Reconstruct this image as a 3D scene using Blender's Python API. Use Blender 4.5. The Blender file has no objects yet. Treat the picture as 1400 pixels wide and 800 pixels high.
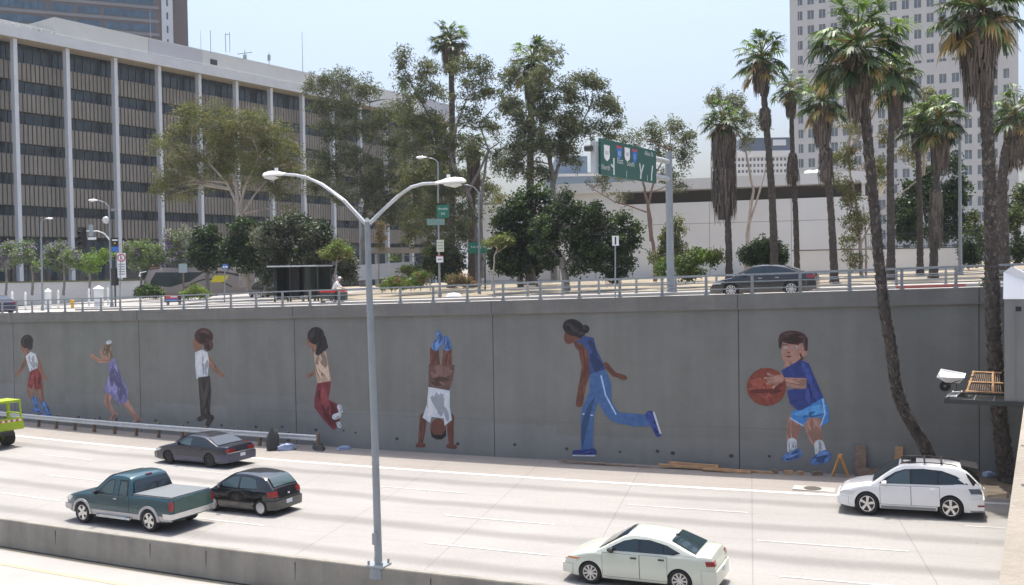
import bpy, math, random
import numpy as np
from mathutils import Vector, Matrix
PI=math.pi
rnd=random.Random(7); nr=np.random.default_rng(11)
scene=bpy.context.scene
col=scene.collection
# ------------------------------------------------------------------ camera
F,CH,PITCH,ROLL,YAW=1309.22,8.3525,-.02565,-.01507,.40176
G,CV,YW,H=.02639,.00195,40.177,7.307          # road grade, plan curve, wall distance, wall height
SH,LW=3.801,3.3158                            # shoulder width, lane width
RM=Matrix.Rotation(YAW,3,'Z')@Matrix.Rotation(PI/2+PITCH,3,'X')@Matrix.Rotation(ROLL,3,'Z')
EYE=Vector((0,0,CH))
cd=bpy.data.cameras.new('camera'); cam=bpy.data.objects.new('camera',cd); col.objects.link(cam)
cam.matrix_world=Matrix.Translation(EYE)@RM.to_4x4()
cd.sensor_width=36; cd.lens=F/1400*36; cd.clip_start=.1; cd.clip_end=6000
scene.camera=cam
def P(u,v,D):
    return EYE+(RM@Vector(((u-700)/F,-(v-400)/F,-1)))*D
def gx(x): return G*max(-150,min(70,x))
def yc(x):
    a=abs(x)
    return CV*x*x if a<80 else CV*6400+2*CV*80*(a-80)
def wallhit(u,v):
    d=RM@Vector(((u-700)/F,-(v-400)/F,-1)); t=YW/d.y
    for _ in range(10): t=(YW+yc(t*d.x))/d.y
    x=t*d.x
    return x,CH+t*d.z-gx(x)
def gp(u,v,zo=0.):
    d=RM@Vector(((u-700)/F,-(v-400)/F,-1)); t=(zo-CH)/(d.z-G*d.x)
    return EYE+d*t
def zu(x,y):
    d=y-(YW+yc(x))
    r=0 if d<12 else (.03*(d-12) if d<40 else .84)
    return H-.2+gx(x)+r
def up(u,D):
    p=P(u,380,D); return Vector((p.x,p.y,zu(p.x,p.y)))
def mpp(D): return D/F
# ------------------------------------------------------------------ materials
def mat(name,color,rough=.7,metal=0,noise=0,nscale=4,bump=0,bscale=30,spec=.5,streak=0,coat=0,color2=None,trans=0):
    m=bpy.data.materials.new(name); m.use_nodes=True; nt=m.node_tree; N=nt.nodes; Lk=nt.links
    b=N['Principled BSDF']; b.inputs['Roughness'].default_value=rough; b.inputs['Metallic'].default_value=metal
    b.inputs['Specular IOR Level'].default_value=spec
    if coat: b.inputs['Coat Weight'].default_value=coat; b.inputs['Coat Roughness'].default_value=.05
    c=(*color,1)
    b.inputs['Base Color'].default_value=c
    if noise or bump or streak or color2:
        tc=N.new('ShaderNodeTexCoord'); last=None
        if noise or color2:
            n=N.new('ShaderNodeTexNoise'); n.inputs['Scale'].default_value=nscale; n.inputs['Detail'].default_value=8; n.inputs['Roughness'].default_value=.65
            Lk.new(tc.outputs['Object'],n.inputs['Vector'])
            r=N.new('ShaderNodeValToRGB'); r.color_ramp.elements[0].position=.3; r.color_ramp.elements[1].position=.7
            c2=color2 or tuple(min(1,x*(1+noise)) for x in color)
            r.color_ramp.elements[0].color=(*[x*(1-noise) for x in color],1); r.color_ramp.elements[1].color=(*c2,1)
            Lk.new(n.outputs['Fac'],r.inputs['Fac']); last=r.outputs['Color']
        if streak:
            mp=N.new('ShaderNodeMapping'); mp.inputs['Scale'].default_value=(1.3,1.3,.06)
            Lk.new(tc.outputs['Object'],mp.inputs['Vector'])
            n2=N.new('ShaderNodeTexNoise'); n2.inputs['Scale'].default_value=1.2; n2.inputs['Detail'].default_value=6
            Lk.new(mp.outputs['Vector'],n2.inputs['Vector'])
            r2=N.new('ShaderNodeValToRGB'); r2.color_ramp.elements[0].position=.35; r2.color_ramp.elements[1].position=.65
            r2.color_ramp.elements[0].color=(1-streak,)*3+(1,); r2.color_ramp.elements[1].color=(1,1,1,1)
            Lk.new(n2.outputs['Fac'],r2.inputs['Fac'])
            mx=N.new('ShaderNodeMix'); mx.data_type='RGBA'; mx.blend_type='MULTIPLY'; mx.inputs['Factor'].default_value=1
            if last: Lk.new(last,mx.inputs['A'])
            else: mx.inputs['A'].default_value=c
            Lk.new(r2.outputs['Color'],mx.inputs['B']); last=mx.outputs['Result']
        if last: Lk.new(last,b.inputs['Base Color'])
        if bump:
            nb=N.new('ShaderNodeTexNoise'); nb.inputs['Scale'].default_value=bscale; nb.inputs['Detail'].default_value=5
            Lk.new(tc.outputs['Object'],nb.inputs['Vector'])
            bp=N.new('ShaderNodeBump'); bp.inputs['Strength'].default_value=bump; bp.inputs['Distance'].default_value=.05
            Lk.new(nb.outputs['Fac'],bp.inputs['Height']); Lk.new(bp.outputs['Normal'],b.inputs['Normal'])
    if trans:
        t=N.new('ShaderNodeBsdfTranslucent'); t.inputs['Color'].default_value=(color[0]*1.3,color[1]*1.4,color[2]*.7,1)
        mx=N.new('ShaderNodeMixShader'); mx.inputs[0].default_value=trans
        Lk.new(b.outputs[0],mx.inputs[1]); Lk.new(t.outputs[0],mx.inputs[2]); Lk.new(mx.outputs[0],N['Material Output'].inputs['Surface'])
    return m
M={}
def mk(k,*a,**kw): M[k]=mat(k,*a,**kw); return M[k]
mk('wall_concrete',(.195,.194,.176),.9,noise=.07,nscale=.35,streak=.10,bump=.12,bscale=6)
mk('coping_concrete',(.185,.178,.163),.9,noise=.14,nscale=.8,streak=.14,bump=.1,bscale=9)
mk('groove',(.055,.055,.055),.95)
mk('barrier_concrete',(.26,.242,.205),.9,noise=.16,nscale=1.1,streak=.22,bump=.15,bscale=12)
mk('parapet_concrete',(.235,.21,.172),.95,noise=.2,nscale=3,bump=.35,bscale=45)
mk('pit',(.08,.07,.06),.95)
mk('pale_concrete',(.29,.277,.26),.9,noise=.10,nscale=.25,bump=.05,bscale=20)
mk('side_concrete',(.36,.345,.325),.9,noise=.13,nscale=.3,bump=.05,bscale=20)
mk('dirt',(.24,.19,.135),.95,noise=.3,nscale=.5,bump=.4,bscale=6,color2=(.30,.27,.20))
mk('dark_dirt',(.12,.095,.07),.95,noise=.35,nscale=2.5,bump=.4,bscale=8)
mk('land',(.24,.22,.17),.95,noise=.25,nscale=.2,bump=.1,bscale=3)
mk('white_paint_line',(.56,.55,.53),.7,noise=.22,nscale=2.5)
mk('worn_paint_line',(.37,.362,.345),.8,noise=.2,nscale=2.5); mk('yellow_paint_line',(.40,.325,.20),.6,noise=.1,nscale=3)
mk('red_kerb',(.26,.075,.065),.7,noise=.15,nscale=4)
mk('steel_gray',(.25,.275,.29),.5,.15,noise=.08,nscale=3)
mk('galvanised',(.46,.48,.49),.45,.35,noise=.12,nscale=4)
mk('rail_gray',(.27,.285,.29),.6,.1,noise=.12,nscale=5)
mk('white_enamel',(.74,.75,.76),.35)
mk('lens',(.55,.56,.55),.25)
mk('dark_metal',(.045,.05,.05),.5,.2)
mk('black',(.012,.012,.013),.5)
mk('rubber',(.018,.018,.019),.85)
mk('chrome',(.62,.62,.62),.22,.9)
mk('alloy',(.55,.55,.56),.3,.7)
mk('glass',(.010,.016,.020),.04,spec=.75)
mk('glass_sky',(.10,.115,.14),.08,spec=.6); mk('glass_tint',(.016,.03,.036),.05,spec=.7)
mk('glass_clear',(.055,.085,.09),.05,spec=.7)
mk('red_lens',(.24,.012,.014),.12,coat=.8)
mk('clear_lens',(.62,.62,.6),.15,coat=.8)
mk('amber_lens',(.55,.2,.03),.2,coat=.5)
mk('plate',(.6,.62,.66),.5)
mk('skin',(.45,.25,.16),.6); mk('skin_dark',(.17,.08,.045),.6)
mk('wood',(.45,.27,.14),.8,noise=.25,nscale=3,streak=.25)
mk('old_wood',(.20,.14,.10),.9,noise=.35,nscale=4)
mk('orange_paint',(.50,.24,.07),.7,noise=.2,nscale=5)
mk('sign_green',(.012,.085,.065),.45,noise=.06,nscale=2)
mk('sign_green_bright',(.01,.14,.09),.5)
mk('sign_gray_green',(.16,.26,.23),.5)
mk('sign_white',(.75,.75,.74),.5); mk('sign_pale',(.55,.57,.46),.5); mk('sign_blue',(.03,.14,.45),.5)
mk('sign_red',(.5,.05,.06),.5); mk('sign_back',(.30,.36,.38),.5,.3); mk('sign_yellow',(.7,.4,.03),.6)
mk('letter_white',(.60,.63,.60),.5); mk('pavement_paint',(.6,.2,.05),.6)
mk('sheet_white',(.78,.78,.77),.5,noise=.03,nscale=2)
mk('sheet_gray',(.26,.26,.255),.45,.15,noise=.06,nscale=1.5,streak=.12)
mk('trash_blue',(.25,.30,.42),.8); mk('trash_dark',(.05,.052,.05),.9,noise=.3,nscale=6); mk('cloth_red',(.45,.03,.03),.8)
# foliage and bark
mk('leaf_euc',(.115,.13,.075),.75,spec=.25,trans=.25); mk('leaf_euc_light',(.18,.19,.12),.75,spec=.25,trans=.25); mk('leaf_euc_dark',(.07,.082,.05),.75,spec=.25,trans=.2)
mk('leaf_olive',(.13,.14,.05),.75,spec=.25,trans=.25); mk('leaf_olive_light',(.20,.195,.085),.75,spec=.25,trans=.25); mk('leaf_brown',(.15,.115,.06),.7,trans=.15)
mk('leaf_fic',(.030,.052,.020),.6,spec=.3,trans=.2); mk('leaf_fic_light',(.058,.098,.030),.6,spec=.3,trans=.25); mk('leaf_fic_dark',(.015,.03,.012),.5,trans=.15)
mk('leaf_fresh',(.12,.20,.03),.5,trans=.3); mk('leaf_fresh_light',(.20,.29,.05),.5,trans=.3)
mk('leaf_jac',(.10,.155,.05),.55,trans=.3); mk('leaf_jac_light',(.16,.22,.07),.55,trans=.3); mk('petal_purple',(.29,.24,.40),.6,trans=.3)
mk('leaf_gray',(.13,.135,.10),.6,trans=.2); mk('leaf_rust',(.22,.13,.08),.7,trans=.2)
mk('petal_pink',(.3,.09,.12),.6,trans=.2)
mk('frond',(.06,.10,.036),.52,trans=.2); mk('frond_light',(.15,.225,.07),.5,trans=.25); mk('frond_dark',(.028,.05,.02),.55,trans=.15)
mk('frond_dead',(.155,.125,.10),.9); mk('frond_dead_dark',(.08,.066,.057),.9); mk('frond_yellow',(.33,.23,.09),.8,trans=.1)
mk('palm_bark',(.075,.062,.052),.95,noise=.5,nscale=5,bump=1,bscale=9)
mk('palm_bark_pale',(.17,.14,.115),.95,noise=.4,nscale=5,bump=1,bscale=9)
mk('bark_pale',(.40,.33,.27),.85,noise=.25,nscale=2,bump=.3,bscale=6)
mk('bark_gray',(.22,.20,.18),.9,noise=.3,nscale=2,bump=.5,bscale=8)
mk('bark_pink',(.27,.18,.145),.9,noise=.25,nscale=2,bump=.3,bscale=8)
# buildings
mk('column_white',(.52,.54,.57),.6,noise=.04,nscale=1)
mk('fascia_white',(.50,.515,.53),.7,noise=.06,nscale=.6)
mk('soffit',(.36,.31,.24),.8)
mk('spandrel',(.225,.205,.175),.8,noise=.08,nscale=.7,streak=.1); mk('spandrel_groove',(.085,.08,.072),.8)
mk('office_glass',(.010,.018,.025),.08,spec=.5,noise=.6,nscale=.55,color2=(.04,.062,.082)); 
def vary(k):
    m=M[k]; N=m.node_tree.nodes; Lk=m.node_tree.links; n=next(x for x in N if x.type=='TEX_NOISE'); tc=next(x for x in N if x.type=='TEX_COORD')
    oi=N.new('ShaderNodeObjectInfo'); va=N.new('ShaderNodeVectorMath'); va.operation='MULTIPLY_ADD'; va.inputs[1].default_value=(1,1,1)
    cb=N.new('ShaderNodeCombineXYZ'); mu=N.new('ShaderNodeMath'); mu.operation='MULTIPLY'; mu.inputs[1].default_value=900; Lk.new(oi.outputs['Random'],mu.inputs[0])
    for i in range(3): Lk.new(mu.outputs[0],cb.inputs[i])
    Lk.new(tc.outputs['Object'],va.inputs[0]); Lk.new(cb.outputs[0],va.inputs[2]); Lk.new(va.outputs[0],n.inputs['Vector'])
vary('office_glass')
mk('mullion',(.05,.055,.055),.5,.2)
mk('screen_wall',(.42,.42,.40),.8,noise=.05,nscale=.5); mk('louvre',(.33,.33,.35),.7)
mk('dark_recess',(.02,.022,.022),.6)
mk('brown_granite',(.12,.095,.095),.6,noise=.08,nscale=.5); mk('band_gray',(.20,.20,.21),.5); mk('blue_glass',(.05,.10,.155),.08,spec=.6,noise=.4,nscale=.3)
mk('tower_gray',(.50,.49,.475),.8,noise=.05,nscale=.1); mk('tower_pane',(.15,.18,.21),.1,spec=.5,noise=.3,nscale=.2)
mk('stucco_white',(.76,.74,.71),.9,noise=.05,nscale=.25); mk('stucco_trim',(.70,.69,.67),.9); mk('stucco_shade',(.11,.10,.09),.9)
mk('blue_roof',(.22,.28,.34),.6); mk('blue_panel',(.10,.13,.19),.4); mk('planter_white',(.52,.52,.52),.9,noise=.08,nscale=.6)
mk('shelter_dark',(.018,.026,.024),.3); mk('bus_body',(.22,.195,.18),.35,noise=.04,nscale=1); mk('bus_yellow',(.55,.48,.02),.5)
mk('lime_paint',(.36,.47,.02),.4,noise=.1,nscale=3,coat=.3); mk('shirt_white',(.75,.76,.78),.8); mk('trousers_dark',(.03,.03,.035),.8)
# ------------------------------------------------------------------ mesh builder
class MB:
    def __init__(s): s.v=[];s.f=[];s.mi=[]
    def add(s,vs,fs,mi=0):
        o=len(s.v); s.v.extend([tuple(p) for p in vs])
        for f in fs: s.f.append(tuple(i+o for i in f)); s.mi.append(mi)
        return s
    def box(s,c,d,rz=0,mi=0,M_=None):
        x,y,z=d[0]/2,d[1]/2,d[2]/2
        vs=[Vector((a*x,b*y,k*z)) for a in(-1,1) for b in(-1,1) for k in(-1,1)]
        R=M_ if M_ is not None else Matrix.Rotation(rz,3,'Z')
        vs=[R@p+Vector(c) for p in vs]
        return s.add(vs,[(0,1,3,2),(4,6,7,5),(0,4,5,1),(2,3,7,6),(0,2,6,4),(1,5,7,3)],mi)
    def quad(s,a,b,c,d,mi=0): return s.add([a,b,c,d],[(0,1,2,3)],mi)
    def tube(s,pts,rad,n=8,mi=0,cap=True,jit=0):
        pts=[Vector(p) for p in pts]; k=len(pts); rings=[]
        if not hasattr(rad,'__len__'): rad=[rad]*k
        for i,p in enumerate(pts):
            t=(pts[min(i+1,k-1)]-pts[max(i-1,0)])
            t=t.normalized() if t.length>1e-9 else Vector((0,0,1))
            a=Vector((1,0,0)) if abs(t.x)<.9 else Vector((0,1,0))
            uu=t.cross(a).normalized(); vv=t.cross(uu)
            rings.append([p+(uu*math.cos(2*PI*j/n)+vv*math.sin(2*PI*j/n))*rad[i]*(1+(rnd.uniform(-jit,jit) if jit else 0)) for j in range(n)])
        fs=[(i*n+j,i*n+(j+1)%n,(i+1)*n+(j+1)%n,(i+1)*n+j) for i in range(k-1) for j in range(n)]
        if cap: fs+= [tuple(range(n))[::-1],tuple((k-1)*n+j for j in range(n))]
        return s.add([p for r in rings for p in r],fs,mi)
    def prism(s,poly,thick,fn,mi=0):
        """poly: 2-D points; fn(a,b,h) -> 3-D; extruded h from 0 to thick"""
        n=len(poly)
        vs=[fn(a,b,0) for a,b in poly]+[fn(a,b,thick) for a,b in poly]
        fs=[tuple(range(n)),tuple(range(2*n-1,n-1,-1))]+[(i,i+n,(i+1)%n+n,(i+1)%n) for i in range(n)]
        return s.add(vs,fs,mi)
    def lathe(s,prof,n=24,axis='Y',c=(0,0,0),mi=0,close=False):
        vs=[]
        for r,h in prof:
            for j in range(n):
                a=2*PI*j/n; ca,sa=math.cos(a)*r,math.sin(a)*r
                p={'Y':(ca,h,sa),'Z':(ca,sa,h),'X':(h,ca,sa)}[axis]
                vs.append((p[0]+c[0],p[1]+c[1],p[2]+c[2]))
        k=len(prof); fs=[(i*n+j,i*n+(j+1)%n,(i+1)*n+(j+1)%n,(i+1)*n+j) for i in range(k-1) for j in range(n)]
        if close: fs+=[tuple(range(n)),tuple((k-1)*n+j for j in range(n))]
        return s.add(vs,fs,mi)
    def build(s,name,mats,parent=None,smooth=0,loc=None):
        me=bpy.data.meshes.new(name); me.from_pydata(s.v,[],s.f)
        if not isinstance(mats,(list,tuple)): mats=[mats]
        for m in mats: me.materials.append(M[m] if isinstance(m,str) else m)
        if len(mats)>1: me.polygons.foreach_set('material_index',s.mi)
        import bmesh
        bm=bmesh.new(); bm.from_mesh(me); bmesh.ops.recalc_face_normals(bm,faces=bm.faces); bm.to_mesh(me); bm.free()
        if smooth:
            me.polygons.foreach_set('use_smooth',[True]*len(me.polygons)); me.set_sharp_from_angle(angle=math.radians(smooth))
        me.update()
        return link(name,me,parent,loc)
def link(name,me,parent=None,loc=None):
    o=bpy.data.objects.new(name,me); col.objects.link(o)
    if parent: o.parent=parent
    if loc is not None: o.location=loc
    return o
def thing(name,label,cat,loc=(0,0,0),rz=0,group=None,ry=0,sc=1):
    o=bpy.data.objects.new(name,None); col.objects.link(o); o.location=loc; o.rotation_euler=(0,ry,rz); o.scale=(sc,)*3
    o.empty_display_size=.2
    return tag(o,label,cat,group)
def tag(o,label,cat,group=None):
    o['label']=label; o['category']=cat
    if group: o['group']=group
    return o
def struct(o,kind='structure'): o['kind']=kind; return o
def dup(root,loc,rz,label,sc=1,group=None):
    r=root.copy(); col.objects.link(r); r.location=loc; r.rotation_euler=(0,root.rotation_euler[1],rz); r.scale=(sc,)*3; r['label']=label
    if group: r['group']=group
    for ch in list(root.children):
        c=ch.copy(); col.objects.link(c); c.parent=r
        for g in list(ch.children):
            d=g.copy(); col.objects.link(d); d.parent=c
    return r
def npmesh(name,verts,nper,mats,mi,parent,smooth=False):
    """verts (n*nper,3): n separate polygons of nper corners"""
    n=len(verts)//nper; me=bpy.data.meshes.new(name)
    me.vertices.add(len(verts)); me.vertices.foreach_set('co',np.asarray(verts,dtype=np.float32).ravel())
    me.loops.add(len(verts)); me.loops.foreach_set('vertex_index',np.arange(len(verts),dtype=np.int32))
    me.polygons.add(n); me.polygons.foreach_set('loop_start',np.arange(n,dtype=np.int32)*nper)
    for m in mats: me.materials.append(M[m])
    me.polygons.foreach_set('material_index',np.asarray(mi,dtype=np.int32))
    me.update(calc_edges=True)
    return link(name,me,parent)
def text_into(mb,s,size,fn,mi=0,bold=0):
    """flat lettering: outline of the built-in font, triangulated, mapped by fn(x,y)"""
    c=bpy.data.curves.new('t','FONT'); c.body=s; c.size=size; c.align_x='CENTER'; c.resolution_u=2; c.offset=bold
    o=bpy.data.objects.new('t',c); col.objects.link(o)
    dg=bpy.context.evaluated_depsgraph_get(); me=o.evaluated_get(dg).to_mesh()
    vs=[fn(v.co.x,v.co.y) for v in me.vertices]; fs=[tuple(p.vertices) for p in me.polygons]
    mb.add(vs,fs,mi); o.evaluated_get(dg).to_mesh_clear()
    bpy.data.objects.remove(o); bpy.data.curves.remove(c)
# ------------------------------------------------------------------ sky and sun
w=bpy.data.worlds.new('World'); scene.world=w; w.use_nodes=True
nt=w.node_tree; sky=nt.nodes.new('ShaderNodeTexSky'); sky.sky_type='NISHITA'; sky.sun_disc=False
SUNX,SUNY=.10,.21                       # shadow offset per metre of height: to the right and towards the camera
sd=Vector((-SUNX,SUNY,1)).normalized()  # towards the sun
sky.sun_elevation=math.asin(sd.z); sky.sun_rotation=math.atan2(sd.x,sd.y); sky.air_density=1.08; sky.dust_density=6.6; sky.ozone_density=3.8
nt.links.new(sky.outputs[0],nt.nodes['Background'].inputs[0]); nt.nodes['Background'].inputs[1].default_value=.15
ld=bpy.data.lights.new('sun','SUN'); ld.energy=3.1; ld.angle=math.radians(.53); ld.color=(1,.955,.88)
so=bpy.data.objects.new('sun',ld); col.objects.link(so); so.rotation_euler=(-sd).to_track_quat('-Z','Y').to_euler()
scene.view_settings.view_transform='Standard'; scene.view_settings.look='None'; scene.view_settings.gamma=1; scene.view_settings.exposure=.93
scene.view_settings.use_curve_mapping=False
scene.cycles.max_bounces=8; scene.cycles.transparent_max_bounces=8; scene.cycles.use_denoising=True
# ------------------------------------------------------------------ roads and ground
def road_mat(name,base,y0,stain):
    m=bpy.data.materials.new(name); m.use_nodes=True; nt=m.node_tree; N=nt.nodes; Lk=nt.links; b=N['Principled BSDF']
    b.inputs['Roughness'].default_value=.85
    tc=N.new('ShaderNodeTexCoord'); sx=N.new('ShaderNodeSeparateXYZ'); Lk.new(tc.outputs['Object'],sx.inputs[0])
    def mt(op,a,bb=None,cc=None):
        n=N.new('ShaderNodeMath'); n.operation=op
        for i,v in enumerate((a,bb,cc)):
            if v is None: continue
            if isinstance(v,(int,float)): n.inputs[i].default_value=v
            else: Lk.new(v,n.inputs[i])
        return n.outputs[0]
    lat=mt('SUBTRACT',sx.outputs['Y'],mt('MULTIPLY',mt('MULTIPLY',sx.outputs['X'],sx.outputs['X']),CV))
    def noise(sc,det,scale=(1,1,1)):
        mp=N.new('ShaderNodeMapping'); mp.inputs['Scale'].default_value=scale; Lk.new(tc.outputs['Object'],mp.inputs['Vector'])
        n=N.new('ShaderNodeTexNoise'); n.inputs['Scale'].default_value=sc; n.inputs['Detail'].default_value=det; n.inputs['Roughness'].default_value=.65
        Lk.new(mp.outputs['Vector'],n.inputs['Vector']); return n.outputs['Fac']
    wob=mt('MULTIPLY',mt('SUBTRACT',noise(.25,2),.5),.7)
    fr=mt('FRACT',mt('DIVIDE',mt('SUBTRACT',mt('ADD',lat,wob),y0),LW))
    d=mt('ABSOLUTE',mt('SUBTRACT',fr,.5))                    # 0 at the lane centre
    def ramp(x,pts):
        r=N.new('ShaderNodeValToRGB'); e=r.color_ramp.elements
        while len(e)<len(pts): e.new(.5)
        for el,(p,v) in zip(e,pts): el.position=p; el.color=(v,v,v,1)
        Lk.new(x,r.inputs['Fac']); return r.outputs['Color']
    band=ramp(d,[(0,1-stain),(.07,1-stain*.85),(.17,1-.06*stain),(.5,1)])
    mot=ramp(noise(.35,7,(.35,1,1)),[(.3,.86),(.7,1.06)])
    fine=ramp(noise(9,8),[(.3,.90),(.7,1.05)])
    spots=ramp(noise(2.2,3),[(.27,.74),(.31,1)])
    jt=mt('FRACT',mt('DIVIDE',mt('ADD',sx.outputs['X'],mt('MULTIPLY',lat,.16)),4.7))
    joint=ramp(jt,[(0,.70),(.006,.78),(.010,1),(1,1)])
    lj=ramp(mt('ABSOLUTE',mt('SUBTRACT',fr,.0)),[(0,.86),(.012,.93),(.02,1),(1,1)])
    cur=None
    for x in (band,mot,fine,spots,joint,lj):
        if cur is None: cur=x; continue
        mx=N.new('ShaderNodeMix'); mx.data_type='RGBA'; mx.blend_type='MULTIPLY'; mx.inputs['Factor'].default_value=1
        Lk.new(cur,mx.inputs['A']); Lk.new(x,mx.inputs['B']); cur=mx.outputs['Result']
    mx=N.new('ShaderNodeMix'); mx.data_type='RGBA'; mx.blend_type='MULTIPLY'; mx.inputs['Factor'].default_value=1
    mx.inputs['A'].default_value=(*base,1); Lk.new(cur,mx.inputs['B']); Lk.new(mx.outputs['Result'],b.inputs['Base Color'])
    bp=N.new('ShaderNodeBump'); bp.inputs['Strength'].default_value=.15; bp.inputs['Distance'].default_value=.01
    Lk.new(noise(25,6),bp.inputs['Height']); Lk.new(bp.outputs['Normal'],b.inputs['Normal'])
    M[name]=m
Y_EDGE=YW-SH
road_mat('road_concrete',(.275,.264,.248),Y_EDGE,.30)
road_mat('shoulder_concrete',(.26,.236,.212),YW+60,.0)
def xs_range(a,b,st=2.):
    n=max(1,int(round((b-a)/st))); return [a+(b-a)*i/n for i in range(n+1)]
def strip(mb,l0,l1,x0,x1,zo,mi=0,st=2.):
    """sheet that follows the road's curve; l is the distance from the camera side measured at x=0"""
    X=xs_range(x0,x1,st); vs=[];
    for x in X: vs+=[(x,yc(x)+l0,gx(x)+zo),(x,yc(x)+l1,gx(x)+zo)]
    mb.add(vs,[(2*i,2*i+2,2*i+3,2*i+1) for i in range(len(X)-1)],mi)
def bar(mb,l0,l1,x0,x1,z0,z1,mi=0,st=2.,ends=True):
    """long solid that follows the curve"""
    X=xs_range(x0,x1,st); vs=[]
    for x in X: vs+=[(x,yc(x)+l0,gx(x)+z0),(x,yc(x)+l1,gx(x)+z0),(x,yc(x)+l1,gx(x)+z1),(x,yc(x)+l0,gx(x)+z1)]
    fs=[]
    for i in range(len(X)-1):
        a=4*i
        for j in range(4): fs.append((a+j,a+(j+1)%4,a+4+(j+1)%4,a+4+j))
    if ends: fs+=[(0,1,2,3),(4*len(X)-4,4*len(X)-3,4*len(X)-2,4*len(X)-1)]
    mb.add(vs,fs,mi)
XL,XR=-140,40
BARR=21.36
mb=MB(); 
# lower ground sheet, out to the horizon
X=[-3000,-1000,-400]+xs_range(-150,70,5)+[200,600,3000]; vs=[];fs=[]
for x in X:
    for l in (-1500,-200,-30,0,20,YW): vs.append((x,l+(yc(x) if abs(x)<=150 else yc(150)) if l>-100 else l,gx(x)-.06 if l>=0 else gx(x)-.06-(.5 if l<-100 else 0)))
k=6
for i in range(len(X)-1):
    for j in range(k-1): fs.append((i*k+j,(i+1)*k+j,(i+1)*k+j+1,i*k+j+1))
mb.add(vs,fs); struct(mb.build('ground','land'))
# upper terrain behind the wall
mb=MB(); vs=[];fs=[]; X=[-3000,-900,-300]+xs_range(-140,60,4)+[150,500,3000]; Dl=[.35,12,14,26,40,80,150,400,3500]; k=len(Dl)
for x in X:
    xc=max(-150,min(150,x)); 
    for d in Dl:
        y=YW+yc(xc)+d; vs.append((x,y,zu(xc,y)-.012))
for i in range(len(X)-1):
    for j in range(k-1): fs.append((i*k+j,(i+1)*k+j,(i+1)*k+j+1,i*k+j+1))
mb.add(vs,fs); struct(mb.build('terrain','dirt'))
mb=MB(); strip(mb,BARR-.1,Y_EDGE,XL,XR,-.01); struct(mb.build('freeway_road','road_concrete'))
mb=MB(); strip(mb,Y_EDGE,YW,XL,XR,-.008); struct(mb.build('shoulder_pavement','shoulder_concrete'))
mb=MB(); strip(mb,2,BARR-.5,XL,XR,-.014); struct(mb.build('opposite_road','pale_concrete'))
# painted lines
mb=MB(); strip(mb,Y_EDGE-.13,Y_EDGE+.13,XL,XR,.0)
mb2=MB()
for k_ in (1,2,3):
    off={1:(-9.4,),2:(-26.,),3:(-24.6,)}[k_][0]
    for n in range(-8,6):
        x0=off+n*11.0+(-.3*k_)
        if x0<-110 or x0>30: continue
        strip(mb2,Y_EDGE-LW*k_-.055,Y_EDGE-LW*k_+.055,x0,x0+4.3,.0,st=1)
strip(mb,BARR+.75,BARR+.87,XL,XR,.0)
struct(mb2.build('lane_markings','worn_paint_line')); struct(mb.build('edge_marking','white_paint_line'))
p1,p2=gp(0,770),gp(170,800)
mb=MB(); strip(mb,p1.y-yc(p1.x)-.09,p1.y-yc(p1.x)+.09,XL,XR,-.005); struct(mb.build('yellow_lane_marking','yellow_paint_line'))
# upper street, kerbs, pavements
def ustrip(mb,d0,d1,x0,x1,zo,mi=0):
    X=xs_range(x0,x1,2); vs=[]
    for x in X: vs+=[(x,YW+yc(x)+d0,zu(x,YW+yc(x)+d0)+zo),(x,YW+yc(x)+d1,zu(x,YW+yc(x)+d1)+zo)]
    mb.add(vs,[(2*i,2*i+2,2*i+3,2*i+1) for i in range(len(X)-1)],mi)
mb=MB(); ustrip(mb,.35,9,-140,60,.0); struct(mb.build('frontage_street','side_concrete'))
mb=MB()
Xs=xs_range(-62,60,2); vs=[]
for x in Xs:
    y=YW+yc(x); vs+=[(x,y+9,zu(x,y)+.001),(x,y+9,zu(x,y)+.14),(x,y+11.9,zu(x,y)+.14),(x,y+11.9,zu(x,y)-.02)]
mb.add(vs,[(4*i+j,4*i+4+j,4*i+5+j,4*i+1+j) for i in range(len(Xs)-1) for j in range(3)],0); struct(mb.build('pavement','pale_concrete'))
mb=MB(); Xs=xs_range(-1,2,1); vs=[]
for x in Xs:
    y=YW+yc(x); vs+=[(x,y+8.99,zu(x,y)+.005),(x,y+8.99,zu(x,y)+.143),(x,y+9.18,zu(x,y)+.143)]
mb.add(vs,[(3*i+j,3*i+3+j,3*i+4+j,3*i+1+j) for i in range(len(Xs)-1) for j in range(2)],0); struct(mb.build('red_kerb','red_kerb'))
mb=MB(); ustrip(mb,9,12,-140,-62,.0); ustrip(mb,12,40,-140,-46,.0); struct(mb.build('street_junction','pale_concrete'))
# dirt strip at the wall's foot on the right
mb=MB(); X=xs_range(-1.5,14,.5); vs=[]
for i,x in enumerate(X):
    wdt=min(1,(x+1.5)/2.5)*2.9
    for j in range(6):
        t=j/5; vs.append((x,YW+yc(x)-t*wdt,gx(x)+.28*(1-t)**1.2*min(1,(x+1.5)/1.5)+.012+rnd.uniform(0,.05)*(j not in(0,5))))
mb.add(vs,[(i*6+j,(i+1)*6+j,(i+1)*6+j+1,i*6+j+1) for i in range(len(X)-1) for j in range(5)]); struct(mb.build('dirt_bank','dark_dirt',smooth=60))
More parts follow.
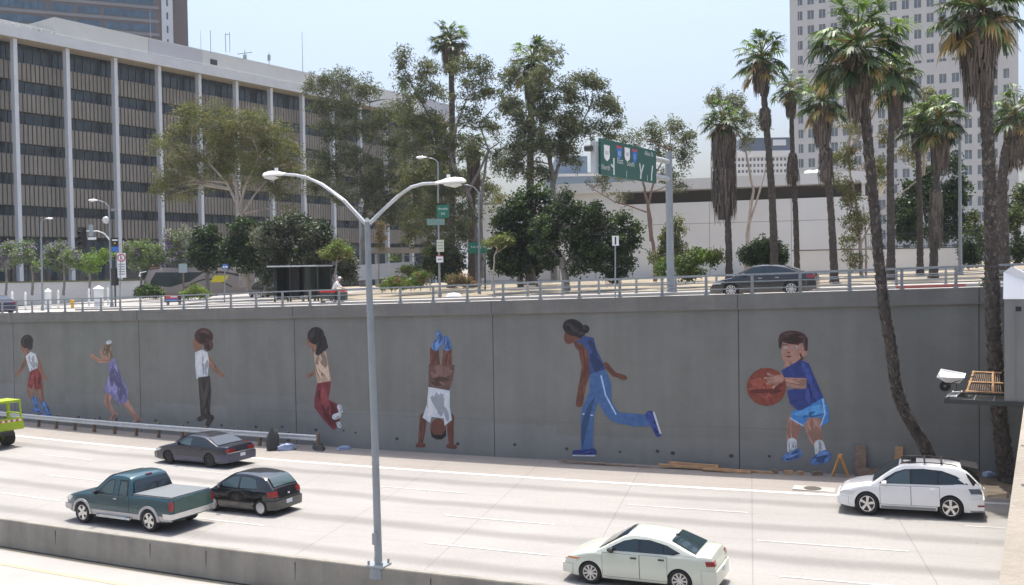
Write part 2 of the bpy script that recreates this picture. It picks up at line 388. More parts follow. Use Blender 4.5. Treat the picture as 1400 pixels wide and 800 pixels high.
# ------------------------------------------------------------------ retaining wall
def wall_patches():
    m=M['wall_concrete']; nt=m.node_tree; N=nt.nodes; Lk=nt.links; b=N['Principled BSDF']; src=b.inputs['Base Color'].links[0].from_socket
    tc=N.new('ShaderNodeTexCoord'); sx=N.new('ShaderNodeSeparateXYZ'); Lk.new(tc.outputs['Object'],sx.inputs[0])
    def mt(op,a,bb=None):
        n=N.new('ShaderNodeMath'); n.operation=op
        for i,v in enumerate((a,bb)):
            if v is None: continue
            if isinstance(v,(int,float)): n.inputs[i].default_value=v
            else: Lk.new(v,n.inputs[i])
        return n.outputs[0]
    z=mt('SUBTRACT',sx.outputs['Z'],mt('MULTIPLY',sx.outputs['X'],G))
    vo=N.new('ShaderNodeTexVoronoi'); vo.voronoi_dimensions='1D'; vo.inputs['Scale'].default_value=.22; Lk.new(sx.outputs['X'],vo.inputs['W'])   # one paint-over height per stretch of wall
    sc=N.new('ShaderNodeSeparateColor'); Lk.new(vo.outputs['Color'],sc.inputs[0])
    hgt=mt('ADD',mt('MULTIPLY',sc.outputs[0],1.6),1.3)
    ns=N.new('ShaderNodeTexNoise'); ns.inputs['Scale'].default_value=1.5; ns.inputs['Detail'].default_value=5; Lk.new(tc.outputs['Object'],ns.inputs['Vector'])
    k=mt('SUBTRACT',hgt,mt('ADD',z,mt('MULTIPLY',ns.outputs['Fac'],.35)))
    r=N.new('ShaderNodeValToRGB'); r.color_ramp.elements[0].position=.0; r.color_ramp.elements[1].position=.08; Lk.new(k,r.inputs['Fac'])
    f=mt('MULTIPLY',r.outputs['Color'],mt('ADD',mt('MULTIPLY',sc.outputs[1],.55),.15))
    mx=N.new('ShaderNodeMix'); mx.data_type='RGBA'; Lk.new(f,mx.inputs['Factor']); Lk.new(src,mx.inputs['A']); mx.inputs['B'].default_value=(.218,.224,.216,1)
    # darker blotches scattered at random over the whole face
    n2=N.new('ShaderNodeTexNoise'); n2.inputs['Scale'].default_value=.5; n2.inputs['Detail'].default_value=9; n2.inputs['Roughness'].default_value=.7; Lk.new(tc.outputs['Object'],n2.inputs['Vector'])
    r2=N.new('ShaderNodeValToRGB'); r2.color_ramp.elements[0].position=.36; r2.color_ramp.elements[0].color=(.87,.87,.86,1); r2.color_ramp.elements[1].position=.55; Lk.new(n2.outputs['Fac'],r2.inputs['Fac'])
    m2=N.new('ShaderNodeMix'); m2.data_type='RGBA'; m2.blend_type='MULTIPLY'; m2.inputs['Factor'].default_value=.8; Lk.new(mx.outputs['Result'],m2.inputs['A']); Lk.new(r2.outputs['Color'],m2.inputs['B'])
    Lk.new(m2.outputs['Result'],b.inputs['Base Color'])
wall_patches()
mb=MB()
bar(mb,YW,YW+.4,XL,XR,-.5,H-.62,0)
jx=[wallhit(u,500)[0] for u in (19,191,403.5,674.5,1010)]
jx=[jx[0]-12]+jx+[jx[-1]+9.,jx[-1]+18]
for x in jx: mb.box((x,YW+yc(x)+.004,gx(x)+(H-.62)/2-.02),(.035,.02,H-.62),0,1)
# shallow horizontal pour line and weep holes
for a,b in ((-34,-2),):
    X=xs_range(a,b,2); vs=[]
    for x in X: vs+=[(x,YW+yc(x)-.004,gx(x)+1.72),(x,YW+yc(x)-.004,gx(x)+1.735)]
    mb.add(vs,[(2*i,2*i+2,2*i+3,2*i+1) for i in range(len(X)-1)],2)
for u in (35,108,137,160,190,213,257,303,350,386,432,470,486,543,626,704,775,848,899,920,1000,1052):
    x,z=wallhit(u,400+165+.052*u+ (10 if u>500 else 0)); z=min(max(z,.55),1.0)+(rnd.uniform(-.06,.06))
    y=YW+yc(x)-.012; s=rnd.uniform(.06,.105)
    mb.add([(x+s*math.cos(a),y-(.0),gx(x)+z+s*.8*math.sin(a)) for a in [2*PI*i/9 for i in range(9)]],[tuple(range(9))],1)
M['pour_line']=mat('pour_line',(.13,.132,.125),.9)
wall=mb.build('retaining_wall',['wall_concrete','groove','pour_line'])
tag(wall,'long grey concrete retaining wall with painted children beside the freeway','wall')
mb=MB(); bar(mb,YW-.13,YW+.42,XL,XR,H-.62,H,0)
for x in jx: mb.box((x,YW+yc(x)-.128,gx(x)+H-.30),(.03,.02,.58),0,1)
mb.build('coping',['coping_concrete','groove'],wall)
# ------------------------------------------------------------------ painted children (generic stand-ins), flat paint on the wall
WN=[0]
def paint(mb,poly,lay,mi=0):
    WN[0]+=1; vs=[]
    for u,v in poly:
        x,z=wallhit(u,v); vs.append((x,YW+yc(x)-.005-.002*lay-.0002*(WN[0]%9),gx(x)+z))
    mb.add(vs,[tuple(range(len(vs)))],mi)
def limb(pts,rs,n=5):
    """rounded tapering outline round a polyline, in photo pixels"""
    L=[];R=[]
    for i,(x,y) in enumerate(pts):
        a=pts[max(i-1,0)];b=pts[min(i+1,len(pts)-1)]
        dx,dy=b[0]-a[0],b[1]-a[1]; l=math.hypot(dx,dy) or 1; nx,ny=-dy/l*rs[i],dx/l*rs[i]
        L.append((x+nx,y+ny)); R.append((x-nx,y-ny))
    def capp(c,d,r): # half circle at the end
        a0=math.atan2(d[1],d[0]); return [(c[0]+r*math.cos(a0+PI/2-PI*(i+1)/(n+1)),c[1]+r*math.sin(a0+PI/2-PI*(i+1)/(n+1))) for i in range(n)]
    e=(pts[-1][0]-pts[-2][0],pts[-1][1]-pts[-2][1]); s=(pts[0][0]-pts[1][0],pts[0][1]-pts[1][1])
    return L+capp(pts[-1],e,rs[-1])+R[::-1]+capp(pts[0],s,rs[0])
def ell(cx,cy,rx,ry,rot=0,n=18):
    r=math.radians(rot); return [(cx+rx*math.cos(a)*math.cos(r)-ry*math.sin(a)*math.sin(r),cy+rx*math.cos(a)*math.sin(r)+ry*math.sin(a)*math.cos(r)) for a in [2*PI*i/n for i in range(n)]]
def inside(p,poly):
    x,y=p; c=False; j=len(poly)-1
    for i in range(len(poly)):
        (a,b),(d,e)=poly[i],poly[j]
        if (b>y)!=(e>y) and x<(d-a)*(y-b)/(e-b)+a: c=not c
        j=i
    return c
BR=random.Random(5)
def brush(mb,poly,lay):
    """painted folds and modelling: slim darker and lighter strokes along the shape's long axis"""
    cx=sum(p[0] for p in poly)/len(poly); cy=sum(p[1] for p in poly)/len(poly)
    sxx=sum((p[0]-cx)**2 for p in poly); syy=sum((p[1]-cy)**2 for p in poly); sxy=sum((p[0]-cx)*(p[1]-cy) for p in poly)
    th=.5*math.atan2(2*sxy,sxx-syy); L_=math.sqrt(max(sxx,syy)/len(poly))*1.7; w_=max(.7,math.sqrt(min(sxx,syy)/len(poly))*.42)
    n=0; tries=0
    while n<11 and tries<160:
        tries+=1
        x=BR.uniform(min(p[0] for p in poly),max(p[0] for p in poly)); y=BR.uniform(min(p[1] for p in poly),max(p[1] for p in poly))
        a=th+BR.gauss(0,.28); l=L_*BR.uniform(.3,.75); w2=w_*BR.uniform(.35,1.0); bend=BR.uniform(-.15,.15)*l
        right=(x-cx)*abs(math.sin(th))+(y-cy)*.4*abs(math.cos(th))
        q=[]
        for t in (-1,-.6,-.2,.2,.6,1): q.append((t,1))
        out=[]; 
        for t,_ in q: out.append((t*l,bend*(1-t*t)-w2*(1-t*t)))
        for t,_ in q[::-1][1:-1]: out.append((t*l,bend*(1-t*t)+w2*(1-t*t)))
        pts=[(x+p[0]*math.cos(a)-p[1]*math.sin(a),y+p[0]*math.sin(a)+p[1]*math.cos(a)) for p in out]
        if all(inside(p,poly) for p in pts):
            n+=1; dark=BR.random()<(.75 if right>0 else .35)
            paint(mb,pts,lay+.45+.03*n,1 if dark else 2)
def pm(k,c,n=.18):
    if k+'_dark' not in M:
        q=.74 if 'skin' in k else .55; q2=1.22 if 'skin' in k else 1.5
        mk(k+'_dark',tuple(x*q for x in c),.8,noise=n,nscale=4.5); mk(k+'_light',tuple(min(.62,x*q2+.008) for x in c),.8,noise=n,nscale=4.5)

    if k not in M: mk(k,c,.8,noise=n,nscale=4.5,color2=tuple(x*(1+n*1.3) for x in c))
    return k
pm('paint_skin_tan',(.23,.115,.075)); pm('paint_skin_pale',(.36,.195,.145)); pm('paint_skin_brown',(.13,.05,.032)); pm('paint_hair',(.022,.017,.017)); pm('paint_hair_brown',(.06,.028,.024))
pm('paint_hair_fair',(.20,.14,.10)); pm('paint_white',(.52,.56,.60),.12); pm('paint_red',(.19,.028,.026),.3); pm('paint_maroon',(.17,.03,.035),.3); pm('paint_lilac',(.18,.165,.32),.3)
pm('paint_dark_brown',(.04,.033,.028)); pm('paint_beige',(.42,.30,.22)); pm('paint_brown',(.12,.065,.05),.3); pm('paint_blue',(.035,.065,.18),.2); pm('paint_denim',(.055,.12,.27),.18)
pm('paint_navy',(.028,.045,.18),.3); pm('paint_sky',(.055,.20,.50),.25); pm('paint_orange',(.20,.05,.032),.25); pm('paint_shoe_blue',(.09,.17,.36),.5); pm('paint_shadow_skin',(.09,.04,.028)); pm('paint_pale_line',(.35,.5,.7))
def child(label,skin,layers,extra=None):
    """skin = outlines of the bare figure; layers = (part name, paint, outlines, height above the wall in paint coats)"""
    mb=MB()
    for p in skin[1]: paint(mb,p,0)
    for p in skin[1]:
        if len(p)!=18: brush(mb,p,0)
    o=mb.build('painted_child',[skin[0],skin[0]+'_dark',skin[0]+'_light'],wall); o['label']=label
    for nm,pt,polys,lay in layers:
        mb=MB()
        for p in polys: paint(mb,p,lay)
        if nm not in('face','ball_seams','shorts_trim','trouser_seam','shoe_soles','eyes'):
            for p in polys: brush(mb,p,lay)
        mb.build(nm,[pt,pt+'_dark',pt+'_light'],o)
S='paint_skin_tan'
child('painted boy in white shirt and red shorts',(S,[ell(35,474,7,9),limb([(36,480),(38,488)],[3.5,4]),limb([(37,490),(30,504),(22,514)],[3.5,2.8,2.2]),limb([(50,490),(57,506),(62,518)],[3.5,2.8,2.4]),
    limb([(44,520),(41,536),(48,550)],[6,4.5,3]),limb([(53,520),(55,540),(61,556)],[6,4.5,3])]),
  [('hair','paint_hair',[ell(37,467,8.5,9.5,20),ell(41,473,4,6)],2),('shirt','paint_white',[[(35,487),(42,481),(49,484),(52,494),(51,504),(41,509),(38,498)]],3),
   ('shorts','paint_red',[[(41,508),(52,503),(57,514),(57,531),(48,533),(46,524),(44,532),(38,528)]],4),
   ('shoes','paint_shoe_blue',[limb([(47,545),(51,556)],[3.6,3.6]),limb([(55,563),(47,560)],[3.6,3]),limb([(60,552),(65,562)],[3.8,3.8]),limb([(68,568),(60,569)],[3.6,3])],5)])
child('painted girl in a lilac dress',('paint_skin_pale',[ell(143,483,6.5,8.5,-10),limb([(149,492),(138,494),(126,488)],[3.5,3,2.5]),ell(126,487,3,3.5),
    limb([(150,538),(146,550),(156,566)],[5,4.4,3]),limb([(170,546),(180,562),(188,572)],[4.6,4,3]),limb([(152,572),(159,566)],[2.8,2.8]),limb([(184,576),(192,574)],[2.8,2.8])]),
  [('hair','paint_hair_fair',[ell(147,478,7.5,9.5,15),ell(151,487,4,7,-15)],2),('hair_bow','paint_white',[ell(149,468,4,2.6,-20)],3),
   ('dress','paint_lilac',[[(147,497),(157,488),(161,502),(167,516),(176,534),(174,550),(163,553),(153,542),(141,534),(146,522),(150,512)]],3)])
child('painted boy with big dark hair and dark trousers',(S,[ell(270,471,6.5,9,-8),limb([(272,478),(275,484)],[4,4.5]),limb([(284,490),(293,503),(303,513)],[4,3.2,2.6]),ell(304,513,4,2.8,20)]),
  [('hair','paint_hair_brown',[ell(279,460,13,11.5,15),ell(285,472,6.5,8)],2),('shirt','paint_white',[[(267,482),(276,478),(284,482),(286,494),(284,515),(269,518),(267,500)]],3),
   ('trousers','paint_dark_brown',[[(271,516),(287,514),(289,535),(287,562),(290,572),(275,574),(273,545)]],4),('shoes','paint_dark_brown',[limb([(273,573),(280,569)],[3.2,3.5]),limb([(284,580),(289,571)],[3,4])],5)])
child('painted girl with long dark hair and red trousers',(S,[ell(425,467,6,9,-5),limb([(438,490),(440,508),(438,524)],[4,3.6,3]),limb([(430,509),(422,514)],[2.6,2.6]),limb([(430,474),(433,482)],[4,5])]),
  [('hair','paint_hair',[ell(432,459,11.5,12,20),limb([(438,464),(441,474),(435,482)],[8,8,4])],2),('shirt','paint_beige',[[(429,482),(438,474),(446,482),(450,505),(453,521),(434,525),(431,505)]],1),
   ('trousers','paint_maroon',[[(434,524),(453,521),(449,546),(462,553),(466,560),(464,584),(456,588),(444,576),(430,557),(430,545)]],3),
   ('shoes','paint_white',[limb([(463,568),(458,570)],[4,4]),limb([(464,556),(466,562)],[3,3]),limb([(462,578),(464,582)],[3,3.4])],4)])
child('painted boy standing on his hands',('paint_skin_brown',[limb([(579,570),(577,590),(575,606)],[5,4.4,3.4]),limb([(616,570),(616,590),(617,606)],[5,4.4,3.4]),limb([(571,609),(579,609)],[3,3]),limb([(613,610),(622,611)],[3,3]),
    ell(599,586,11,14),limb([(595,500),(594,478)],[7,6]),limb([(611,500),(612,478)],[7,6])]),
  [('shorts','paint_brown',[[(586,498),(622,499),(619,520),(614,534),(586,530),(586,512)]],2),('shirt','paint_white',[[(586,529),(615,534),(615,556),(618,574),(608,582),(607,572),(590,570),(588,578),(578,571),(584,552)]],3),
   ('hair','paint_hair',[[(589,588),(593,594),(604,595),(610,587),(610,596),(604,601),(597,601),(590,597)]],3),('shoes','paint_shoe_blue',[limb([(596,474),(602,462)],[6,5]),limb([(612,474),(610,464)],[6,5]),limb([(602,464),(599,455)],[4.5,3])],4)])
child('painted girl running in a blue denim outfit',('paint_skin_brown',[ell(780,458,8.5,13,18),limb([(788,464),(794,472)],[6,8]),limb([(798,474),(803,502),(796,528)],[8,7.5,5]),limb([(796,528),(792,552)],[5,5]),
    limb([(828,499),(840,512),(854,516)],[4,3.5,3]),ell(851,516,7,3.6,15)]),
  [('hair','paint_hair',[ell(784,448,15,11.5,20),ell(800,450,6,6),ell(793,456,7,6)],2),('shirt','paint_blue',[[(788,468),(798,459),(812,462),(815,476),(828,504),(820,514),(807,516),(806,498),(804,480),(796,470)]],3),
   ('trousers','paint_denim',[[(806,512),(828,505),(836,525),(836,550),(846,564),(886,567),(888,583),(866,583),(838,577),(828,568),(818,550),(812,566),(811,590),(811,614),(794,615),(794,588),(795,560),(806,535)]],4),
   ('trouser_seam','paint_pale_line',[limb([(822,514),(828,540),(842,566)],[1,1,1]),limb([(797,566),(810,568)],[1,1])],5),
   ('shoes','paint_navy',[limb([(786,619),(811,618)],[3.6,5]),limb([(889,568),(900,594)],[6.5,3.6])],5),('shoe_soles','paint_white',[limb([(784,622.5),(813,623)],[1,1]),limb([(894,564),(903,592)],[1.3,1.3])],6)])
child('painted boy in blue shorts holding an orange ball',('paint_skin_pale',[ell(1084,482,16,19,5),ell(1101,482,3,5),limb([(1082,494),(1082,508)],[9,11]),limb([(1102,522),(1084,522),(1064,516)],[9,8.5,6.5]),
    limb([(1087,575),(1084,592),(1082,607)],[10,8.5,6.5]),limb([(1110,577),(1114,594),(1120,610)],[12,10,7.5])]),
  [('hair','paint_hair_brown',[ell(1084,461.5,19,9.5,3),limb([(1067,464),(1066.5,475)],[3,1.6]),limb([(1101,464),(1102,478)],[3.6,2.2])],2),
   ('face','paint_shadow_skin',[ell(1078.5,487.5,3.4,1.3),limb([(1070,472),(1077,471)],[.7,.5]),limb([(1084,470.5),(1092,471)],[.5,.7]),ell(1078.5,482,2.0,.9),limb([(1094,484),(1097,490),(1090,496)],[1.2,2,1.2])],2),
   ('eye_whites','paint_white',[ell(1074,475.5,2.6,1.5),ell(1087.5,475,2.6,1.5)],3),('eyes','paint_hair',[ell(1074,475.5,1.3,1.4),ell(1087,475,1.3,1.4)],4),
   ('shirt','paint_navy',[[(1068,507),(1076,502),(1094,492),(1106,497),(1113,514),(1120,530),(1126,544),(1110,554),(1092,562),(1080,552),(1076,534),(1086,532),(1102,532),(1103,517),(1072,516)]],3),
   ('shorts','paint_sky',[[(1083,561),(1096,561),(1126,543),(1133,560),(1134,576),(1124,582),(1124,571),(1106,571),(1098,582),(1081,572)]],4),
   ('shorts_trim','paint_pale_line',[limb([(1125,546),(1128,566),(1122,582)],[1,1,1]),limb([(1081,572),(1098,582)],[1,1])],5),
   ('ball','paint_orange',[ell(1048,529,27,26,0,28)],3),
   ('ball_seams','paint_maroon',[limb([(1026,516),(1045,525),(1056,553)],[.9,.9,.9]),limb([(1024,537),(1046,540),(1072,526)],[.9,.9,.9]),limb([(1040,504),(1052,516),(1074,528)],[.9,.9,.9])],4),
   ('hands','paint_skin_pale',[limb([(1066,518),(1052,519)],[6,3.5]),limb([(1058,516),(1050,511)],[2.4,1.8]),limb([(1056,519),(1046,517)],[2.4,1.8]),limb([(1058,522),(1049,524)],[2.4,1.8]),limb([(1062,524),(1057,530)],[2.2,1.7])],6),
   ('socks','paint_white',[limb([(1083,605),(1083,614)],[6.5,7]),limb([(1120,608),(1122,618)],[7,8])],5),
   ('shoes','paint_shoe_blue',[limb([(1090,620),(1074,626)],[7,5]),limb([(1128,624),(1114,630)],[9,6])],6)])
# ------------------------------------------------------------------ railings, guardrail, barrier
def railing(name,label,x0,x1,lat,zfun,h,step,post,rails,mats='rail_gray'):
    t=thing(name,label,'railing',(x0,YW+yc(x0)+lat,zfun(x0,lat)))
    base=Vector(t.location); X=xs_range(x0,x1,step)
    for i,(zr,th) in enumerate(rails):
        mb=MB(); mb_pts=[Vector((x,YW+yc(x)+lat,zfun(x,lat)+zr))-base for x in X]
        for a,b in zip(mb_pts[:-1],mb_pts[1:]):
            d=(b-a); ang=math.atan2(d.y,d.x); pit=math.atan2(d.z,math.hypot(d.x,d.y))
            mb.box((a+b)/2,(d.length+.002,.05,th),M_=Matrix.Rotation(ang,3,'Z')@Matrix.Rotation(-pit,3,'Y'))
        mb.build('rail',mats,t)
    pmesh=None
    for i,x in enumerate(X):
        if i>=100: break
        if pmesh is None:
            mb=MB(); mb.box((0,.06,h/2),(post,.065,h)); mb.box((0,.06,.012),(post+.07,.14,.024)); o=mb.build('post',mats,t); pmesh=o.data
        else: o=link('post',pmesh,t)
        o.location=Vector((x,YW+yc(x)+lat,zfun(x,lat)))-base
    return t
railing('parapet_railing','grey steel railing on top of the painted retaining wall',-64,9,.2,lambda x,l:H+gx(x)+.002,.82,1.93,.11,[(.79,.07),(.50,.045),(.22,.045)])
railing('roadside_railing','grey steel railing on the far side of the upper street beneath palms',-23,10,10.2,lambda x,l:H-.06+gx(x),.85,2.15,.11,[(.82,.07),(.52,.045),(.24,.045)])
# W-beam guardrail at the foot of the wall, left part
t=thing('guardrail','weathered steel crash guardrail along the wall foot below the painted children','guardrail',(-40,YW+yc(-40)-1.1,gx(-40)))
b0=Vector(t.location); xe=gp(470,604,0).x
X=xs_range(-70,xe,2.0); sec=[(0,.46),(.05,.50),(.05,.55),(0,.60),(.0,.63),(.05,.68),(.05,.73),(0,.77)]
mb=MB(); vs=[]
for x in X:
    for a,z in sec: vs.append(Vector((x,YW+yc(x)-1.1-a,gx(x)+z))-b0)
k=len(sec); mb.add(vs,[(i*k+j,(i+1)*k+j,(i+1)*k+j+1,i*k+j+1) for i in range(len(X)-1) for j in range(k-1)]); mb.build('beam','galvanised',t,smooth=30)
pmesh=None
for x in X[::1]:
    if pmesh is None:
        mb=MB(); mb.box((0,.10,.42),(.13,.17,.84)); o=mb.build('post','old_wood',t); pmesh=o.data
    else: o=link('post',pmesh,t)
    o.location=Vector((x,YW+yc(x)-1.1+.01,gx(x)))-b0
# median barrier
mb=MB(); X=xs_range(-120,30,1.5); vs=[]
prof=[(-.20,-.02),(-.195,.10),(-.19,.34),(-.165,.87),(-.15,.9),(0,.9),(.02,.84),(.10,.34),(.26,.10),(.26,-.02)]
for x in X:
    for a,z in prof: vs.append((x,yc(x)+BARR+a,gx(x)+z))
k=len(prof); mb.add(vs,[(i*k+j,(i+1)*k+j,(i+1)*k+j+1,i*k+j+1) for i in range(len(X)-1) for j in range(k-1)])
for u,v in ((95,735),(219,755),(284,770),(418,780),(605,800),(15,722)):
    p=gp(u,v,.4); mb.box((p.x,yc(p.x)+BARR-.175,gx(p.x)+.50),(.018,.03,.55),mi=1)
o=mb.build('median_barrier',['barrier_concrete','groove'],smooth=20); tag(o,'low concrete median barrier dividing the two carriageways','barrier')
# overpass the camera stands on: parapet seen at the right edge
za=CH-.55
def hz(u,v,z):
    d=RM@Vector(((u-700)/F,-(v-400)/F,-1)); return EYE+d*((z-CH)/d.z)
a,b=hz(1365,800,za),hz(1400,555,za); dr=(b-a).normalized(); nrm=Vector((dr.y,-dr.x,0))
t=thing('overpass','pale sunlit concrete parapet of the overpass running along the right edge','bridge',(a.x,a.y,0)); bb=Vector(t.location)
mb=MB(); A=a-dr*4.5-bb; B=a+dr*38-bb
def slab(mb,o0,o1,z0,z1,mi=0):
    vs=[]
    for p in (A,B):
        for o_,z in ((o0,z0),(o1,z0),(o1,z1),(o0,z1)): q=p+nrm*o_; vs.append((q.x,q.y,z))
    mb.add(vs,[(0,1,2,3),(4,5,6,7),(0,1,5,4),(1,2,6,5),(2,3,7,6),(3,0,4,7)],mi)
slab(mb,0,.42,za-1.35,za)
for i in range(34):
    q=A+dr*rnd.uniform(5.2,9)+nrm*rnd.uniform(.01,.22); s=rnd.uniform(.002,.007)
    mb.add([(q.x+s*math.cos(x)*rnd.uniform(.6,1),q.y+2*s*math.sin(x)*rnd.uniform(.6,1),za+.0015) for x in [PI*i/4 for i in range(8)]],[tuple(range(8))],1)
mb.build('parapet',['parapet_concrete','pit'],t)
mb=MB(); slab(mb,.03,9,za-1.75,za-1.36); slab(mb,1.2,1.8,za-2.9,za-1.76); slab(mb,5.2,5.8,za-2.9,za-1.76); mb.build('deck','side_concrete',t)
# ------------------------------------------------------------------ vehicles
def interp(pts,x):
    if x<=pts[0][0]: return pts[0][1]
    for (a,b),(c,d) in zip(pts[:-1],pts[1:]):
        if x<=c: return b+(d-b)*(x-a)/(c-a) if c>a else d
    return pts[-1][1]
def smooth_pts(pts,n=6):
    """Catmull-Rom through points that are sorted by x"""
    out=[]
    for i in range(len(pts)-1):
        p0=pts[max(i-1,0)];p1=pts[i];p2=pts[i+1];p3=pts[min(i+2,len(pts)-1)]
        for k in range(n):
            t=k/n; f=lambda a,b,c,d:.5*(2*b+(c-a)*t+(2*a-5*b+4*c-d)*t*t+(3*b-a-3*c+d)*t**3)
            out.append((f(p0[0],p1[0],p2[0],p3[0]),f(p0[1],p1[1],p2[1],p3[1])))
    out.append(pts[-1]); return out
class Car:
    """+x is the front; z=0 is the ground; built from side-view curves and a cross-section"""
    def __init__(s,root,L,W,wheel_r,axles,gc,deck,roof,f=None,nose=.16,tail=.12,tum=.34,wbf=.95,paint='black',lower=None,endlen=.8):
        s.t=root;s.L=L;s.W=W/2;s.r=wheel_r;s.ax=axles;s.gc=gc;s.deck=smooth_pts(deck);s.roof=smooth_pts(roof) if roof else None
        s.f=f or [(gc,.93),(gc+.14,.985),(.52,1.0),(.80,.985),(1.0,.955),(1.3,.93)]; s.nose=nose;s.tail=tail;s.tum=tum;s.wbf=wbf;s.paint=paint;s.el=endlen
        s.body()
        if roof: s.cabin()
    def w(s,x):
        h=s.L/2
        tf=max(0,(x-(h-s.el))/s.el); tr=max(0,(-x-(h-s.el))/s.el)
        return s.W*(1-s.nose*tf**2.2-s.tail*tr**2.4)
    def sy(s,x,z): return s.w(x)*interp(s.f,z)
    def zb(s,x):
        h=s.L/2; z=s.gc+.10*max(0,(abs(x)-(h-.5))/.5)**2
        for a in s.ax:
            R=s.r*1.13; d=abs(x-a)
            if d<R: z=max(z,s.r*.98+math.sqrt(R*R-d*d))
        return z
    def zt(s,x): return interp(s.deck,x)
    def body(s):
        h=s.L/2; xs=set([-h+.0,h])|{-h+i*.1 for i in range(1,int(s.L/.1))}
        for a in s.ax:
            R=s.r*1.13
            for i in range(21):
                xs.add(a-R*math.cos(PI*i/20))
            xs.add(a-R-.004); xs.add(a+R+.004)
        xs=sorted(x for x in xs if -h<=x<=h); mb=MB(); n=None; vs=[]
        for x in xs:
            zb,zt=s.zb(x),s.zt(x); zs=max(zb+.03,zt-.055); ring=[(s.sy(x,zb)*.7,zb+.0),(s.sy(x,zb)-.03,zb)]
            for k in (0,.12,.3,.5,.7,.88,1): z=zb+(zs-zb)*k; ring.append((s.sy(x,z),z))
            y1=s.sy(x,zs); ring+=[(y1-.022,zt-.018),(y1-.075,zt),(y1*.55,zt+.02),(0,zt+.028)]
            full=[(0,zb)]+ring+[(-y,z) for y,z in ring[:-1][::-1]]
            n=len(full); vs+=[(x,y,z) for y,z in full]
        fs=[(i*n+j,i*n+(j+1)%n,(i+1)*n+(j+1)%n,(i+1)*n+j) for i in range(len(xs)-1) for j in range(n)]
        fs+=[tuple(range(n)),tuple((len(xs)-1)*n+j for j in range(n))]
        mb.add(vs,fs); s.b=mb.build('body',s.paint,s.t,smooth=32)
        # dark wheel housings and underside
        mb=MB(); mb.box((0,0,s.gc+.10),(s.L*.86,s.W*1.5,.12)); 
        for a in s.ax: mb.box((a,0,s.r*1.25),(s.r*2.2,s.W*1.2,s.r*1.45))
        mb.build('underbody','black',s.t)
    def cy(s,x,z):  # half width of the cabin
        return s.w(x)*s.wbf-s.tum*max(0,z-s.belt(x))
    def belt(s,x): return s.zt(x)-.03
    def cabin(s):
        xs=sorted(set([p[0] for p in s.roof])); vs=[]
        for x in xs:
            zr=interp(s.roof,x); zb=s.belt(x)-.03; hh=max(.02,zr-zb); e=min(.09,hh*.4)
            ring=[]
            for k in (0,.35,.7,1): z=zb+(hh-e)*k; ring.append((s.cy(x,z),z))
            y=s.cy(x,zr-e); ring+=[(y-.3*e,zr-.4*e),(y-.95*e,zr-.06*e),(y*.6,zr+.012),(0,zr+.02)]
            full=ring+[(-a,z) for a,z in ring[:-1][::-1]]; n=len(full); vs+=[(x,a,z) for a,z in full]
        mb=MB(); mb.add(vs,[(i*n+j,i*n+j+1,(i+1)*n+j+1,(i+1)*n+j) for i in range(len(xs)-1) for j in range(n-1)])
        mb.add(vs[:n],[tuple(range(n))]); mb.add(vs[-n:],[tuple(range(n))])
        mb.build('roof',s.paint,s.t,smooth=35)
    def side(s,name,poly,m,off=.008,cabin=True,parent=None,sides=(1,-1)):
        """flat panel that follows the flank; poly in (x,z)"""
        out=[]
        for sg in sides:
            mb=MB(); n=len(poly); g=s.cy if cabin else s.sy
            vs=[(x,sg*(g(x,z)+off),z) for x,z in poly]+[(x,sg*(g(x,z)-.012),z) for x,z in poly]
            mb.add(vs,[tuple(range(n))]+[(i,(i+1)%n,n+(i+1)%n,n+i) for i in range(n)])
            out.append(mb.build(name,m,parent or s.t,smooth=30))
        return out
    def flank(s,name,x0,x1,z0,z1,m,off=.006,parent=None,nx=6,nz=6,sides=(1,-1)):
        """panel on the lower body; z limits may be functions of x"""
        out=[]
        for sg in sides:
            mb=MB(); vs=[]
            for i in range(nx+1):
                x=x0+(x1-x0)*i/nx; a=z0(x) if callable(z0) else z0; b=z1(x) if callable(z1) else z1
                row=[(x,sg*(s.sy(x,a)-.02),a)]
                for j in range(nz+1): z=a+(b-a)*j/nz; row.append((x,sg*(s.sy(x,z)+off),z))
                row.append((x,sg*(s.sy(x,b)-.02),b)); vs+=row
            k=nz+3; fs=[(i*k+j,(i+1)*k+j,(i+1)*k+j+1,i*k+j+1) for i in range(nx) for j in range(k-1)]
            fs+=[tuple(range(k)),tuple(nx*k+j for j in range(k))]
            mb.add(vs,fs)
            if name=='door':
                g_=.011
                def q_(x,t):
                    a=z0(x) if callable(z0) else z0; b=z1(x) if callable(z1) else z1; a-=g_; b+=g_; z=a+(b-a)*t; return (x,sg*(s.sy(x,z)+.0022),z)
                X=[x0-g_+(x1-x0+2*g_)*i/nx for i in range(nx+1)]
                for i in range(nx):
                    for j in range(nz): mb.quad(q_(X[i],j/nz),q_(X[i+1],j/nz),q_(X[i+1],(j+1)/nz),q_(X[i],(j+1)/nz),1)
                out.append(mb.build(name,[m,'black'],parent or s.t,smooth=30))
            else: out.append(mb.build(name,m,parent or s.t,smooth=30))
        return out
    def glass(s,name,x0,x1,m,inset=.07,off=.012,nz=5,lo=.05,hi=.0,back=False):
        """windscreen or rear window between two x positions on the roof curve"""
        mb=MB(); vs=[]; N=nz
        for i in range(N+1):
            x=x0+(x1-x0)*(lo+(1-lo-hi)*i/N); z=interp(s.roof,x); xx=x+(.01 if x1<x0 else -.01)
            y=max(.05,s.cy(x,z-.05)-inset); d=(off*(1 if x1<x0 else -1))
            for q in (-1,-.5,0,.5,1): vs.append((xx+d,q*y,z+off+.013+.012*(1-abs(q))))
        mb.add(vs,[(i*5+j,(i+1)*5+j,(i+1)*5+j+1,i*5+j+1) for i in range(N) for j in range(4)])
        return mb.build(name,m,s.t,smooth=40)
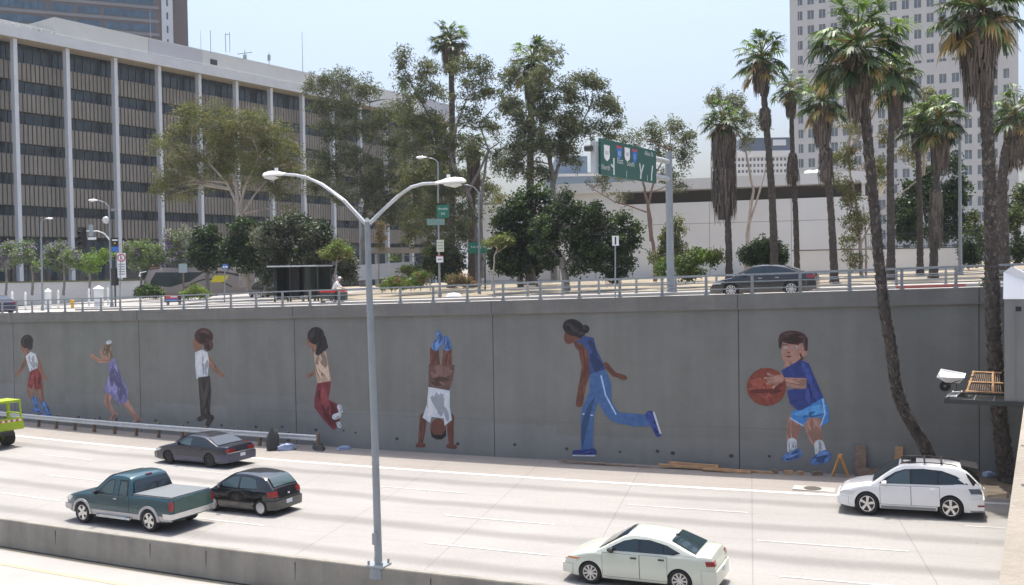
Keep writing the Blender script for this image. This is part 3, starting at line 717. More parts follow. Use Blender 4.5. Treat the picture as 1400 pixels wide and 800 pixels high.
    def wrap(s,name,end,d,z0,z1,m,off=.02,yin=0,parent=None,sides=None,nz=3,top=True):
        """band round the front (1) or rear (-1) end; yin = fraction of the half width where it stops (0 = runs right across)"""
        h=s.L/2; out=[]
        def hz_(zz):
            x=h
            while x>h-.6 and s.zt(end*x)<zz+.015: x-=.01
            return x
        def path(zz):
            q=hz_(zz); return [(end*(q-d+d*i/5),None) for i in range(6)]
        segs=[(1,),(-1,)] if yin>0 else [(1,-1)]
        for sg in segs:
            mb=MB(); rows=[]
            Z=[z0+(z1-z0)*i/nz for i in range(nz+1)]
            for z in Z:
                row=[]
                he=hz_(z)
                for x,_ in path(z): row.append((x+(end*off if abs(x)>he-.001 else 0),s.sy(x,z)+off,z))
                ye=(s.sy(end*he,z)+off)
                if yin>0:
                    for q in (.985,.9,.9*.5+yin*.5,yin): row.append((end*(he+off),ye*q,z))
                    if sg[0]<0: row=[(a,-b,c) for a,b,c in row]
                else:
                    row+=[(end*(he+off+.02),ye*.85,z),(end*(he+off+.035),0,z),(end*(he+off+.02),-ye*.85,z)]+[(a,-b,c) for a,b,c in row[::-1]]
                rows.append(row)
            k=len(rows[0])
            inner=[[(a-end*(off+.05),b*.93,c) for a,b,c in rows[0]]]; outer=[[(a-end*(off+.05),b*.93,c) for a,b,c in rows[-1]]]
            R=inner+rows+outer; vs=[p for r in R for p in r]
            mb.add(vs,[(i*k+j,(i+1)*k+j,(i+1)*k+j+1,i*k+j+1) for i in range(len(R)-1) for j in range(k-1)])
            mb.add([r[0] for r in R],[tuple(range(len(R)))]); mb.add([r[-1] for r in R],[tuple(range(len(R)))])
            out.append(mb.build(name,m,parent or s.t,smooth=40))
        return out
    def wheels(s,spokes=5,rim='alloy',sw=.055,tyre_w=.21,hub=None,cover=False):
        r=s.r; rr=r*.70
        w0=None
        for a in s.ax:
            for sg in (-1,1):
                y=sg*(s.W-.115)
                if w0 is None:
                    mb=MB(); mb.lathe([(.02,-.05),(rr*.95,-.05),(rr*.95,.06),(.02,.06)],20,close=True); w0=mb.build('wheel','black',s.t)
                    mb=MB(); tw=tyre_w/2; mb.lathe([(rr*.97,-tw*.8),(rr*1.03,-tw),(r*.90,-tw*1.02),(r*.985,-tw*.82),(r,-tw*.5),(r,tw*.5),(r*.985,tw*.82),(r*.90,tw*1.02),(rr*1.03,tw),(rr*.97,tw*.8)],30); ty=mb.build('tyre','rubber',w0,smooth=40)
                    mb=MB(); yo=tw*.86; mb.lathe([(rr*.99,tw*.2),(rr*.99,yo),(rr*.90,yo),(rr*.88,tw*.25)],28); mb.lathe([(.001,yo*.9),(rr*.2,yo*.9),(rr*.23,yo*.6)],14)
                    if cover: mb.lathe([(rr*.2,yo*.86),(rr*.6,yo*.93),(rr*.9,yo*.80)],28)
                    for q in range(spokes):
                        an=2*PI*q/spokes+.3; c,sn=math.cos(an),math.sin(an); px,pz=-sn,c
                        def pt(rad,wd,yy): return (c*rad+px*wd,yy,sn*rad+pz*wd)
                        i0,i1=rr*.12,rr*.95; y0=yo*.95 if not cover else yo*1.0
                        mb.add([pt(i0,-sw*.8,y0),pt(i0,sw*.8,y0),pt(i1,sw*1.15,y0*.95),pt(i1,-sw*1.15,y0*.95),pt(i0,-sw*.8,y0*.5),pt(i0,sw*.8,y0*.5),pt(i1,sw*1.15,y0*.5),pt(i1,-sw*1.15,y0*.5)],[(0,1,2,3),(0,3,7,4),(1,2,6,5)])
                    ri=mb.build('rim',rim,w0,smooth=40); wo=w0
                else:
                    wo=link('wheel',w0.data,s.t); link('tyre',ty.data,wo); link('rim',ri.data,wo)
                wo.location=(a,y,r); wo.rotation_euler=(0,rnd.uniform(0,6),0 if sg>0 else PI)
    def handle(s,door,x,z,m='black',sg=1):
        mb=MB(); mb.box((x,sg*(s.sy(x,z)+.022),z),(.17,.03,.035)); mb.build('handle',m,door)
    def mirror(s,x,z,m):
        for sg in (1,-1):
            mb=MB(); y=s.cy(x,z)
            vs=[]
            for i,(dx,k) in enumerate([(-.07,1.),(.02,1.),(.09,.6)]):
                for j in range(8):
                    an=2*PI*j/8; vs.append((x+dx,sg*(y+.13+.10*k*math.cos(an)),z+.045+.075*k*math.sin(an)))
            mb.add(vs,[(i*8+j,i*8+(j+1)%8,(i+1)*8+(j+1)%8,(i+1)*8+j) for i in range(2) for j in range(8)]+[tuple(range(8)),tuple(range(16,24))])
            mb.box((x,sg*(y+.03),z),(.06,.1,.03)); mb.build('mirror',m,s.t,smooth=40)
    def plate_(s,z,m='plate'):
        mb=MB(); mb.box((-s.L/2-.075,0,z),(.02,.32,.15)); mb.build('number_plate',m,s.t)
def car_root(name,label,front,rear,wb,axle_mid,W,cat,group='vehicles on the freeway',sc=1.0):
    """stands the car on the road from the two camera-side wheel contact points in the photo"""
    a,b=gp(*front),gp(*rear); mid=(a+b)/2; d=(a-b); d.z=0; d.normalize()
    slope=2*CV*mid.x; d=Vector((-1,-slope,0)).normalized()   # cars follow the road
    nn=Vector((-d.y,d.x,0));                                   # left of travel = camera side
    if nn.y>0: nn=-nn
    c=mid-nn*(W/2-.10)*sc-d*axle_mid*sc
    return thing(name,label,cat,(c.x,c.y,gx(c.x)+.002),math.atan2(d.y,d.x),group,math.atan(G),sc)
mk('car_white',(.78,.77,.75),.25,coat=.8); mk('car_pale_green',(.58,.61,.52),.28,.1,coat=.8); mk('car_teal',(.014,.062,.082),.28,.25,coat=.8); mk('car_teal_low',(.018,.075,.066),.3,.25,coat=.8)
mk('car_silver',(.46,.44,.43),.35,.3,coat=.5); mk('car_black',(.008,.008,.010),.2,coat=1); mk('car_navy',(.012,.013,.022),.3,.1,coat=.6); mk('car_navy_low',(.035,.035,.075),.35,.15,coat=.6); mk('bed_cover',(.125,.14,.15),.75,noise=.06,nscale=3)
mk('trim_gray',(.25,.26,.26),.5)
def wx(pts): return pts
# --- white crossover
t=car_root('parked_suv','white SUV with five spoke wheels and black roof rails by the leaning palm',(1186,704),(1300,709),2.72,.02,1.84,'SUV',sc=.93); t.name='suv'; t.scale=(.93,.95,1.01)
c=Car(t,4.73,1.84,.375,(1.38,-1.34),.24,[(-2.365,.80),(-2.25,1.02),(-1.9,1.08),(0,1.05),(1.0,1.02),(1.5,.98),(2.0,.86),(2.25,.74),(2.365,.60)],
  [(-2.33,1.08),(-2.12,1.30),(-1.85,1.54),(-1.45,1.645),(-.7,1.69),(.0,1.675),(.3,1.62),(.7,1.40),(1.22,1.03)],tum=.33,paint='car_white',nose=.2,tail=.13)
c.side('window_trim',[(.98,1.06),(.72,1.25),(.42,1.43),(.1,1.53),(-.5,1.56),(-1.1,1.52),(-1.55,1.38),(-1.93,1.13),(-1.0,1.09)],'black',.005)
c.side('window',[(.80,1.085),(.62,1.24),(.38,1.40),(.08,1.50),(-.06,1.505),(-.06,1.08)],'glass_clear',.011); c.side('window',[(-.12,1.08),(-.12,1.505),(-.5,1.53),(-.95,1.50),(-.95,1.10)],'glass',.011); c.side('window',[(-1.0,1.105),(-1.0,1.495),(-1.5,1.35),(-1.83,1.14)],'glass',.011)
c.side('rear_quarter_glass',[(-2.27,1.10),(-2.14,1.24),(-1.96,1.42),(-1.86,1.47),(-1.90,1.36),(-2.02,1.16),(-2.06,1.10)],'black',.006)
c.glass('windscreen',1.2,.28,'glass_tint',.09); c.glass('rear_window',-2.3,-1.86,'glass',.1,lo=.02)
d=c.flank('door',-.07,.93,.40,1.0,'car_white'); [c.handle(o,.10,.92,'car_white',s) for o,s in zip(d,(1,-1))]
d=c.flank('door',-1.0,-.09,.40,lambda x:1.01,'car_white'); [c.handle(o,-.78,.93,'car_white',s) for o,s in zip(d,(1,-1))]
c.flank('sill_trim',-.88,.92,.25,.34,'trim_gray',.012,nz=2)
c.wrap('bumper',1,.35,.30,.58,'car_white',.03); c.wrap('bumper',-1,.40,.32,.66,'car_white',.035); c.wrap('bumper_trim',-1,.40,.26,.31,'trim_gray',.01)
c.wrap('headlight',1,.42,.66,.80,'clear_lens',.012,.62); c.wrap('tail_light',-1,.34,.84,1.00,'glass_sky',.012,.55); c.wrap('reflector',-1,.16,.44,.50,'red_lens',.045,.8)
mb=MB(); vs=[]; 
for x,z in ((-2.26,1.60),(-1.74,1.690),(-1.72,1.64),(-2.22,1.50)): vs+=[(x,-.58,z),(x,.58,z)]
mb.add(vs,[(0,1,3,2),(2,3,5,4),(4,5,7,6),(6,7,1,0),(0,2,4,6),(1,3,5,7)]); mb.build('spoiler','black',t)
for s in (1,-1):
    mb=MB(); mb.tube([(.25,s*.60,1.68),(.1,s*.60,1.735),(-.7,s*.60,1.755),(-1.4,s*.60,1.715),(-1.6,s*.60,1.66)],.018,6); mb.build('roof_rail','black',t,smooth=40)
for x in (-.55,-1.1):
    mb=MB(); mb.box((x,0,1.765),(.06,1.24,.03)); mb.build('crossbar','dark_metal',t)
mb=MB(); mb.add([(.22,-.5,1.675),(.22,.5,1.675),(-.28,.52,1.715),(-.28,-.52,1.715)],[(0,1,2,3)]); mb.build('sunroof','glass',t)
c.wheels(5,'chrome',.042,.23); c.mirror(.78,1.06,'car_white'); c.plate_(.80)
# --- pale green sedan
t=car_root('sedan','pale green four door sedan with dark windows nearest the camera',(811,800),(935,807),2.61,-.02,1.72,'car',sc=.945)
c=Car(t,4.44,1.72,.315,(1.37,-1.24),.19,[(-2.22,.80),(-2.15,.98),(-1.9,1.03),(-1.5,1.02),(0,.97),(.9,.95),(1.4,.91),(1.9,.78),(2.15,.66),(2.22,.52)],
  [(-1.72,1.03),(-1.4,1.17),(-1.0,1.34),(-.6,1.43),(-.1,1.47),(.25,1.44),(.6,1.28),(1.18,.96)],tum=.36,paint='car_pale_green',nose=.2,tail=.14)
c.side('window_trim',[(.86,1.0),(.62,1.15),(.35,1.28),(.05,1.345),(-.4,1.345),(-.9,1.24),(-1.28,1.07),(-1.1,1.01)],'black',.005)
c.side('window',[(.74,1.015),(.58,1.13),(.33,1.255),(.08,1.315),(-.08,1.32),(-.08,1.01)],'glass_tint',.011); c.side('window',[(-.14,1.01),(-.14,1.32),(-.4,1.32),(-.78,1.25),(-.78,1.02)],'glass',.011); c.side('window',[(-.83,1.025),(-.83,1.235),(-1.2,1.08),(-1.06,1.03)],'glass',.011)
c.glass('windscreen',1.16,.26,'glass_tint',.08); c.glass('rear_window',-1.70,-.98,'glass_tint',.10,lo=.04)
d=c.flank('door',-.10,.98,.27,.93,'car_pale_green'); [c.handle(o,.06,.845,'black',s) for o,s in zip(d,(1,-1))]
d=c.flank('door',-.90,-.12,.27,.94,'car_pale_green'); [c.handle(o,-.74,.86,'black',s) for o,s in zip(d,(1,-1))]
c.wrap('bumper',1,.30,.24,.52,'car_pale_green',.025); c.wrap('bumper',-1,.34,.26,.64,'car_pale_green',.045)
c.wrap('headlight',1,.40,.62,.75,'clear_lens',.012,.6); c.wrap('side_marker',1,.36,.68,.73,'amber_lens',.016,.95); c.wrap('tail_light',-1,.22,.77,.90,'red_lens',.012,.78)
mb=MB(); mb.box((-1.02,.0,1.375),(.10,.06,.05)); mb.build('antenna','black',t)
c.wheels(9,'alloy',.022,.20); c.mirror(.70,1.0,'black'); c.plate_(.56)
# --- teal pickup
t=car_root('pickup_truck','teal pickup truck with silver lower trim and grey bed cover',(117,714),(208,727),3.53,0,1.95,'pickup truck',sc=1.0)
c=Car(t,5.70,1.95,.385,(1.80,-1.72),.36,[(-2.85,1.16),(-2.7,1.19),(-.8,1.19),(.9,1.17),(1.2,1.14),(2.0,1.08),(2.5,1.0),(2.78,.86),(2.85,.66)],
  [(-.86,1.22),(-.80,1.45),(-.70,1.70),(-.55,1.80),(-.1,1.84),(.35,1.80),(.62,1.66),(1.28,1.14)],tum=.27,paint='car_teal',nose=.18,tail=.02,wbf=.955,endlen=.9,
  f=[(.36,.94),(.5,.985),(.72,1.0),(.95,.985),(1.2,.955),(1.4,.93)])
c.side('window_trim',[(1.0,1.18),(.72,1.40),(.50,1.60),(.30,1.68),(-.58,1.69),(-.66,1.18)],'black',.004)
c.side('window',[(.88,1.19),(.66,1.39),(.47,1.56),(.28,1.64),(.12,1.65),(.12,1.19)],'glass_clear',.011); c.side('window',[(-.20,1.19),(-.20,1.63),(-.54,1.62),(-.60,1.19)],'glass_clear',.011)
c.side('door_pillar',[(.09,1.17),(.09,1.69),(-.17,1.70),(-.17,1.17)],'car_teal',.014)
c.glass('windscreen',1.25,.36,'glass_tint',.08)
mb=MB(); 
vs=[]
for z,x in ((1.27,-.885),(1.50,-.815),(1.68,-.735)): vs+=[(x-.02,q*(c.cy(-.8,z)-.07),z) for q in (-1,-.5,0,.5,1)]
mb.add(vs,[(i*5+j,i*5+5+j,i*5+6+j,i*5+1+j) for i in range(2) for j in range(4)]); mb.build('rear_window','glass',t)
mb=MB(); mb.box((-.66,0,1.775),(.05,.26,.05)); mb.build('brake_light','red_lens',t)
d=c.flank('door',-.16,1.0,.55,1.14,'car_teal'); [c.handle(o,-.02,1.02,'car_silver',s) for o,s in zip(d,(1,-1))]
c.flank('door',-.72,-.18,.55,1.14,'car_teal')
c.flank('lower_trim',-1.24,1.32,.37,.56,'car_silver',.010,nz=3); c.flank('lower_trim',-2.82,-2.20,.42,.58,'car_silver',.010,nz=3)
c.flank('waist_moulding',-1.2,1.3,.74,.79,'car_teal_low',.02,nz=2)
for a in c.ax:
    for s in (1,-1):
        mb=MB(); vs=[]
        for i in range(17):
            an=PI*i/16; R1=c.r*1.13; R2=R1+.085
            for R,o in ((R1-.01,-.06),(R1,.035),(R2,.028),(R2+.01,-.02)):
                x=a+R*math.cos(an); z=c.r*.98+R*math.sin(an); vs.append((x,s*(c.sy(x,max(.5,z))+o),z))
        mb.add(vs,[(i*4+j,i*4+4+j,i*4+5+j,i*4+1+j) for i in range(16) for j in range(3)]); mb.build('wheel_arch','car_silver',t,smooth=40)
mb=MB(); mb.box((-1.83,0,1.225),(1.92,1.72,.05)); mb.box((-1.83,0,1.20),(1.96,1.78,.02)); mb.build('bed_cover','bed_cover',t)
mb=MB(); mb.box((-2.862,0,.87),(.03,1.66,.56)); mb.box((-2.885,0,1.05),(.02,.30,.07)); mb.build('tailgate','car_teal_low',t)
c.wrap('bumper',-1,.34,.52,.70,'chrome',.07); c.wrap('bumper',1,.40,.44,.66,'car_silver',.05); c.wrap('headlight',1,.3,.78,.95,'clear_lens',.012,.62)
c.wrap('tail_light',-1,.13,.80,1.10,'red_lens',.014,.86); c.plate_(.60)
for s in (1,-1):
    mb=MB(); mb.tube([(1.05,s*.90,.42),(.95,s*.99,.36),(-.75,s*.99,.36),(-.9,s*.90,.42)],.045,8); mb.box((.1,s*.97,.405),(1.4,.13,.02)); mb.build('step_bar','chrome',t,smooth=40)
c.wheels(5,'chrome',.06,.25); c.mirror(.92,1.16,'black')
# --- black hatchback
t=car_root('hatchback','small black hatchback with silver hubcaps right behind the teal pickup',(290,697),(358,706),2.46,.02,1.69,'car',sc=.97)
c=Car(t,3.82,1.69,.30,(1.18,-1.26),.19,[(-1.91,.72),(-1.87,.90),(-1.7,.98),(0,.95),(.7,.95),(1.2,.89),(1.6,.76),(1.84,.62),(1.91,.48)],
  [(-1.80,1.0),(-1.62,1.22),(-1.40,1.40),(-1.0,1.485),(-.4,1.525),(.1,1.49),(.45,1.33),(1.15,.93)],tum=.34,paint='car_black',nose=.22,tail=.16,endlen=.7)
c.side('window',[(.78,1.01),(.5,1.20),(.2,1.35),(.0,1.385),(-.15,1.39),(-.15,.985)],'glass_clear',.011); c.side('window',[(-.25,.985),(-.25,1.39),(-.6,1.38),(-.95,1.32),(-1.12,1.02)],'glass_clear',.011)
c.glass('windscreen',1.1,.15,'glass_tint',.08); c.glass('rear_window',-1.78,-1.42,'glass_clear',.12,lo=.05,off=.02)
d=c.flank('door',-.2,.88,.27,.92,'car_black'); [c.handle(o,-.05,.84,'car_black',s) for o,s in zip(d,(1,-1))]
d=c.flank('door',-.84,-.22,.27,.92,'car_black'); [c.handle(o,-.72,.84,'car_black',s) for o,s in zip(d,(1,-1))]
c.wrap('bumper',1,.3,.22,.5,'car_black',.025); c.wrap('bumper',-1,.30,.24,.58,'car_black',.05); c.wrap('headlight',1,.34,.62,.76,'clear_lens',.012,.6); c.wrap('tail_light',-1,.26,.72,.92,'red_lens',.014,.74)
mb=MB(); mb.box((-1.955,0,.78),(.05,.10,.06)); mb.build('badge','chrome',t); 
c.wheels(7,'alloy',.03,.19,cover=True); c.mirror(.68,1.0,'car_black'); c.plate_(.48)
# --- dark navy sedan
t=car_root('sedan','dark navy sedan with black wheels in the lane beside the guardrail',(232,633),(291,640),2.81,0,1.85,'car',sc=1.0)
c=Car(t,5.08,1.85,.325,(1.46,-1.35),.19,[(-2.54,.80),(-2.48,.95),(-2.2,1.0),(-1.3,1.0),(0,.96),(.9,.95),(1.5,.90),(2.1,.80),(2.45,.66),(2.54,.5)],
  [(-1.86,1.0),(-1.5,1.16),(-1.1,1.32),(-.7,1.40),(-.1,1.43),(.3,1.40),(.65,1.25),(1.2,.96)],tum=.38,paint='car_navy',nose=.16,tail=.12)
c.side('window',[(.74,1.0),(.55,1.13),(.28,1.26),(.05,1.30),(-.1,1.30),(-.1,.985)],'glass_clear',.011); c.side('window',[(-.17,.985),(-.17,1.30),(-.5,1.30),(-.92,1.23),(-1.15,1.02)],'glass',.011)
c.glass('windscreen',1.15,.32,'glass_tint',.08); c.glass('rear_window',-1.84,-1.08,'glass_sky',.10,lo=.04)
d=c.flank('door',-.15,.9,.45,.93,'car_navy'); [c.handle(o,.0,.85,'car_navy',s) for o,s in zip(d,(1,-1))]
d=c.flank('door',-.92,-.17,.45,.93,'car_navy'); [c.handle(o,-.77,.85,'car_navy',s) for o,s in zip(d,(1,-1))]
c.flank('lower_panel',-.95,1.05,.21,.46,'car_navy_low',.008); c.flank('lower_panel',-2.5,-1.76,.30,.60,'car_navy_low',.008)
c.wrap('bumper',1,.3,.22,.54,'car_navy',.03); c.wrap('bumper',-1,.34,.28,.66,'car_navy_low',.05); c.wrap('headlight',1,.34,.62,.74,'clear_lens',.012,.6); c.wrap('tail_light',-1,.14,.74,.88,'red_lens',.014,.5); c.wrap('chrome_strip',-1,.05,.69,.715,'chrome',.02)
c.wheels(10,'black',.03,.21); c.mirror(.66,1.0,'car_navy'); c.plate_(.56)
# --- black sedan on the upper street
def street_car(name,label,u,D,lat,sc,cat='car',group='vehicles on the upper street'):
    p=P(u,385,D); y=YW+yc(p.x)+lat
    return thing(name,label,cat,(p.x,y,zu(p.x,y)+.003),math.atan2(-2*CV*p.x,-1),group,math.atan(G),sc)
t=street_car('sedan','black sedan with bright alloy wheels driving on the upper street behind the railing',1050,43.5,3.3,.93)
c=Car(t,4.85,1.82,.335,(1.42,-1.36),.18,[(-2.42,.85),(-2.35,1.02),(-2.1,1.06),(-1.5,1.03),(0,.99),(.9,.97),(1.5,.90),(2.1,.78),(2.35,.64),(2.42,.5)],
  [(-1.95,1.06),(-1.6,1.18),(-1.1,1.36),(-.6,1.45),(-.1,1.47),(.3,1.43),(.7,1.27),(1.35,.96)],tum=.36,paint='car_black',nose=.2,tail=.14)
c.side('window',[(.86,1.01),(.6,1.17),(.3,1.29),(.05,1.335),(-.1,1.34),(-.1,1.01)],'glass_tint',.011); c.side('window',[(-.17,1.01),(-.17,1.34),(-.5,1.33),(-.95,1.24),(-1.3,1.07),(-1.1,1.03)],'glass_tint',.011)
c.glass('windscreen',1.3,.32,'glass_tint',.08); c.glass('rear_window',-1.9,-1.1,'glass_tint',.10,lo=.04)
d=c.flank('door',-.13,.95,.30,.93,'car_black'); [c.handle(o,.04,.86,'chrome',s) for o,s in zip(d,(1,-1))]
d=c.flank('door',-.90,-.15,.30,.94,'car_black'); [c.handle(o,-.74,.87,'chrome',s) for o,s in zip(d,(1,-1))]
c.wrap('bumper',1,.3,.22,.5,'car_black',.025); c.wrap('bumper',-1,.34,.26,.66,'car_black',.045); c.wrap('headlight',1,.4,.64,.76,'clear_lens',.012,.6); c.wrap('tail_light',-1,.34,.80,.95,'red_lens',.012,.5)
c.wheels(9,'alloy',.028,.21); c.mirror(.78,1.02,'car_black')
# --- dark car at the left frame edge, on the upper street
t=street_car('sedan','dark blue car half out of frame at the left end of the railing',-188,64,3.2,1.0)
c=Car(t,4.6,1.78,.32,(1.38,-1.3),.18,[(-2.3,.85),(-2.2,1.0),(-1.5,1.02),(0,.98),(.9,.95),(1.5,.88),(2.1,.74),(2.3,.5)],
  [(-1.9,1.03),(-1.1,1.34),(-.6,1.42),(-.1,1.44),(.3,1.40),(.7,1.23),(1.25,.95)],tum=.36,paint='car_navy_low')
c.side('window',[(.8,1.0),(.3,1.26),(-.1,1.31),(-.1,.99)],'glass_tint',.011); c.side('window',[(-.17,1.0),(-.17,1.31),(-.9,1.22),(-1.2,1.04)],'glass_tint',.011)
c.glass('windscreen',1.2,.32,'glass_tint',.08); c.glass('rear_window',-1.85,-1.1,'glass_tint',.10); c.wrap('bumper',-1,.34,.26,.66,'car_navy_low',.045); c.wrap('tail_light',-1,.2,.80,.95,'red_lens',.012,.6); c.wheels(7,'alloy',.03,.2)
# ------------------------------------------------------------------ buildings
class Frame_:
    """local frame on a facade: s along, d out of the facade towards the viewer, z up"""
    def __init__(s,o,ang): s.o=Vector(o); s.e=Vector((math.cos(ang),math.sin(ang),0)); s.n=Vector((math.sin(ang),-math.cos(ang),0)); s.a=ang
    def __call__(s,a,d,z): return s.e*a+s.n*d+Vector((0,0,z))
def fbox(mb,fr,a0,a1,d0,d1,z0,z1,mi=0):
    vs=[fr(a,d,z) for a in(a0,a1) for d in(d0,d1) for z in(z0,z1)]
    return mb.add(vs,[(0,1,3,2),(4,6,7,5),(0,4,5,1),(2,3,7,6),(0,2,6,4),(1,5,7,3)],mi)
# --- office block on the left: white columns, ribbed spandrels, dark window bands
D0=122
base=P(28,388,D0); zg=zu(base.x,base.y)
fr=Frame_((base.x,base.y,zg),math.radians(90-10.8)); fr.n=Vector((math.cos(math.radians(-10.8)),math.sin(math.radians(-10.8)),0))
t=thing('office_building','long grey office block with tall white columns and ribbed panels behind the trees','building',(base.x,base.y,zg))
zl=lambda v:P(28,v,D0).z-zg
BAY=7.06; N0,N1=-3,13; s0,s1=N0*BAY,N1*BAY
ztop=zl(41); zf=zl(55)
rows=[(82,107),(124,150),(167,194),(209,236),(251,280),(294,323)]
mb=MB(); fbox(mb,fr,s0,s1,-30,-2.2,0,zf+1.0); mb.build('wall','dark_recess',t)
mb=MB(); fbox(mb,fr,s0-1,s1+1,-31,.9,zf+.012,ztop); mb.build('roof_fascia',['fascia_white'],t)
mb=MB(); fbox(mb,fr,s0-.9,s1+.9,-2.19,.86,zf-.02,zf+.01); mb.build('soffit','soffit',t)
cm=None
for n in range(N0,N1+1):
    if cm is None:
        mb=MB(); fbox(mb,fr,-.25,.25,-.45,.35,-.2,zf-.02); cm=mb.build('column','column_white',t); cm.location=fr(n*BAY,0,0); cd_=cm.data
    else: o=link('column',cd_,t); o.location=fr(n*BAY,0,0)
for a,b in rows:
    z1,z0=zl(a),zl(b); mb=MB(); fbox(mb,fr,s0,s1,-2.19,-1.62,z0,z1,1)
    k=int((s1-s0)/.588); st=(s1-s0)/k
    for i in range(k): fbox(mb,fr,s0+i*st+.06,s0+(i+1)*st-.10,-1.62,-1.38,z0+.05,z1-.05,0)
    mb.build('spandrel_panel',['spandrel','spandrel_groove'],t)
wb=[(56,82)]+[(rows[i][1],rows[i+1][0]) for i in range(5)]
for a,b in wb:
    z1,z0=zl(a),zl(b); hgt=z1-z0; wm=None
    for n in range(N0,N1):
        if n>12: continue
        if wm is None:
            mb=MB(); fbox(mb,fr,.03,BAY-.03,-2.18,-1.95,.02,hgt-.02,0)
            for j in range(7): fbox(mb,fr,j*BAY/6-.045,j*BAY/6+.045,-1.95,-1.85,.02,hgt-.02,1)
            fbox(mb,fr,.05,BAY-.05,-1.95,-1.87,.0,.10,1)
            o=mb.build('window',['office_glass','mullion'],t); wm=o.data
        else: o=link('window',wm,t)
        o.location=fr(n*BAY,0,z0)
mb=MB()
for n in range(N0,N1):
    for j in range(4): fbox(mb,fr,n*BAY+j*BAY/3-.06,n*BAY+j*BAY/3+.06,-2.19,-2.05,.4,zl(323)-.1,1)
    fbox(mb,fr,n*BAY+.02,n*BAY+BAY-.02,-2.2,-2.12,1.0,zl(323)-.2,0)
mb.build('ground_floor_glazing',['office_glass','mullion'],t)
mb=MB(); 
zs=ztop+3.3
fbox(mb,fr,1.*BAY,s1-2,-28,-2.6,ztop,zs,0)
for a in (3.05,7.9,12): fbox(mb,fr,a*BAY,(a+1.35)*BAY,-2.6,-2.5,ztop+.3,zs-.2,1)
fbox(mb,fr,4.62*BAY,4.8*BAY,-2.6,-2.5,ztop+1.3,ztop+2.1,2)
for i in range(160):   # little fence at the left end of the roof
    a=-1.6*BAY+i*.12*BAY*.4
    if a<1*BAY and i%2==0: fbox(mb,fr,a,a+.18,-2.4,-2.3,ztop,ztop+1.3,0)
fbox(mb,fr,-1.6*BAY,1*BAY,-2.42,-2.28,ztop+1.25,ztop+1.4,0); fbox(mb,fr,-.2*BAY,.8*BAY,-10,-5,ztop,ztop+2.2,0)
fbox(mb,fr,.9*BAY,s1-2,-1.2,-1.12,ztop+.75,ztop+.82,0)
for n in range(4,60): fbox(mb,fr,n*BAY*.25,n*BAY*.25+.07,-1.2,-1.12,ztop,ztop+.8,0)
mb.build('rooftop_screen',['screen_wall','louvre','dark_recess'],t)
def rooftop(name,label,u,v0,v1,D,r,extra=None):
    a,b=P(u,v0,D),P(u,v1,D); tt=thing(name,label,'antenna',a,0,'aerials on the office roof'); mb=MB(); mb.tube([(0,0,0),(0,0,(b-a).z)],[r,r*.6],5)
    if extra:
        for q in extra: mb.box((q[0],0,q[1]),(q[2],.06,q[3]))
    mb.build('mast','steel_gray',tt); return tt
rooftop('roof_antenna','tall thin white rod on the office roof, set against the brown tower',206,56,14,142,.06)
rooftop('roof_antenna','tall slim aerial on the office roof left of the eucalyptus treetop',414,100,44,165,.06)
rooftop('roof_antenna','short aerial with a cross bar on the office roof edge',335,86,68,160,.08,[(0,1.6,3,.12),(0,.9,.7,.9)])
rooftop('roof_antenna','stubby aerial with a drum near the middle of the office roof',368,92,72,162,.08,[(0,1.6,.6,1.0)])
rooftop('roof_antenna','pair of thin rods on the office roof just right of the brown tower',275,75,42,150,.04,[(1.9,1.8,.07,3.6),(4.8,1.4,.07,3),(5.6,1.4,.07,3),(5.2,2.6,.9,.07)])
# planter wall in front of the office block
mb=MB(); a=up(-60,104); b=up(190,111); e=(b-a); e.z=0; e.normalize()
pw=thing('planter_wall','low pale planter wall along the foot of the office block','wall',a); 
f2=Frame_((0,0,0),math.atan2(e.y,e.x)); mb=MB(); L_=(b-a).length
fbox(mb,f2,-12,L_+22,-.4,0,.35,2.9,0); fbox(mb,f2,-12,L_+22,-.42,-.05,-.3,.36,1)
mb.build('wall',['planter_white','dark_recess'],pw); mb=MB(); fbox(mb,f2,-12,L_+22,-.9,.05,2.9,3.05); mb.build('planting','leaf_olive',pw)
# --- brown tower behind the office block
p=P(-120,60,215); q=P(258,60,238); zb=P(120,330,200).z
e=(q-p); e.z=0; fr=Frame_((p.x,p.y,zb),math.atan2(e.y,e.x)); L_=e.length; z_=lambda v:P(100,v,226).z-zb
t=thing('tower_block','dark brown granite tower with blue window bands above the office roof','building',(p.x,p.y,zb))
ZT=z_(-60)
mb=MB(); fbox(mb,fr,0,L_-6.2,-30,0,0,ZT); fbox(mb,fr,L_-6,L_,-30,-1,0,ZT)
mb.build('wall','brown_granite',t)
mb=MB(); fbox(mb,fr,L_-6.2,L_-3.6,-20,.35,0,ZT); mb.build('light_shaft','column_white',t)
for i in range(8):
    v=-34+19*i; z0=z_(v+10); z1=z_(v)
    for a0,a1 in ((1,L_*.46),(L_*.48,L_*.56),(L_*.575,L_*.66),(L_*.675,L_-8)):
        mb=MB(); fbox(mb,fr,a0,a1,0,.08,z0,z1,0)
        k=max(2,int((a1-a0)/1.5))
        for j in range(1,k): fbox(mb,fr,a0+(a1-a0)*j/k-.06,a0+(a1-a0)*j/k+.06,.08,.14,z0,z1,1)
        mb.build('window',['blue_glass','mullion'],t)
    mb=MB(); fbox(mb,fr,.5,L_-6.8,0,.12,z0-.95,z0-.25); mb.build('band','band_gray',t)
    mb=MB(); fbox(mb,fr,L_-5.1,L_-4.7,.35,.4,z0,z1); mb.build('slot','blue_glass',t)
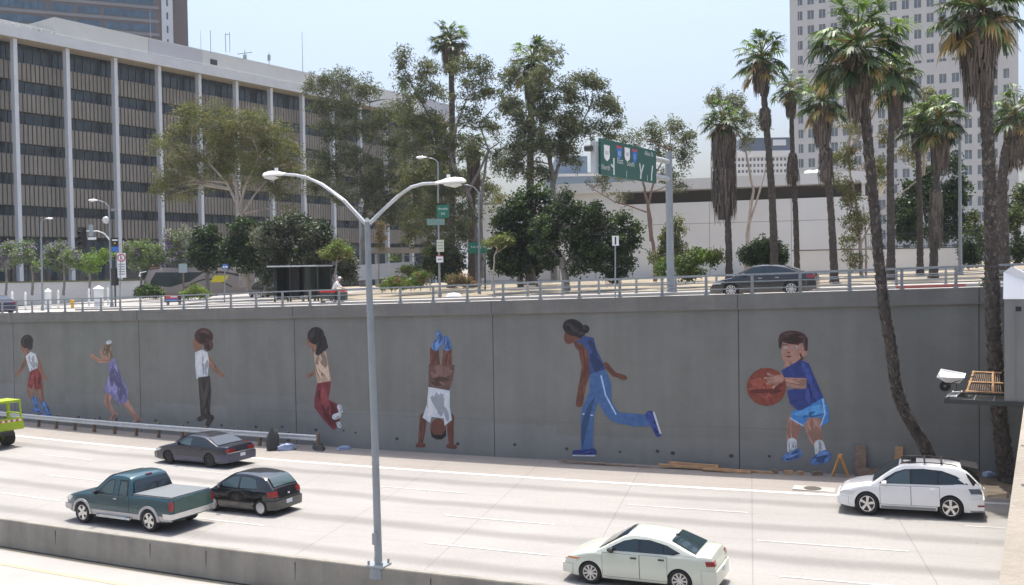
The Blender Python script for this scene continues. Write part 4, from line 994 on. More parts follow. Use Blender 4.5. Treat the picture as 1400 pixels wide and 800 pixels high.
# --- grey tower on the right
Dt=250; p=P(1086,150,Dt); q=P(1386,150,Dt-19); zb=P(1200,360,Dt).z-4
e=q-p; e.z=0; fr=Frame_((p.x,p.y,zb),math.atan2(e.y,e.x)); L_=e.length; z_=lambda v:P(1200,v,Dt).z-zb; ZT=z_(-60)
t=thing('tower_block','pale grey concrete tower with a grid of square windows behind the palms','building',(p.x,p.y,zb))
mb=MB(); fbox(mb,fr,0,L_,-35,-.45,0,ZT,1)
cols=18; cw=L_/cols; rws=[]; 
v=-44
while v<330: rws.append(v); v+=20
for i in range(cols+1):
    wd=.62 if i not in(0,cols) else 1.0
    fbox(mb,fr,i*cw-wd,i*cw+wd,-.45,0,0,ZT,0)
for v in rws: fbox(mb,fr,0,L_,-.45,-.03,z_(v+20.0),z_(v+11.8),0)
fbox(mb,fr,0,L_,-.45,.02,z_(109),z_(100),0)
mb.build('wall',['tower_gray','tower_pane'],t)
allw=[(i,v) for v in rws for i in range(cols)]
vis=sorted(allw,key=lambda k:(abs(k[1]-50)+abs(k[0]-5)*6))
wm=None
for i,v in vis[:100]:
    hh=z_(v)-z_(v+11.8)
    if wm is None:
        mb=MB(); fbox(mb,fr,.62,cw-.62,-.449,-.36,0,hh,0); fbox(mb,fr,cw/2-.05,cw/2+.05,-.36,-.30,0,hh,1); o=mb.build('window',['tower_pane','tower_gray'],t); wm=o.data
    else: o=link('window',wm,t)
    o.location=fr(i*cw,0,z_(v+11.8))
mb=MB()
for i,v in vis[100:]: fbox(mb,fr,i*cw+.62,(i+1)*cw-.62,-.449,-.36,z_(v+11.8),z_(v),0); fbox(mb,fr,i*cw+cw/2-.05,i*cw+cw/2+.05,-.36,-.30,z_(v+11.8),z_(v),1)
o=mb.build('window',['tower_pane','tower_gray'],t); o['kind']='stuff'
# --- small pale block with white grid and blue top, far between the palms
p=P(1003,250,330); q=P(1092,250,330); zb=P(1040,380,330).z; e=q-p; e.z=0; fr=Frame_((p.x,p.y,zb),math.atan2(e.y,e.x)); L_=e.length; z_=lambda v:P(1045,v,330).z-zb
t=thing('office_building','distant white gridded block with a dark blue top between two palms','building',(p.x,p.y,zb))
mb=MB(); fbox(mb,fr,0,L_,-25,-.5,0,z_(206)); fbox(mb,fr,L_*.0,L_,-.5,.3,z_(215),z_(207)); 
for i in range(18): fbox(mb,fr,i*L_/17-.28,i*L_/17+.28,-.5,0,0,z_(215))
for j in range(14): fbox(mb,fr,0,L_,-.5,-.03,z_(222+j*8)-.5,z_(222+j*8)+.5)
mb.build('wall','stucco_white',t)
mb=MB(); fbox(mb,fr,.3,L_-.3,-.49,-.4,1,z_(216)); mb.build('window','blue_panel',t)
mb=MB(); fbox(mb,fr,3,L_-2,-20,-1,z_(206),z_(188)); mb.build('top_storey','blue_panel',t)
mb=MB(); fbox(mb,fr,L_*.62,L_*.82,-1,-.8,z_(199),z_(191)); mb.build('roof_sign','sign_white',t)
# --- blue-grey far block behind the eucalyptus
p=P(748,250,190); q=P(905,250,190); zb=P(800,370,190).z; e=q-p; e.z=0; fr=Frame_((p.x,p.y,zb),math.atan2(e.y,e.x)); L_=e.length; z_=lambda v:P(800,v,190).z-zb
t=thing('office_building','blue grey block partly hidden behind the white building and eucalyptus','building',(p.x,p.y,zb))
mb=MB(); fbox(mb,fr,0,L_*.75,-20,0,0,z_(236)); fbox(mb,fr,L_*.08,L_*.36,-18,-2,0,z_(212)); mb.build('wall','blue_roof',t)
mb=MB(); fbox(mb,fr,0,L_*.75,0,.1,z_(241),z_(237.5)); mb.build('trim','stucco_white',t)
# --- white low building on the right
p=P(764,300,86); q=P(1200,300,77); zb=zu(p.x,p.y)-.8; e=q-p; e.z=0; fr=Frame_((p.x,p.y,zb),math.atan2(e.y,e.x)); L_=e.length; z_=lambda v:P(980,v,80).z-zb
t=thing('warehouse','low windowless white building with a dark strip under its roof edge','building',(p.x,p.y,zb))
mb=MB(); fbox(mb,fr,0,L_,-25,0,0,z_(274)); fbox(mb,fr,0,L_*.21,-25,0,z_(274),z_(256))
for i in range(9): fbox(mb,fr,i*L_/8-.015,i*L_/8+.015,0,.006,.5,z_(274),1)
fbox(mb,fr,0,L_*.99,0,.006,z_(304)-.015,z_(304)+.015,1)
mb.build('wall',['stucco_white','pour_line'],t)
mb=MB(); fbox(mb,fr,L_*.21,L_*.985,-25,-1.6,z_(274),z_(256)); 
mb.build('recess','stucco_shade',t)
mb=MB(); fbox(mb,fr,-.15,L_*.955,-25,.25,z_(256)+.01,z_(241)); 
vs=[fr(L_*.955,.25,z_(241)),fr(L_*1.03,.25,z_(255)),fr(L_*.955,.25,z_(258)),fr(L_*.955,-20,z_(241)),fr(L_*1.03,-20,z_(255)),fr(L_*.955,-20,z_(258))]
mb.add(vs,[(0,1,2),(3,5,4),(0,3,4,1),(1,4,5,2)])
mb.build('roof_edge','stucco_trim',t)
mb=MB()
for a in (.80,.822): mb.lathe([(.62,0),(.58,.3),(.4,.55),(.01,.65)],12,'Z',tuple(fr(L_*a,-4,z_(241))))
mb.build('roof_dome','sheet_white',t,smooth=60)
mb=MB(); fbox(mb,fr,L_*.955,L_*.965,-.3,-.1,z_(274),z_(256)); fbox(mb,fr,L_*.205,L_*.215,-.3,.05,z_(274),z_(256)); mb.build('pier','stucco_trim',t)
# lower wing showing through the trees, left of the white building
p=P(646,330,88); q=P(775,330,88); zb=zu(p.x,p.y)-.8; e=q-p; e.z=0; fr=Frame_((p.x,p.y,zb),math.atan2(e.y,e.x)); L_=e.length; z_=lambda v:P(690,v,88).z-zb
t=thing('annex','lower white annex wall behind the green street sign and dark bushes','building',(p.x,p.y,zb)); mb=MB(); fbox(mb,fr,0,L_,-15,0,0,z_(284)); fbox(mb,fr,-.1,L_,-15,.12,z_(284),z_(280)); mb.build('wall','stucco_white',t)
mb=MB(); fbox(mb,fr,.4,L_-.4,0,.05,.3,1.2); mb.build('plinth','planter_white',t)
# white planter wall and dark fence, right
p=up(1092,70); q=up(1318,66); e=q-p; e.z=0; fr=Frame_((0,0,0),math.atan2(e.y,e.x)); L_=e.length
t=thing('planter_wall','long low white planter wall below the dark fence at the right','wall',p); hh=P(1200,341,68).z-p.z
mb=MB(); fbox(mb,fr,-.5,L_,-.3,0,-.6,hh); mb.build('wall','stucco_white',t)
mb=MB(); fbox(mb,fr,-.5,L_,-.32,.03,hh,hh+.07); mb.build('cap','stucco_shade',t)
t=thing('fence','dark steel picket fence on top of the white planter wall','fence',p+fr(L_*.42,-.15,hh+.07))
mb=MB(); 
for i in range(60): fbox(mb,fr,i*.16,i*.16+.02,-.01,.01,0,1.05)
fbox(mb,fr,0,9.6,-.02,.02,1.0,1.05); fbox(mb,fr,0,9.6,-.02,.02,.08,.12); mb.build('pickets','dark_metal',t)
# plaza pieces behind the double lamp: beam, low white wall, short railing
t=thing('plaza_wall','low white sloping plaza wall behind the double arm street lamp','wall',up(486,92)); b0=Vector(t.location)
mb=MB(); A=[P(u,v,92)-b0 for u,v in ((484,363),(559,358),(561,378),(484,384))]; mb.prism([(0,0),(1,0),(2,0),(3,0)],1,lambda a,b,h:A[int(a)]+Vector((0,.5*h,0))); mb.build('wall','planter_white',t)
t=thing('canopy_beam','long thin concrete canopy beam in front of the office block entrance','canopy',up(530,104)); b0=Vector(t.location)
mb=MB(); a,b=P(506,344,104)-b0,P(586,341,108)-b0; f3=Frame_((0,0,0),math.atan2((b-a).y,(b-a).x)); 
mb.box((a+b)/2,((b-a).length,1.2,.62),rz=f3.a); mb.build('beam','spandrel',t)
mb=MB()
for k in (.1,.55,.95): q=a+(b-a)*k; mb.box((q.x,q.y,q.z/2-.15),(.22,.22,q.z-.25))
mb.build('post','steel_gray',t)
def hrail(name,label,u0,u1,D,h,n,zs_):
    a,b=up(u0,D),up(u1,D); t=thing(name,label,'railing',a); e=b-a
    mb=MB()
    for z in zs_: mb.tube([Vector((0,0,z)),e+Vector((0,0,z))],.035,6)
    mb.build('rail','galvanised',t)
    for i in range(n):
        mb=MB(); q=e*i/(n-1); mb.box((q.x,q.y,q.z+h/2),(.07,.07,h)); mb.build('post','galvanised',t)
hrail('ramp_railing','short galvanised ramp railing by the plaza planting',522,588,80,1.0,6,(1.0,.5))
# ------------------------------------------------------------------ street lamps
def arm_head(mb_arm,mb_head,mb_lens,pts,r,sc=1.0):
    mb_arm.tube(pts,r if hasattr(r,'__len__') else [r]*len(pts),8)
    a=Vector(pts[-2]);b=Vector(pts[-1]); d=(b-a); d.z=0; d.normalize(); s=Vector((-d.y,d.x,0))
    prof=[(-.05,.06,.05),(.10,.10,.07),(.25,.17,.11),(.48,.19,.13),(.70,.14,.10),(.80,.03,.03)]
    vs=[]
    for x,w,h in prof:
        for j in range(12):
            an=2*PI*j/12; z=math.sin(an); z=z*(h if z>0 else h*.35)
            vs.append(b+d*x*sc+s*w*sc*math.cos(an)+Vector((0,0,z*sc)))
    mb_head.add(vs,[(i*12+j,i*12+(j+1)%12,(i+1)*12+(j+1)%12,(i+1)*12+j) for i in range(5) for j in range(12)]+[tuple(range(12)),tuple(range(60,72))])
    mb_head.box(b+d*.30*sc+Vector((0,0,.15*sc)),(.07*sc,.07*sc,.10*sc))
    vs=[]
    for x,w,h in ((.22,.13,.05),(.48,.155,.11),(.70,.10,.05)):
        for j in range(9):
            an=PI+PI*j/8; vs.append(b+d*x*sc+s*w*sc*math.cos(an)+Vector((0,0,math.sin(an)*h*sc-.03*sc)))
    mb_lens.add(vs,[(i*9+j,i*9+j+1,(i+1)*9+j+1,(i+1)*9+j) for i in range(2) for j in range(8)])
# double lamp on the barrier
pb=gp(520,772,.9); pb.y=yc(pb.x)+BARR-.03; pb.z=gx(pb.x)+.9
DL=-(RM.transposed()@(pb-EYE)).z
t=thing('street_lamp','tall grey street lamp with two curved arms standing on the median barrier','street lamp',pb); 
Q=lambda u,v,dd=0:P(u,v,DL+dd)-pb
mb=MB(); mb.tube([(0,0,0),Q(512.5,600),Q(505,402),Q(502,303)],[.102,.096,.086,.075],14); mb.build('pole','steel_gray',t,smooth=40)
mb=MB(); mb.box((0,0,.02),(.52,.46,.05))
for x in (-.2,.2):
    for y in (-.17,.17): mb.tube([(x,y,.01),(x,y,.16)],.03,6)
mb.tube([(0,0,-.3),(0,0,.01)],[.26,.22],8); mb.build('base_plate','steel_gray',t)
mb=MB(); mb.box((.0,-.17,.75),(.13,.05,.30)); mb.build('access_cover','steel_gray',t)
mb=MB(); mb.tube([Q(502,304),Q(502,298)],[.09,.03],10); mb.build('cap','steel_gray',t)
for pts in ([Q(500,306),Q(470,274),Q(440,252,.6),Q(420,243,1.0),Q(404,239.5,1.3),Q(389,238.5,1.5)],[Q(505,306),Q(525,286),Q(546,267,-.4),Q(562,256,-.8),Q(578,251.5,-1.),Q(599,250.5,-1.2)]):
    a,b,c_=MB(),MB(),MB()
    arm_head(a,b,c_,pts,[.056,.052,.048,.044,.04,.038],1.0 if pts[0].x<0 else .72)
    ar=a.build('arm','galvanised',t,smooth=40); hd=b.build('lamp_head','white_enamel',ar,smooth=40); c_.build('lens','lens',ar,smooth=40)
def street_lamp(label,base,D,pole,armpts,r=.09,sc=1.,group='street lamps behind the wall',extra=None,pm_='steel_gray'):
    b=up(base,D); t=thing('street_lamp',label,'street lamp',b,0,group); q=lambda u,v,dd=0:P(u,v,D+dd)-b
    mb=MB(); mb.tube([(0,0,-.1),(0,0,.35)],[r*1.9,r*1.7],8); mb.tube([(0,0,0)]+[q(u,v) for u,v in pole],[r*1.15]+[r*.8]*len(pole),8); mb.build('pole',pm_,t,smooth=40)
    a,bb,c_=MB(),MB(),MB(); arm_head(a,bb,c_,[q(*p_) for p_ in armpts],r*.45,sc); ar=a.build('arm',pm_,t,smooth=40); bb.build('lamp_head','white_enamel',ar,smooth=40); c_.build('lens','lens',ar)
    return t,q,b
street_lamp('slim grey street lamp with short arm at the far left, beside leafy trees',57,84,[(56,310)],[(56,311),(57,304),(60,300),(63,299)],.08,.75)
lt,lq,lb=street_lamp('grey street lamp with arm, globe and street signs in front of the office block',152,84,[(149,283)],[(149,284),(145,278),(138,275),(133,274)],.09,1.0)
mb=MB(); c0=lq(145,301); mb.lathe([(.01,-.33),(.22,-.25),(.33,0),(.22,.25),(.01,.33)],12,'Z',tuple(c0)); mb.build('globe','lens',lt,smooth=60)
mb=MB(); mb.tube([lq(150,304),lq(146,305)],.03,6); mb.box(lq(156,287),(.5,.2,.2)); mb.build('bracket','steel_gray',lt)
mb=MB(); mb.tube([lq(150,328),lq(143,319.5),(lq(134,316)),lq(118,316)],[.07,.06,.05,.04],8); mb.build('signal_arm','white_enamel',lt,smooth=40)
# traffic signals and signs hung from that lamp
def sign(name,label,u0,u1,v0,v1,D,m,back='sign_back',post=None,group=None,cat='sign',text=None,r=.035,post_m='steel_gray',thick=.03,rot=0,posttop=None):
    a=P(u0,v1,D);b=P(u1,v0,D); w=(P(u1,v1,D)-a); w.z=0; W_=w.length; Hh=b.z-a.z; ang=math.atan2(w.y,w.x)+rot
    mid=(a+b)/2
    if post is not None:
        g=up(post,D); t=thing(name,label,cat,g,0,group)
    else:
        g=Vector((mid.x,mid.y,a.z)); t=thing(name,label,cat,g,0,group)
    R=Matrix.Rotation(ang,3,'Z'); c=mid-g
    mb=MB(); mb.box(c,(W_,thick,Hh),M_=R); pn=mb.build('panel',m,t)
    if post is not None:
        mb=MB(); top=P(post,posttop if posttop else v0+1,D)-g; nn=R@Vector((0,.06,0)); mb.tube([Vector((0,0,-.1))+nn,Vector((c.x if abs(c.x-top.x)<.3 else top.x,top.y,top.z))+nn],r,7); mb.build('post',post_m,t,smooth=40)
    def at(x,z,o=.003): return c+R@Vector((x*W_/2,-thick/2-o,z*Hh/2))
    return t,pn,at,W_,Hh
def letter(pn,at,W_,Hh,txt,x,z,size,m='letter_white'):
    mb=MB(); text_into(mb,txt,size,lambda a,b:at(x+a/(W_/2),z+(b-size*.35)/(Hh/2))); mb.build('lettering',m,pn)
def patch(name,pn,at,x0,x1,z0,z1,m,o=.002):
    mb=MB(); mb.quad(at(x0,z0,o),at(x1,z0,o),at(x1,z1,o),at(x0,z1,o)); return mb.build(name,m,pn)
t,pn,at,W_,Hh=sign('sign_board','blue and black sign board on the globe street lamp',152.5,162,325,344,83.8,'black')
patch('blue_band',pn,at,-1,1,-1,-.30,'sign_blue'); patch('white_band',pn,at,-.8,.8,.55,.75,'sign_white'); patch('emblem',pn,at,-.3,.2,.12,.3,'sign_yellow')
t,pn,at,W_,Hh=sign('no_turn_sign','white no turn sign with red circle above a text board by the globe lamp',160.5,172,346,380,82,'sign_white',post=162,r=.05,group='street signs')
mb=MB()
for a,bq in ((.30,.19),):
    n=20; vs=[]
    for i in range(n):
        an=2*PI*i/n; 
        for rr in (.36,.26): vs.append(at(rr*math.cos(an)/(W_/2),.62+rr*math.sin(an)/(Hh/2),.004))
    mb.add(vs,[(2*i,2*((i+1)%n),2*((i+1)%n)+1,2*i+1) for i in range(n)])
mb.quad(at(-.4,.80,.005),at(-.28,.84,.005),at(.42,.42,.005),at(.3,.40,.005)); mb.build('red_circle','sign_red',pn)
mb=MB(); mb.quad(at(-.05,.5),at(.08,.5),at(.08,.68),at(-.05,.68)); mb.quad(at(-.3,.6),at(.08,.6),at(.08,.68),at(-.3,.68)); mb.build('arrow','black',pn)
for i in range(5): patch('text_line',pn,at,-.75,.75,.05-.2*i,.14-.2*i,'steel_gray')
t,pn,at,W_,Hh=sign('sign_board','small white board hanging from the signal arm by the black signal head',120,131.5,324.5,328,83.8,'sign_white')
t,pn,at,W_,Hh=sign('sign_board','pale sign back standing on the curved signal arm',121.5,127.5,307,323,83.8,'sign_back')
t=thing('traffic_signal','black traffic signal head on the arm beside the globe street lamp','traffic light',P(113,341,83.8)); q0=P(113,341,83.8)
mb=MB(); zz=(P(113,311,83.8)-q0).z; mb.box((0,0,zz/2),(.62,.35,zz)); mb.build('housing','black',t)
mb=MB(); 
for k in (.25,.5,.75): mb.lathe([(.16,0),(.16,-.2)],12,'Y',(0,-.17,zz*k))
mb.build('visor','dark_metal',t)
t=thing('traffic_signal','black traffic signal on a post below the blue street name board','traffic light',up(157,83)); 
mb=MB(); mb.box((0,0,2.6),(.5,.35,1.5)); mb.build('housing','black',t); mb=MB(); mb.tube([(0,0,0),(0,0,1.9)],.07,8); mb.build('post','dark_metal',t)
# sign pole with lamp in the middle
mt_,mq,mb0=street_lamp('slender street lamp pole carrying green and white signs, palm trunk behind it',601,66,[(599,275),(599,222)],[(599,223),(596,219),(590,216.5),(583,215.5)],.075,.9)
t,pn,at,W_,Hh=sign('street_sign','bright green street name sign high on the slender lamp pole',597,614,279,298,65.85,'sign_green_bright'); letter(pn,at,W_,Hh,'Arcadia',0,.35,.22); letter(pn,at,W_,Hh,'200',0,-.4,.2)
patch('dark_top',pn,at,-1,.7,.86,1.15,'black')
t,pn,at,W_,Hh=sign('street_sign','faded grey green sign seen below the bright green street name sign',583.5,608,299,308,65.8,'sign_gray_green')
t,pn,at,W_,Hh=sign('regulation_sign','pale yellowish parking sign halfway up the slender lamp pole',597,607,328,344.5,65.8,'sign_pale')
for i in range(3): patch('text_line',pn,at,-.7,.7,.5-.5*i,.62-.5*i,'steel_gray')
t,pn,at,W_,Hh=sign('regulation_sign','small white parking sign with red edge low on the lamp pole',596.5,606,349.5,359,65.8,'sign_white'); patch('red_edge',pn,at,-1,1,.75,1,'sign_red'); patch('text_line',pn,at,-.6,.6,-.3,.1,'steel_gray')
street_lamp('grey street lamp with a curved arm, leaning eucalyptus beside it',655,68,[(655,262)],[(655,264),(648,256),(640,253),(632,252.5)],.075,.75)
t,pn,at,W_,Hh=sign('street_sign','green guide sign split by the pale eucalyptus trunk',640,669,331,346.5,72,'sign_green_bright',post=663,post_m='dark_metal',r=.06); letter(pn,at,W_,Hh,'Los Angeles',0,.2,.24); 
street_lamp('tall grey street lamp at right, among palms, with small white head',1313,58,[(1312,150)],[(1312,150),(1311,143),(1309,141),(1307,140.5)],.10,.8)
t,pn,at,W_,Hh=sign('regulation_sign','white arrow sign on a thin pole behind the parapet railing',837,846,322.5,336,44.4,'sign_white',post=841,r=.035); patch('black_band',pn,at,-.25,.2,-.8,.8,'black')
t,pn,at,W_,Hh=sign('route_sign','square grey sign back on a rusty post beside the coach',244.5,256,360.5,373,80,'sign_back',post=250,post_m='old_wood',r=.07)
t,pn,at,W_,Hh=sign('bus_stop_sign','small blue and white stop sign on a dark pole in front of the coach',304,312,361,368,78,'sign_blue',post=305.5,r=.05); patch('white_band',pn,at,-.8,.8,-.5,.2,'sign_white')
# overhead guide sign on its post
Dg=52.4; g=up(917,Dg); t=thing('overhead_sign','large green freeway guide sign cantilevered from a grey post','road sign',g)
q=lambda u,v,D:P(u,v,D)-g
mb=MB(); tp=q(914,210,Dg); mb.tube([(0,0,0),(tp.x,tp.y,tp.z)],[.21,.19],16); mb.tube([(0,0,.0),(0,0,.10)],.36,12); mb.tube([(tp.x,tp.y,tp.z),(tp.x,tp.y,tp.z+.06)],.21,14); mb.build('post','steel_gray',t,smooth=40)
Dl_=44.8; tl,bl=q(821,191.5,Dl_),q(821,241.5,Dl_); tr,br=q(897,204,50.2),q(897,248,50.2)
bl=Vector((tl.x,tl.y,bl.z)); br=Vector((tr.x,tr.y,br.z))
ex=(br-bl); ex.z=0; W_=ex.length; ex.normalize(); Hh=tl.z-bl.z; ny=Vector((ex.y,-ex.x,0))
zb_=(bl.z+br.z)/2; Hh=(tl.z-bl.z+tr.z-br.z)/2
def at(x,z,o=.0): return Vector((bl.x,bl.y,zb_))+ex*(x*W_)+Vector((0,0,z*Hh))+ny*o
mb=MB(); vs=[at(a,b,o) for o in(-.12,0) for a,b in((0,0),(1,0),(1,1),(0,1))]; mb.add(vs,[(0,1,2,3),(4,5,6,7),(0,1,5,4),(1,2,6,5),(2,3,7,6),(3,0,4,7)]); pn=mb.build('panel','sign_green',t)
mb=MB(); vs=[at(a,b,o) for o in(-.35,-.125) for a,b in((-.055,.03),(0,.03),(0,.90),(-.055,.90))]; mb.add(vs,[(0,1,2,3),(4,5,6,7),(0,1,5,4),(1,2,6,5),(2,3,7,6),(3,0,4,7)])
mb.build('edge_housing','galvanised',t)
mb=MB(); 
for z in (.24,.80):
    mb.tube([at(-.02,z,-.24),at(.5,z,-.24),Vector((tp.x,tp.y,at(0,z).z))],.15,10)
mb.build('arm','galvanised',t,smooth=40)
mb=MB(); mb.lathe([(.01,-.2),(.15,-.18),(.17,.15),(.1,.2),(.01,.22)],12,'X',tuple(at(-.10,.70,-.3))); mb.build('flood_lamp','dark_metal',t,smooth=40)
def gl(txt,x,z,size,m='letter_white'):
    mb=MB(); text_into(mb,txt,size,lambda a,b:at(x+a/W_,z+b/Hh,.006)); mb.build('lettering',m,pn)
def shield(x,z,w,h,m,kind,num):
    pts=[]
    if kind=='us':
        base=[(-.5,.40),(-.42,.5),(-.2,.46),(0,.5),(.2,.46),(.42,.5),(.5,.40),(.46,.2),(.5,-.1),(.42,-.32),(.2,-.42),(0,-.5),(-.2,-.42),(-.42,-.32),(-.5,-.1),(-.46,.2)]
        mb=MB(); mb.add([at(x+a*w/W_,z+b*h/Hh,.005) for a,b in base],[tuple(range(len(base)))]); s=mb.build('route_shield','sign_white',pn); gl(num,x,z-.10*h/Hh,h*.36,'black')
    else:
        base=[(-.5,.30),(.5,.30),(.46,0),(.36,-.26),(0,-.5),(-.36,-.26),(-.46,0)]
        mb=MB(); mb.add([at(x+a*w/W_,z+b*h/Hh,.005) for a,b in base],[tuple(range(len(base)))]); mb.build('route_shield','sign_blue',pn)
        mb=MB(); mb.add([at(x+a*w/W_,z+b*h/Hh,.005) for a,b in [(-.5,.31),(.5,.31),(.42,.48),(0,.42),(-.42,.48)]],[(0,1,2,3,4)]); mb.build('route_shield','sign_red',pn); gl(num,x,z-.2*h/Hh,h*.46)
shield(.10,.62,.62,.78,'','us','101'); gl('North',.08,.15,.36)
shield(.31,.70,.62,.74,'','i','10'); shield(.45,.70,.62,.70,'','us','101'); shield(.585,.70,.62,.74,'','i','5')
gl('East',.325,.40,.40); gl('South',.51,.38,.38); gl('Aliso St',.855,.80,.34)
mb=MB()
def ln(x0,z0,x1,z1,w_=.045):
    d=Vector((x1-x0,0,(z1-z0)*Hh/W_)).normalized(); nx,nz=-d.z*w_/W_,d.x*w_/Hh
    mb.add([at(a,b,.005) for a,b in ((x0-nx,z0-nz),(x1-nx,z1-nz),(x1+nx,z1+nz),(x0+nx,z0+nz))],[(0,1,2,3)])
ln(.215,.04,.215,.52,.075); ln(.215,.26,.165,.32,.06); ln(.435,.02,.435,.22,.02); ln(.69,.06,.70,.24,.07); ln(.70,.22,.675,.52,.06); ln(.70,.22,.75,.50,.06); ln(.90,.06,.905,.28,.07); ln(.905,.26,.925,.52,.07); ln(.82,.02,.82,.2,.02)
mb.build('lane_arrows','letter_white',pn)
# ------------------------------------------------------------------ trees
def tree_at(u,D,vbase=None):
    return up(u,D) if vbase is None else P(u,vbase,D)
def leaves_np(centers,rad,n,size,aspect,hang,seed):
    """n leaf blades per clump centre; returns (verts, clump index)"""
    g=np.random.default_rng(seed); k=len(centers)
    c=np.repeat(np.asarray(centers),n,axis=0); r=np.repeat(np.asarray(rad),n,axis=0)
    off=g.normal(size=(k*n,3)); off/=np.linalg.norm(off,axis=1,keepdims=True); off*=(g.random((k*n,1))**.5)
    p=c+off*r
    d=g.normal(size=(k*n,3)); d/=np.linalg.norm(d,axis=1,keepdims=True); d[:,2]=d[:,2]*(1-hang)-hang; d/=np.linalg.norm(d,axis=1,keepdims=True)
    b=np.cross(d,g.normal(size=(k*n,3))); b/=np.linalg.norm(b,axis=1,keepdims=True)+1e-9
    s=size*(.6+.8*g.random((k*n,1)))
    v=np.stack([p,p+d*s*.5+b*s*aspect,p+d*s,p+d*s*.5-b*s*aspect],axis=1).reshape(-1,3)
    return v,np.repeat(np.arange(k),n)
SEED=[100]
def tree(name,label,base,D,limbs,blobs,leafm,bark,leaf=.3,aspect=.16,hang=.5,dens=1.0,clump=.55,per=26,cat='tree',group=None,probs=None,auto=True,twig=True):
    """limbs: list of (points [(u,v,depth offset)], r0, r1); blobs: (u,v,ru,rv,weight[,depth offset]) in photo pixels at distance D"""
    SEED[0]+=1; sd_=SEED[0]; g=np.random.default_rng(sd_)
    t=thing(name,label,cat,base,0,group); b=Vector(base); m_=mpp(D)
    mb=MB(); paths=[]
    for pts,r0,r1 in limbs:
        q=[P(p_[0],p_[1],D+(p_[2] if len(p_)>2 else 0))-b for p_ in pts]
        # densify
        qq=[]
        for i in range(len(q)-1):
            for k in range(4): qq.append(q[i].lerp(q[i+1],k/4)+Vector((rnd.uniform(-1,1),rnd.uniform(-1,1),0))*r0*.25*(0 if (i==0 and k==0) else 1))
        qq.append(q[-1]); n=len(qq)
        mb.tube(qq,[r0+(r1-r0)*i/(n-1) for i in range(n)],7,jit=.08); paths.append(qq)
    cs=[];rs=[];ws=[]
    allp=[p for q in paths for p in q]
    for bl in blobs:
        u,v,ru,rv,wt=bl[:5]; dd=bl[5] if len(bl)>5 else rnd.uniform(-.35,.35)*ru*m_*1.5
        c=P(u,v,D+dd)-b; R=np.array([ru*m_,ru*m_,rv*m_]); 
        k=max(5,int(wt*dens*4.6*(ru*rv*m_*m_)/(clump*clump*1.15)))
        o=g.normal(size=(k,3)); o/=np.linalg.norm(o,axis=1,keepdims=True); o*=g.random((k,1))**.42
        pts=np.array(c)+o*R*.92
        cs.append(pts); rs.append(np.stack([clump*(.5+1.3*g.random(k)),clump*(.5+1.3*g.random(k)),clump*(.45+1.0*g.random(k))],axis=1))
        if auto and allp:
            low=[p for p in allp if p.z<c.z+.2] or allp
            s=min(low,key=lambda p:(p-c).length+abs(p.z-c.z)*.2)
            mid=s.lerp(c,.5)+Vector((0,0,(c-s).length*.10)); r_=max(.03,min(.11,(c-s).length*.016))
            mb.tube([s,s.lerp(mid,.5)+Vector((rnd.uniform(-.2,.2),rnd.uniform(-.2,.2),.0)),mid,mid.lerp(c,.6),c],[r_*1.5,r_*1.2,r_,r_*.6,r_*.35],5,cap=False)
            if twig:
                for p in pts[::11]:
                    p=Vector(p); st=c.lerp(mid,.4*rnd.random()); mb.tube([st,st.lerp(p,.5)+Vector((0,0,.1)),p],[r_*.45,r_*.3,r_*.15],4,cap=False)
    mb.build('trunk',bark,t,smooth=60)
    C=np.concatenate(cs); R=np.concatenate(rs)
    v,ci=leaves_np(C,R,int(per*2.0),leaf*.62,aspect*1.25,hang,sd_)
    pr=probs or [1/len(leafm)]*len(leafm); pick=g.choice(len(leafm),size=len(C),p=pr); mi=pick[ci]
    flip=g.random(len(mi))<.25; mi=np.where(flip,g.choice(len(leafm),size=len(mi),p=pr),mi)
    npmesh('crown',v,4,leafm,mi,t)
    return t
EUC=['leaf_euc','leaf_euc_light','leaf_euc_dark']; OLI=['leaf_olive','leaf_olive_light','leaf_euc','leaf_brown']; FIC=['leaf_fic','leaf_fic_light','leaf_fic_dark']
GT='trees beyond the upper street'
tree('eucalyptus_tree','broad olive green eucalyptus in front of the office block, left of the double lamp',up(331,92),92,
 [([(331,392),(329,330),(327,290),(324,262),(318,238)],.34,.14),([(327,292),(334,258),(352,222)],.17,.08),([(327,285),(310,250),(285,222),(262,205)],.16,.06),([(328,300),(345,270),(375,235)],.14,.06),([(310,250),(280,247),(250,240)],.10,.05)],
 [(262,168,30,30,1.0),(230,200,24,22,.8),(255,220,34,22,.9),(300,170,34,30,1.0),(340,170,34,26,1.0),(375,190,30,32,1.0),(395,222,24,30,.8),(340,212,40,28,.9),(228,240,24,16,.7),(275,248,28,14,.6),(385,262,22,26,.6),(395,290,14,18,.5),(215,255,12,14,.5),(310,200,30,24,.8),(268,145,14,12,.6),(300,225,40,24,.7),(250,262,24,18,.6),(365,235,34,26,.7),(330,250,30,16,.4),(222,262,12,20,.5)],
 OLI,'bark_pale',.42,.15,.45,1.5,.72,30,group=GT,probs=[.4,.25,.2,.15])
